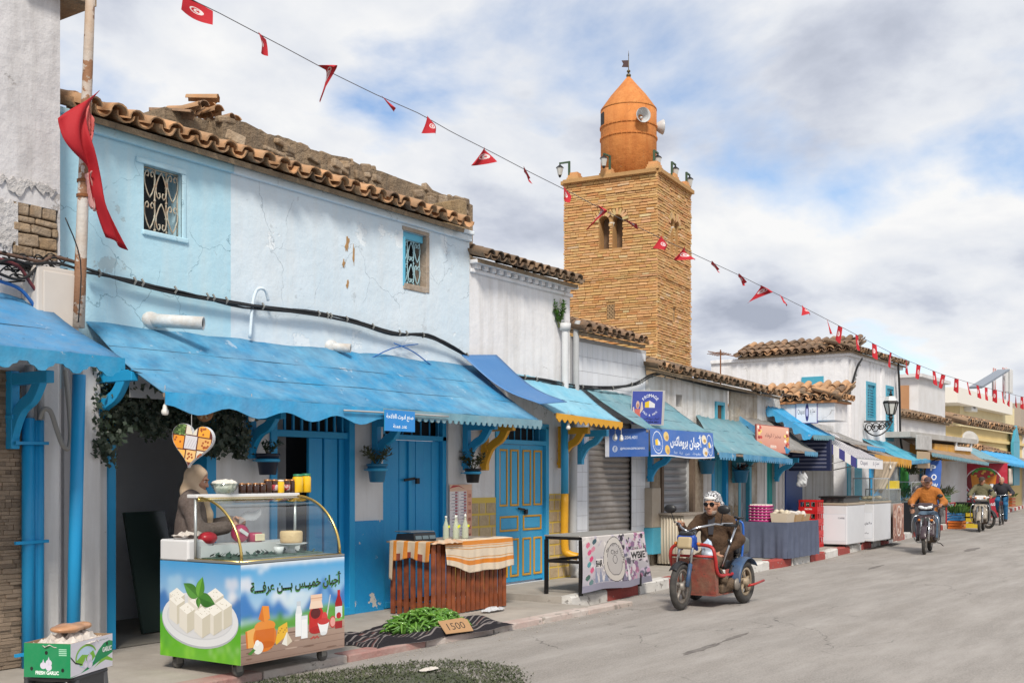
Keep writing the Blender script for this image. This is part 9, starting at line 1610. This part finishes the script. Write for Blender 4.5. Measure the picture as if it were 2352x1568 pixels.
def freezer(lab, x0, x1, y0, y1, z1, text=None):
 t=thing('chest_freezer', lab, 'freezer', ((x0+x1)/2, (y0+y1)/2, .14));m=MB();m.bb(x0, x1, y0, y1, .19, z1-.05);m.obj('cabinet', FRZ, t, world=True, bevel=.015);m=MB();m.bb(x0-.01, x1+.01, y0-.01, y1+.01, z1-.05, z1);m.obj('lid', mat('freezer_lid', (.36, .30, .23), .5), t, world=True, bevel=.01)
 for a, b in((x0+.06, y0+.06), (x0+.06, y1-.06), (x1-.06, y0+.06), (x1-.06, y1-.06)):m=MB();m.cyl((a, b, .138), (a, b, .19), .025, n=8);m.obj('foot', BLKM, t, world=True)
 p=Print(y1-y0, .6);p.rect(.03, .02, p.w-.03, .58, hx('CDD2DC'));p.rect(.04, .03, p.w-.04, .57, hx('DADCE2'))
 if text:
  for(s_, x, y, w, ar)in text:p.text(s_, p.w*x, y, w, hx('2b2a45'), bold=.02, arabic=ar)
 p.mesh(frame((x0-.001, y1, .24), (0, -1, 0), (0, 0, 1), (-1, 0, 0))).obj('front_label', PRINT, t, world=True)
freezer('white chest freezer beside the red bottle crates', 23.1, 24.3, 7.42, 8.02, 1.05, [('CAISSE', .8, .5, .14, False)]);freezer('white freezer lettered Chapati under the glass case', 24.6, 25.9, 7.32, 7.80, 1.06, [('Chapati', .25, .34, .18, False), ('ملاوي', .75, .34, .16, True), ('Mix', .3, .13, .1, False), ('ميكس', .65, .13, .12, True)])
p=Print(1.4, .85);p.vgrad(0, 0, 1.4, .85, hx('8a5a4c'), hx('b58a78'));random.seed(9)
for _ in range(70):p.ell(random.uniform(.05, 1.35), random.uniform(.05, .8), random.uniform(.03, .1), random.uniform(.02, .06), hx(random.choice(('c9a08c', '6e3f38', 'd9c2b2', '94685c', 'b47d60'))), 9, random.uniform(0, 3))
p.ring(.75, .45, .34, .36, .04, hx('D8CFC8'), 30);o=p.mesh(frame((26.0, 7.30, .12), V3(1, .10, 0).normalized(), (0, 0, 1), V3(.1, -1, 0).normalized())).obj('menu_cloth', PRINTM);tag(o, 'brown printed cloth covering the stall past the Chapati freezer', 'cloth');m=MB();m.bb(26.0, 27.4, 7.48, 8.0, .14, .98);tag(m.obj('stall_counter', mat('stall_grey', (.4, .38, .36), .6)), 'plain stall counter behind the brown printed cloth', 'counter')
t=thing('gas_griddle', 'dark steel griddle on the white chest freezer', 'griddle', (23.6, 7.7, 1.05));m=MB();m.bb(23.15, 24.2, 7.5, 8.0, 1.052, 1.16);m.obj('burner_box', mat('griddle_steel', (.13, .13, .13), .4, .7), t, world=True, bevel=.01);m=MB();m.bb(23.1, 24.25, 7.45, 8.02, 1.162, 1.19);m.obj('hot_plate', IRON, t, world=True)
for q in range(3):m=MB();m.cyl((23.148, 7.6+.14*q, 1.11), (23.12, 7.6+.14*q, 1.11), .025, n=10);m.obj('knob', BLKM, t, world=True)
def glass_case(lab, x0, x1, y0, y1, z0, z1, base=None):
 t=thing('glass_case', lab, 'glass case', ((x0+x1)/2, (y0+y1)/2, z0));m=MB()
 for a in(x0, x1):
  for b in(y0, y1):m.bar((a, b, z0), (a, b, z1), .02, .02)
 m.bb(x0-.01, x1+.01, y0-.01, y1+.01, z1, z1+.02);m.bb(x0, x1, y0, y1, z0, z0+.03);m.obj('case_frame', mat('alu_post', (.5, .5, .5), .35, .7), t, world=True);m=MB();m.quad((x0, y1, z0), (x0, y0, z0), (x0, y0, z1), (x0, y1, z1));m.quad((x0, y0, z0), (x1, y0, z0), (x1, y0, z1), (x0, y0, z1));m.obj('panes', GLS, t, world=True)
 s_=SDF();random.seed(int(x0*10))
 for q in range(7):s_.ell((random.uniform(x0+.1, x1-.1), random.uniform(y0+.1, y1-.1), z0+.07), (.07, .07, .04), k=.01)
 s_.obj('wares', mat('case_wares', (.45, .38, .28), .7, var=((.2, .14, .08), 9, .8)), t, .02, .008, 40, 1, True);return t
glass_case('tall glass case on the Chapati freezer', 24.65, 25.85, 7.35, 7.78, 1.062, 1.55);glass_case('glass case with yellow cartons past the Chapati freezer', 26.1, 27.3, 7.5, 7.95, .985, 1.3)
m=MB();m.bb(27.0, 27.25, 7.5, 7.75, 1.308, 1.5);tag(m.obj('yellow_carton', mat('carton_yellow', (.66, .50, .05), .6), bevel=.005), 'yellow carton on top of the low glass case', 'carton')
m=MB();m.bb(30.2, 31.8, 8.0, 8.7, .14, .92);tag(m.obj('black_counter', BLKM, bevel=.01), 'black stall counter carrying a curved glass case', 'counter');glass_case('curved glass case on the black stall counter', 30.25, 31.75, 8.02, 8.65, .922, 1.45)
m=MB();m.bb(22.65, 22.75, 7.62, 8.5, 1.72, 2.36);o=m.obj('menu_board', mat('board_navy', (.012, .018, .06), .5), Ff, world=True)
for q in range(7):m=MB();m.bb(22.642, 22.65, 7.7, 8.42, 1.78+.08*q, 1.815+.08*q);m.obj('menu_line', mat('menu_grey', (.12, .13, .2), .6), o)
m=MB();xa, xb=X(1800), X(1838);pts=[(xa, .14), (xb, .14), (xb, 1.6)]+[((xa+xb)/2+(xb-xa)/2*math.cos(math.pi*k/10), 1.6+.55*math.sin(math.pi*k/10))for k in range(1, 10)]+[(xa, 1.6)];m.prism(pts, 0, .05, frame((0, FY, 0), (1, 0, 0), (0, 0, 1), (0, -1, 0)));m.obj('arched_door', mat('door_deep_blue', (.01, .05, .22), .4), Ff, world=True)
p_=W(1842, 1105, 7.9);s_=SDF();s_.ell(p_, (.06, .12, .11), k=.03);s_.cap(p_+V3(0, .05, .05), p_+V3(0, .02, .26), .04, .012, .04);s_.cap(p_+V3(0, -.06, .05), p_+V3(0, -.02, .25), .04, .012, .04);tag(s_.obj('hung_bag', BAGW, None, .014, .022, 45, 2), 'white plastic bag hanging under the bright blue awning', 'bag')
for(x0, x1, lab)in((27.2, 28.3, 'shutter'), (29.0, 30.0, 'door'), (32.0, 33.2, 'door'), (34.5, 35.8, 'door')):
 yy=(GY if x0<gx1 else 8.9)-.01;m=MB();m.bb(x0, x1, yy-.03, yy, .14, 2.2);m.obj('shop_door', BLUE if lab=='door' else TEAL, Gg if x0<gx1 else H2, world=True)
GRN=mat('greens', (.07, .16, .035), .7, var=((.13, .24, .06), 14, .8));
def crate(lab, x0, y0, z0, m_, w=.55, d=.4, h=.24):
 t=thing('vegetable_crate', lab, 'crate', (x0, y0, z0));m=MB();m.bb(x0, x0+w, y0, y0+d, z0, z0+.02)
 for k in range(3):zz=z0+.02+k*h/3;m.bb(x0, x0+w, y0, y0+.012, zz, zz+h/4.2);m.bb(x0, x0+w, y0+d-.012, y0+d, zz, zz+h/4.2);m.bb(x0, x0+.012, y0+.012, y0+d-.012, zz, zz+h/4.2);m.bb(x0+w-.012, x0+w, y0+.012, y0+d-.012, zz, zz+h/4.2)
 m.obj('crate', m_, t, world=True);return t
crate('orange crate at the front of the vegetable stall', 36.0, 8.05, .0, mat('crate_orange', (.62, .15, .02), .5));crate('blue crate on the orange one at the vegetable stall', 36.1, 8.1, .25, mat('crate_blue', (.03, .16, .36), .5));crate('yellow crate beside the blue one at the vegetable stall', 37.0, 7.75, .0, mat('crate_yellow', (.62, .45, .04), .5), .5, .4, .5);crate('green crate on the red rack of the vegetable stall', 36.2, 8.6, .78, mat('crate_green', (.05, .3, .06), .5), .8)
m=MB();m.tube([(36.0, 8.5, .14), (36.0, 8.5, .78), (37.1, 8.5, .78), (37.1, 8.5, .14)], .025, 6);m.tube([(36.0, 9.0, .14), (36.0, 9.0, .78), (37.1, 9.0, .78), (37.1, 9.0, .14)], .025, 6);[m.bar((36.0, 8.5+.125*k, .765), (37.1, 8.5+.125*k, .765), .06, .012)for k in range(5)];tag(m.obj('red_rack', REDP), 'red steel rack behind the vegetable crates', 'rack')
def greens(lab, c, r, h, n, m_, seed, ll=.28, lw=.05, name='vegetable_greens'):
 random.seed(seed);m=MB()
 for q in range(n):
  a, s=random.uniform(0, 6.28), math.sqrt(random.random())*r;b=Vector(c)+Vector((s*math.cos(a), s*math.sin(a), 0));d=Vector((math.cos(a)*random.uniform(.1, .9), math.sin(a)*random.uniform(.1, .9), random.uniform(.3, 1.2))).normalized();sd=d.cross(V3(0, 0, 1)).normalized()*lw/2;l=ll*random.uniform(.6, 1.2);b.z+=random.uniform(0, h);m.add([b-sd*.6, b+sd*.6, b+d*l*.6+sd, b+d*l+V3(0, 0, -.05), b+d*l*.6-sd], [(0, 1, 2, 3, 4)])
 return tag(m.obj(name, m_), lab, 'vegetables', kind='stuff')
greens('bunched dark greens over the blue crate', (36.35, 8.28, .45), .26, .12, 150, GRN, 1);greens('pale green bunches on the yellow crate', (37.25, 7.95, .50), .28, .1, 130, mat('greens_pale', (.16, .28, .05), .7), 2, .2, .05);greens('green onions piled on the green crate', (36.6, 8.8, .98), .32, .15, 130, mat('onion_green', (.11, .17, .05), .6, var=((.5, .45, .38), 9, .7)), 3, .3, .035);greens('long green leeks behind the black counter', (32.0, 8.75, 1.0), .35, .2, 130, GRN, 4, .45, .05)
greens('hanging leafy basket by the turquoise awning', (31.4, 8.3, 1.65), .2, .3, 120, LEAFO, 5, .16, .06, 'hanging_greens')
p_=W(2055, 1105, 8.5);m=MB();m.bb(p_.x-.5, p_.x+.5, 8.45, 8.5, p_.z, p_.z+.5)
p=Print(.62, 1.75);p.poly([(0, 0), (.5, 0), (.62, 1.5), (.6, 1.75), (.12, 1.7), (.02, 1.3)], hx('2f5cae'));[p.text(c, .30+.03*i, 1.45-.36*i, .2, hx('E2E6EE'), h=.24, bold=.03, rot=R(-8))for i, c in enumerate('POWE')]
a=W(2150, 1135, 8.0);b=V3(.35, -.94, 0).normalized();t=thing('flag_banner', 'tall blue feather banner lettered POWER', 'banner', (a.x, 8.0, .14));p.mesh(frame((a.x, 8.3, .80), b, (0, 0, 1), V3(-.94, -.35, 0).normalized())@Matrix.Scale(.72, 4)).obj('banner_cloth', PRINTM, t, world=True, solid=.004);m=MB();m.tube(smooth_pts([V3(a.x, 8.3, .14), V3(a.x-.02, 8.31, 1.2), V3(a.x+.02, 8.28, 1.85), V3(a.x+.14, 8.0, 2.1), V3(a.x+.18, 7.88, 2.06)], 5), .02, 7);m.obj('pole', BLKM, t, True, world=True)
p=Print(1.55, 1.9);w, h=p.w, p.h;p.vgrad(0, 0, w, h, hx('9c1a2c'), hx('B3203A'));p.ell(w*.5, h*.66, .62, .52, hx('DDD2D6'), 30);p.ell(w*.5, h*.66, .585, .485, hx('7a1424'), 30);p.ell(w*.5, h*.80, .40, .26, hx('3f9a3c'), 14);p.ell(w*.5, h*.78, .36, .2, hx('a8322c'), 20);p.poly([(w*.22, h*.80), (w*.5, h*.70), (w*.78, h*.80), (w*.74, h*.52), (w*.26, h*.52)], hx('D88A2A'));p.poly([(w*.5, h*.70), (w*.78, h*.80), (w*.74, h*.52)], hx('C2741C'));[p.ell(w*random.uniform(.32, .68), h*random.uniform(.76, .86), .05, .04, hx(random.choice(('5fb24a', 'c9402f', 'e0b44a'))), 10)for _ in range(9)]
p.text('ملاوي', w*.5, h*.46, 1.38, hx('5a6474'), h=.62, bold=.1, arabic=True);p.text('ملاوي', w*.5, h*.47, 1.3, hx('E6EAF0'), h=.56, bold=.045, arabic=True);p.text('سيدي بو', w*.5, h*.22, .8, hx('C9CED8'), h=.26, bold=.04, arabic=True);xr=42.8;q0, q1=WX(2206, 1180, xr), WX(2283, 1183, xr);board('red_banner', 'tall red banner with a wrap emblem and white Arabic lettering', (V3(xr, q0.y, .16), V3(xr+.25, q1.y, .16), V3(xr, q0.y, 2.06)), p, mat('banner_red', (.4, .02, .04), .6), .04, 'banner')
for(u0, v0, u1, v1, Y, m_, lab)in((2103, 998, 2137, 1034, 7.9, mat('board_pale', (.5, .49, .48), .7, var=((.3, .29, .28), 4, .8)), 'pale grey board hung on the awning past the lamp'), (2105, 1036, 2133, 1075, 7.9, mat('board_tan', (.42, .31, .2), .8), 'tan board hung below the pale grey board')):a, b=W(u0, v0, Y), W(u1, v1, Y);m=MB();m.bb(a.x, b.x, Y-.04, Y, b.z, a.z);tag(m.obj('hung_board', m_, bevel=.01), lab, 'board')
a, b=W(2147, 1010, 8.2), W(2230, 1058, 8.2);t=thing('yellow_awning_box', 'yellow cloth sided awning box with white windows above the shops', 'awning', (a.x, 8.2, b.z));m=MB();m.bb(a.x, b.x, 8.2, 8.9, b.z, a.z-.1);m.obj('cloth_side', AW_Y, t, world=True);m=MB();frame_rect(m, b.x-2.2, b.x-.1, b.z+.3, a.z+.15, 8.14, .12, .05);m.obj('window_frame', WHM, t, world=True)
m=MB();random.seed(2)
for(u, v, rx, ry, sd_)in((1610, 1490, .5, .05, 1), (1690, 1462, .35, .035, 2), (2230, 1262, .9, .12, 7), (2010, 1302, .7, .06, 8)):
 c_=G(u, v);m.prism([(c_.x+rx*math.cos(t_)*random.uniform(.6, 1.1), c_.y+ry*math.sin(t_)*random.uniform(.5, 1.1)+.04*rx*math.cos(t_))for t_ in[6.283*k/22 for k in range(22)]], .001, .0035)
o=m.obj('road_patch', mat('asphalt_patch', (.115, .10, .095), .9, var=((.24, .22, .2), 6, .9), bump=(90, .6, .01)));o['kind']='structure'
random.seed(77)
for i in range(9):
 x=44.5+2.9*i;y=KY(x)+.35+random.uniform(-.1, .2);c_=((.5, .12, .03), (.04, .2, .4), (.1, .3, .08), (.55, .4, .06), (.35, .3, .25))[i%5];nm=('orange', 'blue', 'green', 'yellow', 'tan')[i%5]
 crate('%s crate %s'%(nm, ('beside the red banner', 'past the parked bicycle', 'below the blue tarpaulin', 'under the tarpaulin edge', 'beyond the tarpaulin', 'near the far stalls', 'at the pale far awning', 'under the pale far awning', 'at the street end')[i]), x, y, .14, mat('far_crate_'+nm, c_, .5), .9, .5, .45)
 greens('produce heaped on the %s crate %s'%(nm, ('beside the red banner', 'past the parked bicycle', 'below the tarpaulin', 'under the tarpaulin edge', 'beyond the tarpaulin', 'near the far stalls', 'at the far awning', 'under the far awning', 'at the street end')[i]), (x+.45, y+.25, .6), .35, .12, 60, (GRN, LEAFG, mat('produce_red', (.4, .06, .03), .5), mat('produce_orange', (.55, .2, .03), .5))[i%4], 40+i, .2, .1)
 if i%2==0:
  _, bd, P, M=person('person', 'distant person in %s %s'%(('a pale shirt', '', 'a dark coat', '', 'a red top', '', 'a blue coat', '', 'a grey coat')[i], ('by the red banner', '', 'below the blue tarpaulin', '', 'beyond the tarpaulin', '', 'by the pale far awning', '', 'at the street end')[i]), (x+1.4, y+.5, .14), R(150+37*i), ST, mat('far_coat_%d'%i, ((.4, .38, .36), 0, (.05, .045, .05), 0, (.3, .04, .04), 0, (.06, .1, .22), 0, (.2, .2, .2))[i], .9), mat('black_trousers', (.015, .015, .018), .9), SKIN2, .026, face=False);hair_on(bd, P, M, mat('black_hair', (.012, .01, .01), .8))
for i, (u, v, Y, c_)in enumerate(((2070, 1090, 8.6, (.05, .25, .05)), (2125, 1095, 8.7, (.3, .25, .2)), (2240, 1090, 9.4, (.5, .1, .12)), (2300, 1085, 10.0, (.1, .2, .4)), (2318, 1090, 10.4, (.5, .45, .4)), (2335, 1088, 10.8, (.35, .1, .3)))):
 a=W(u, v, Y);m=MB();m.grid(lambda p, q:Vector((a.x+.7*p, Y+.05*math.sin(p*14), a.z+.3-.75*q)), 12, 5);tag(m.obj('hung_cloth', mat('hung_cloth_%d'%i, c_, .9, bump=(14, .5)), None, True, solid=.01), ('green cloth hung by the turquoise awning', 'brown cloth hung below the tan board', 'red cloth hung past the red banner', 'blue cloth hung under the tarpaulin', 'cream cloth hung at the far awning', 'purple cloth hung at the street end')[i], 'cloth')
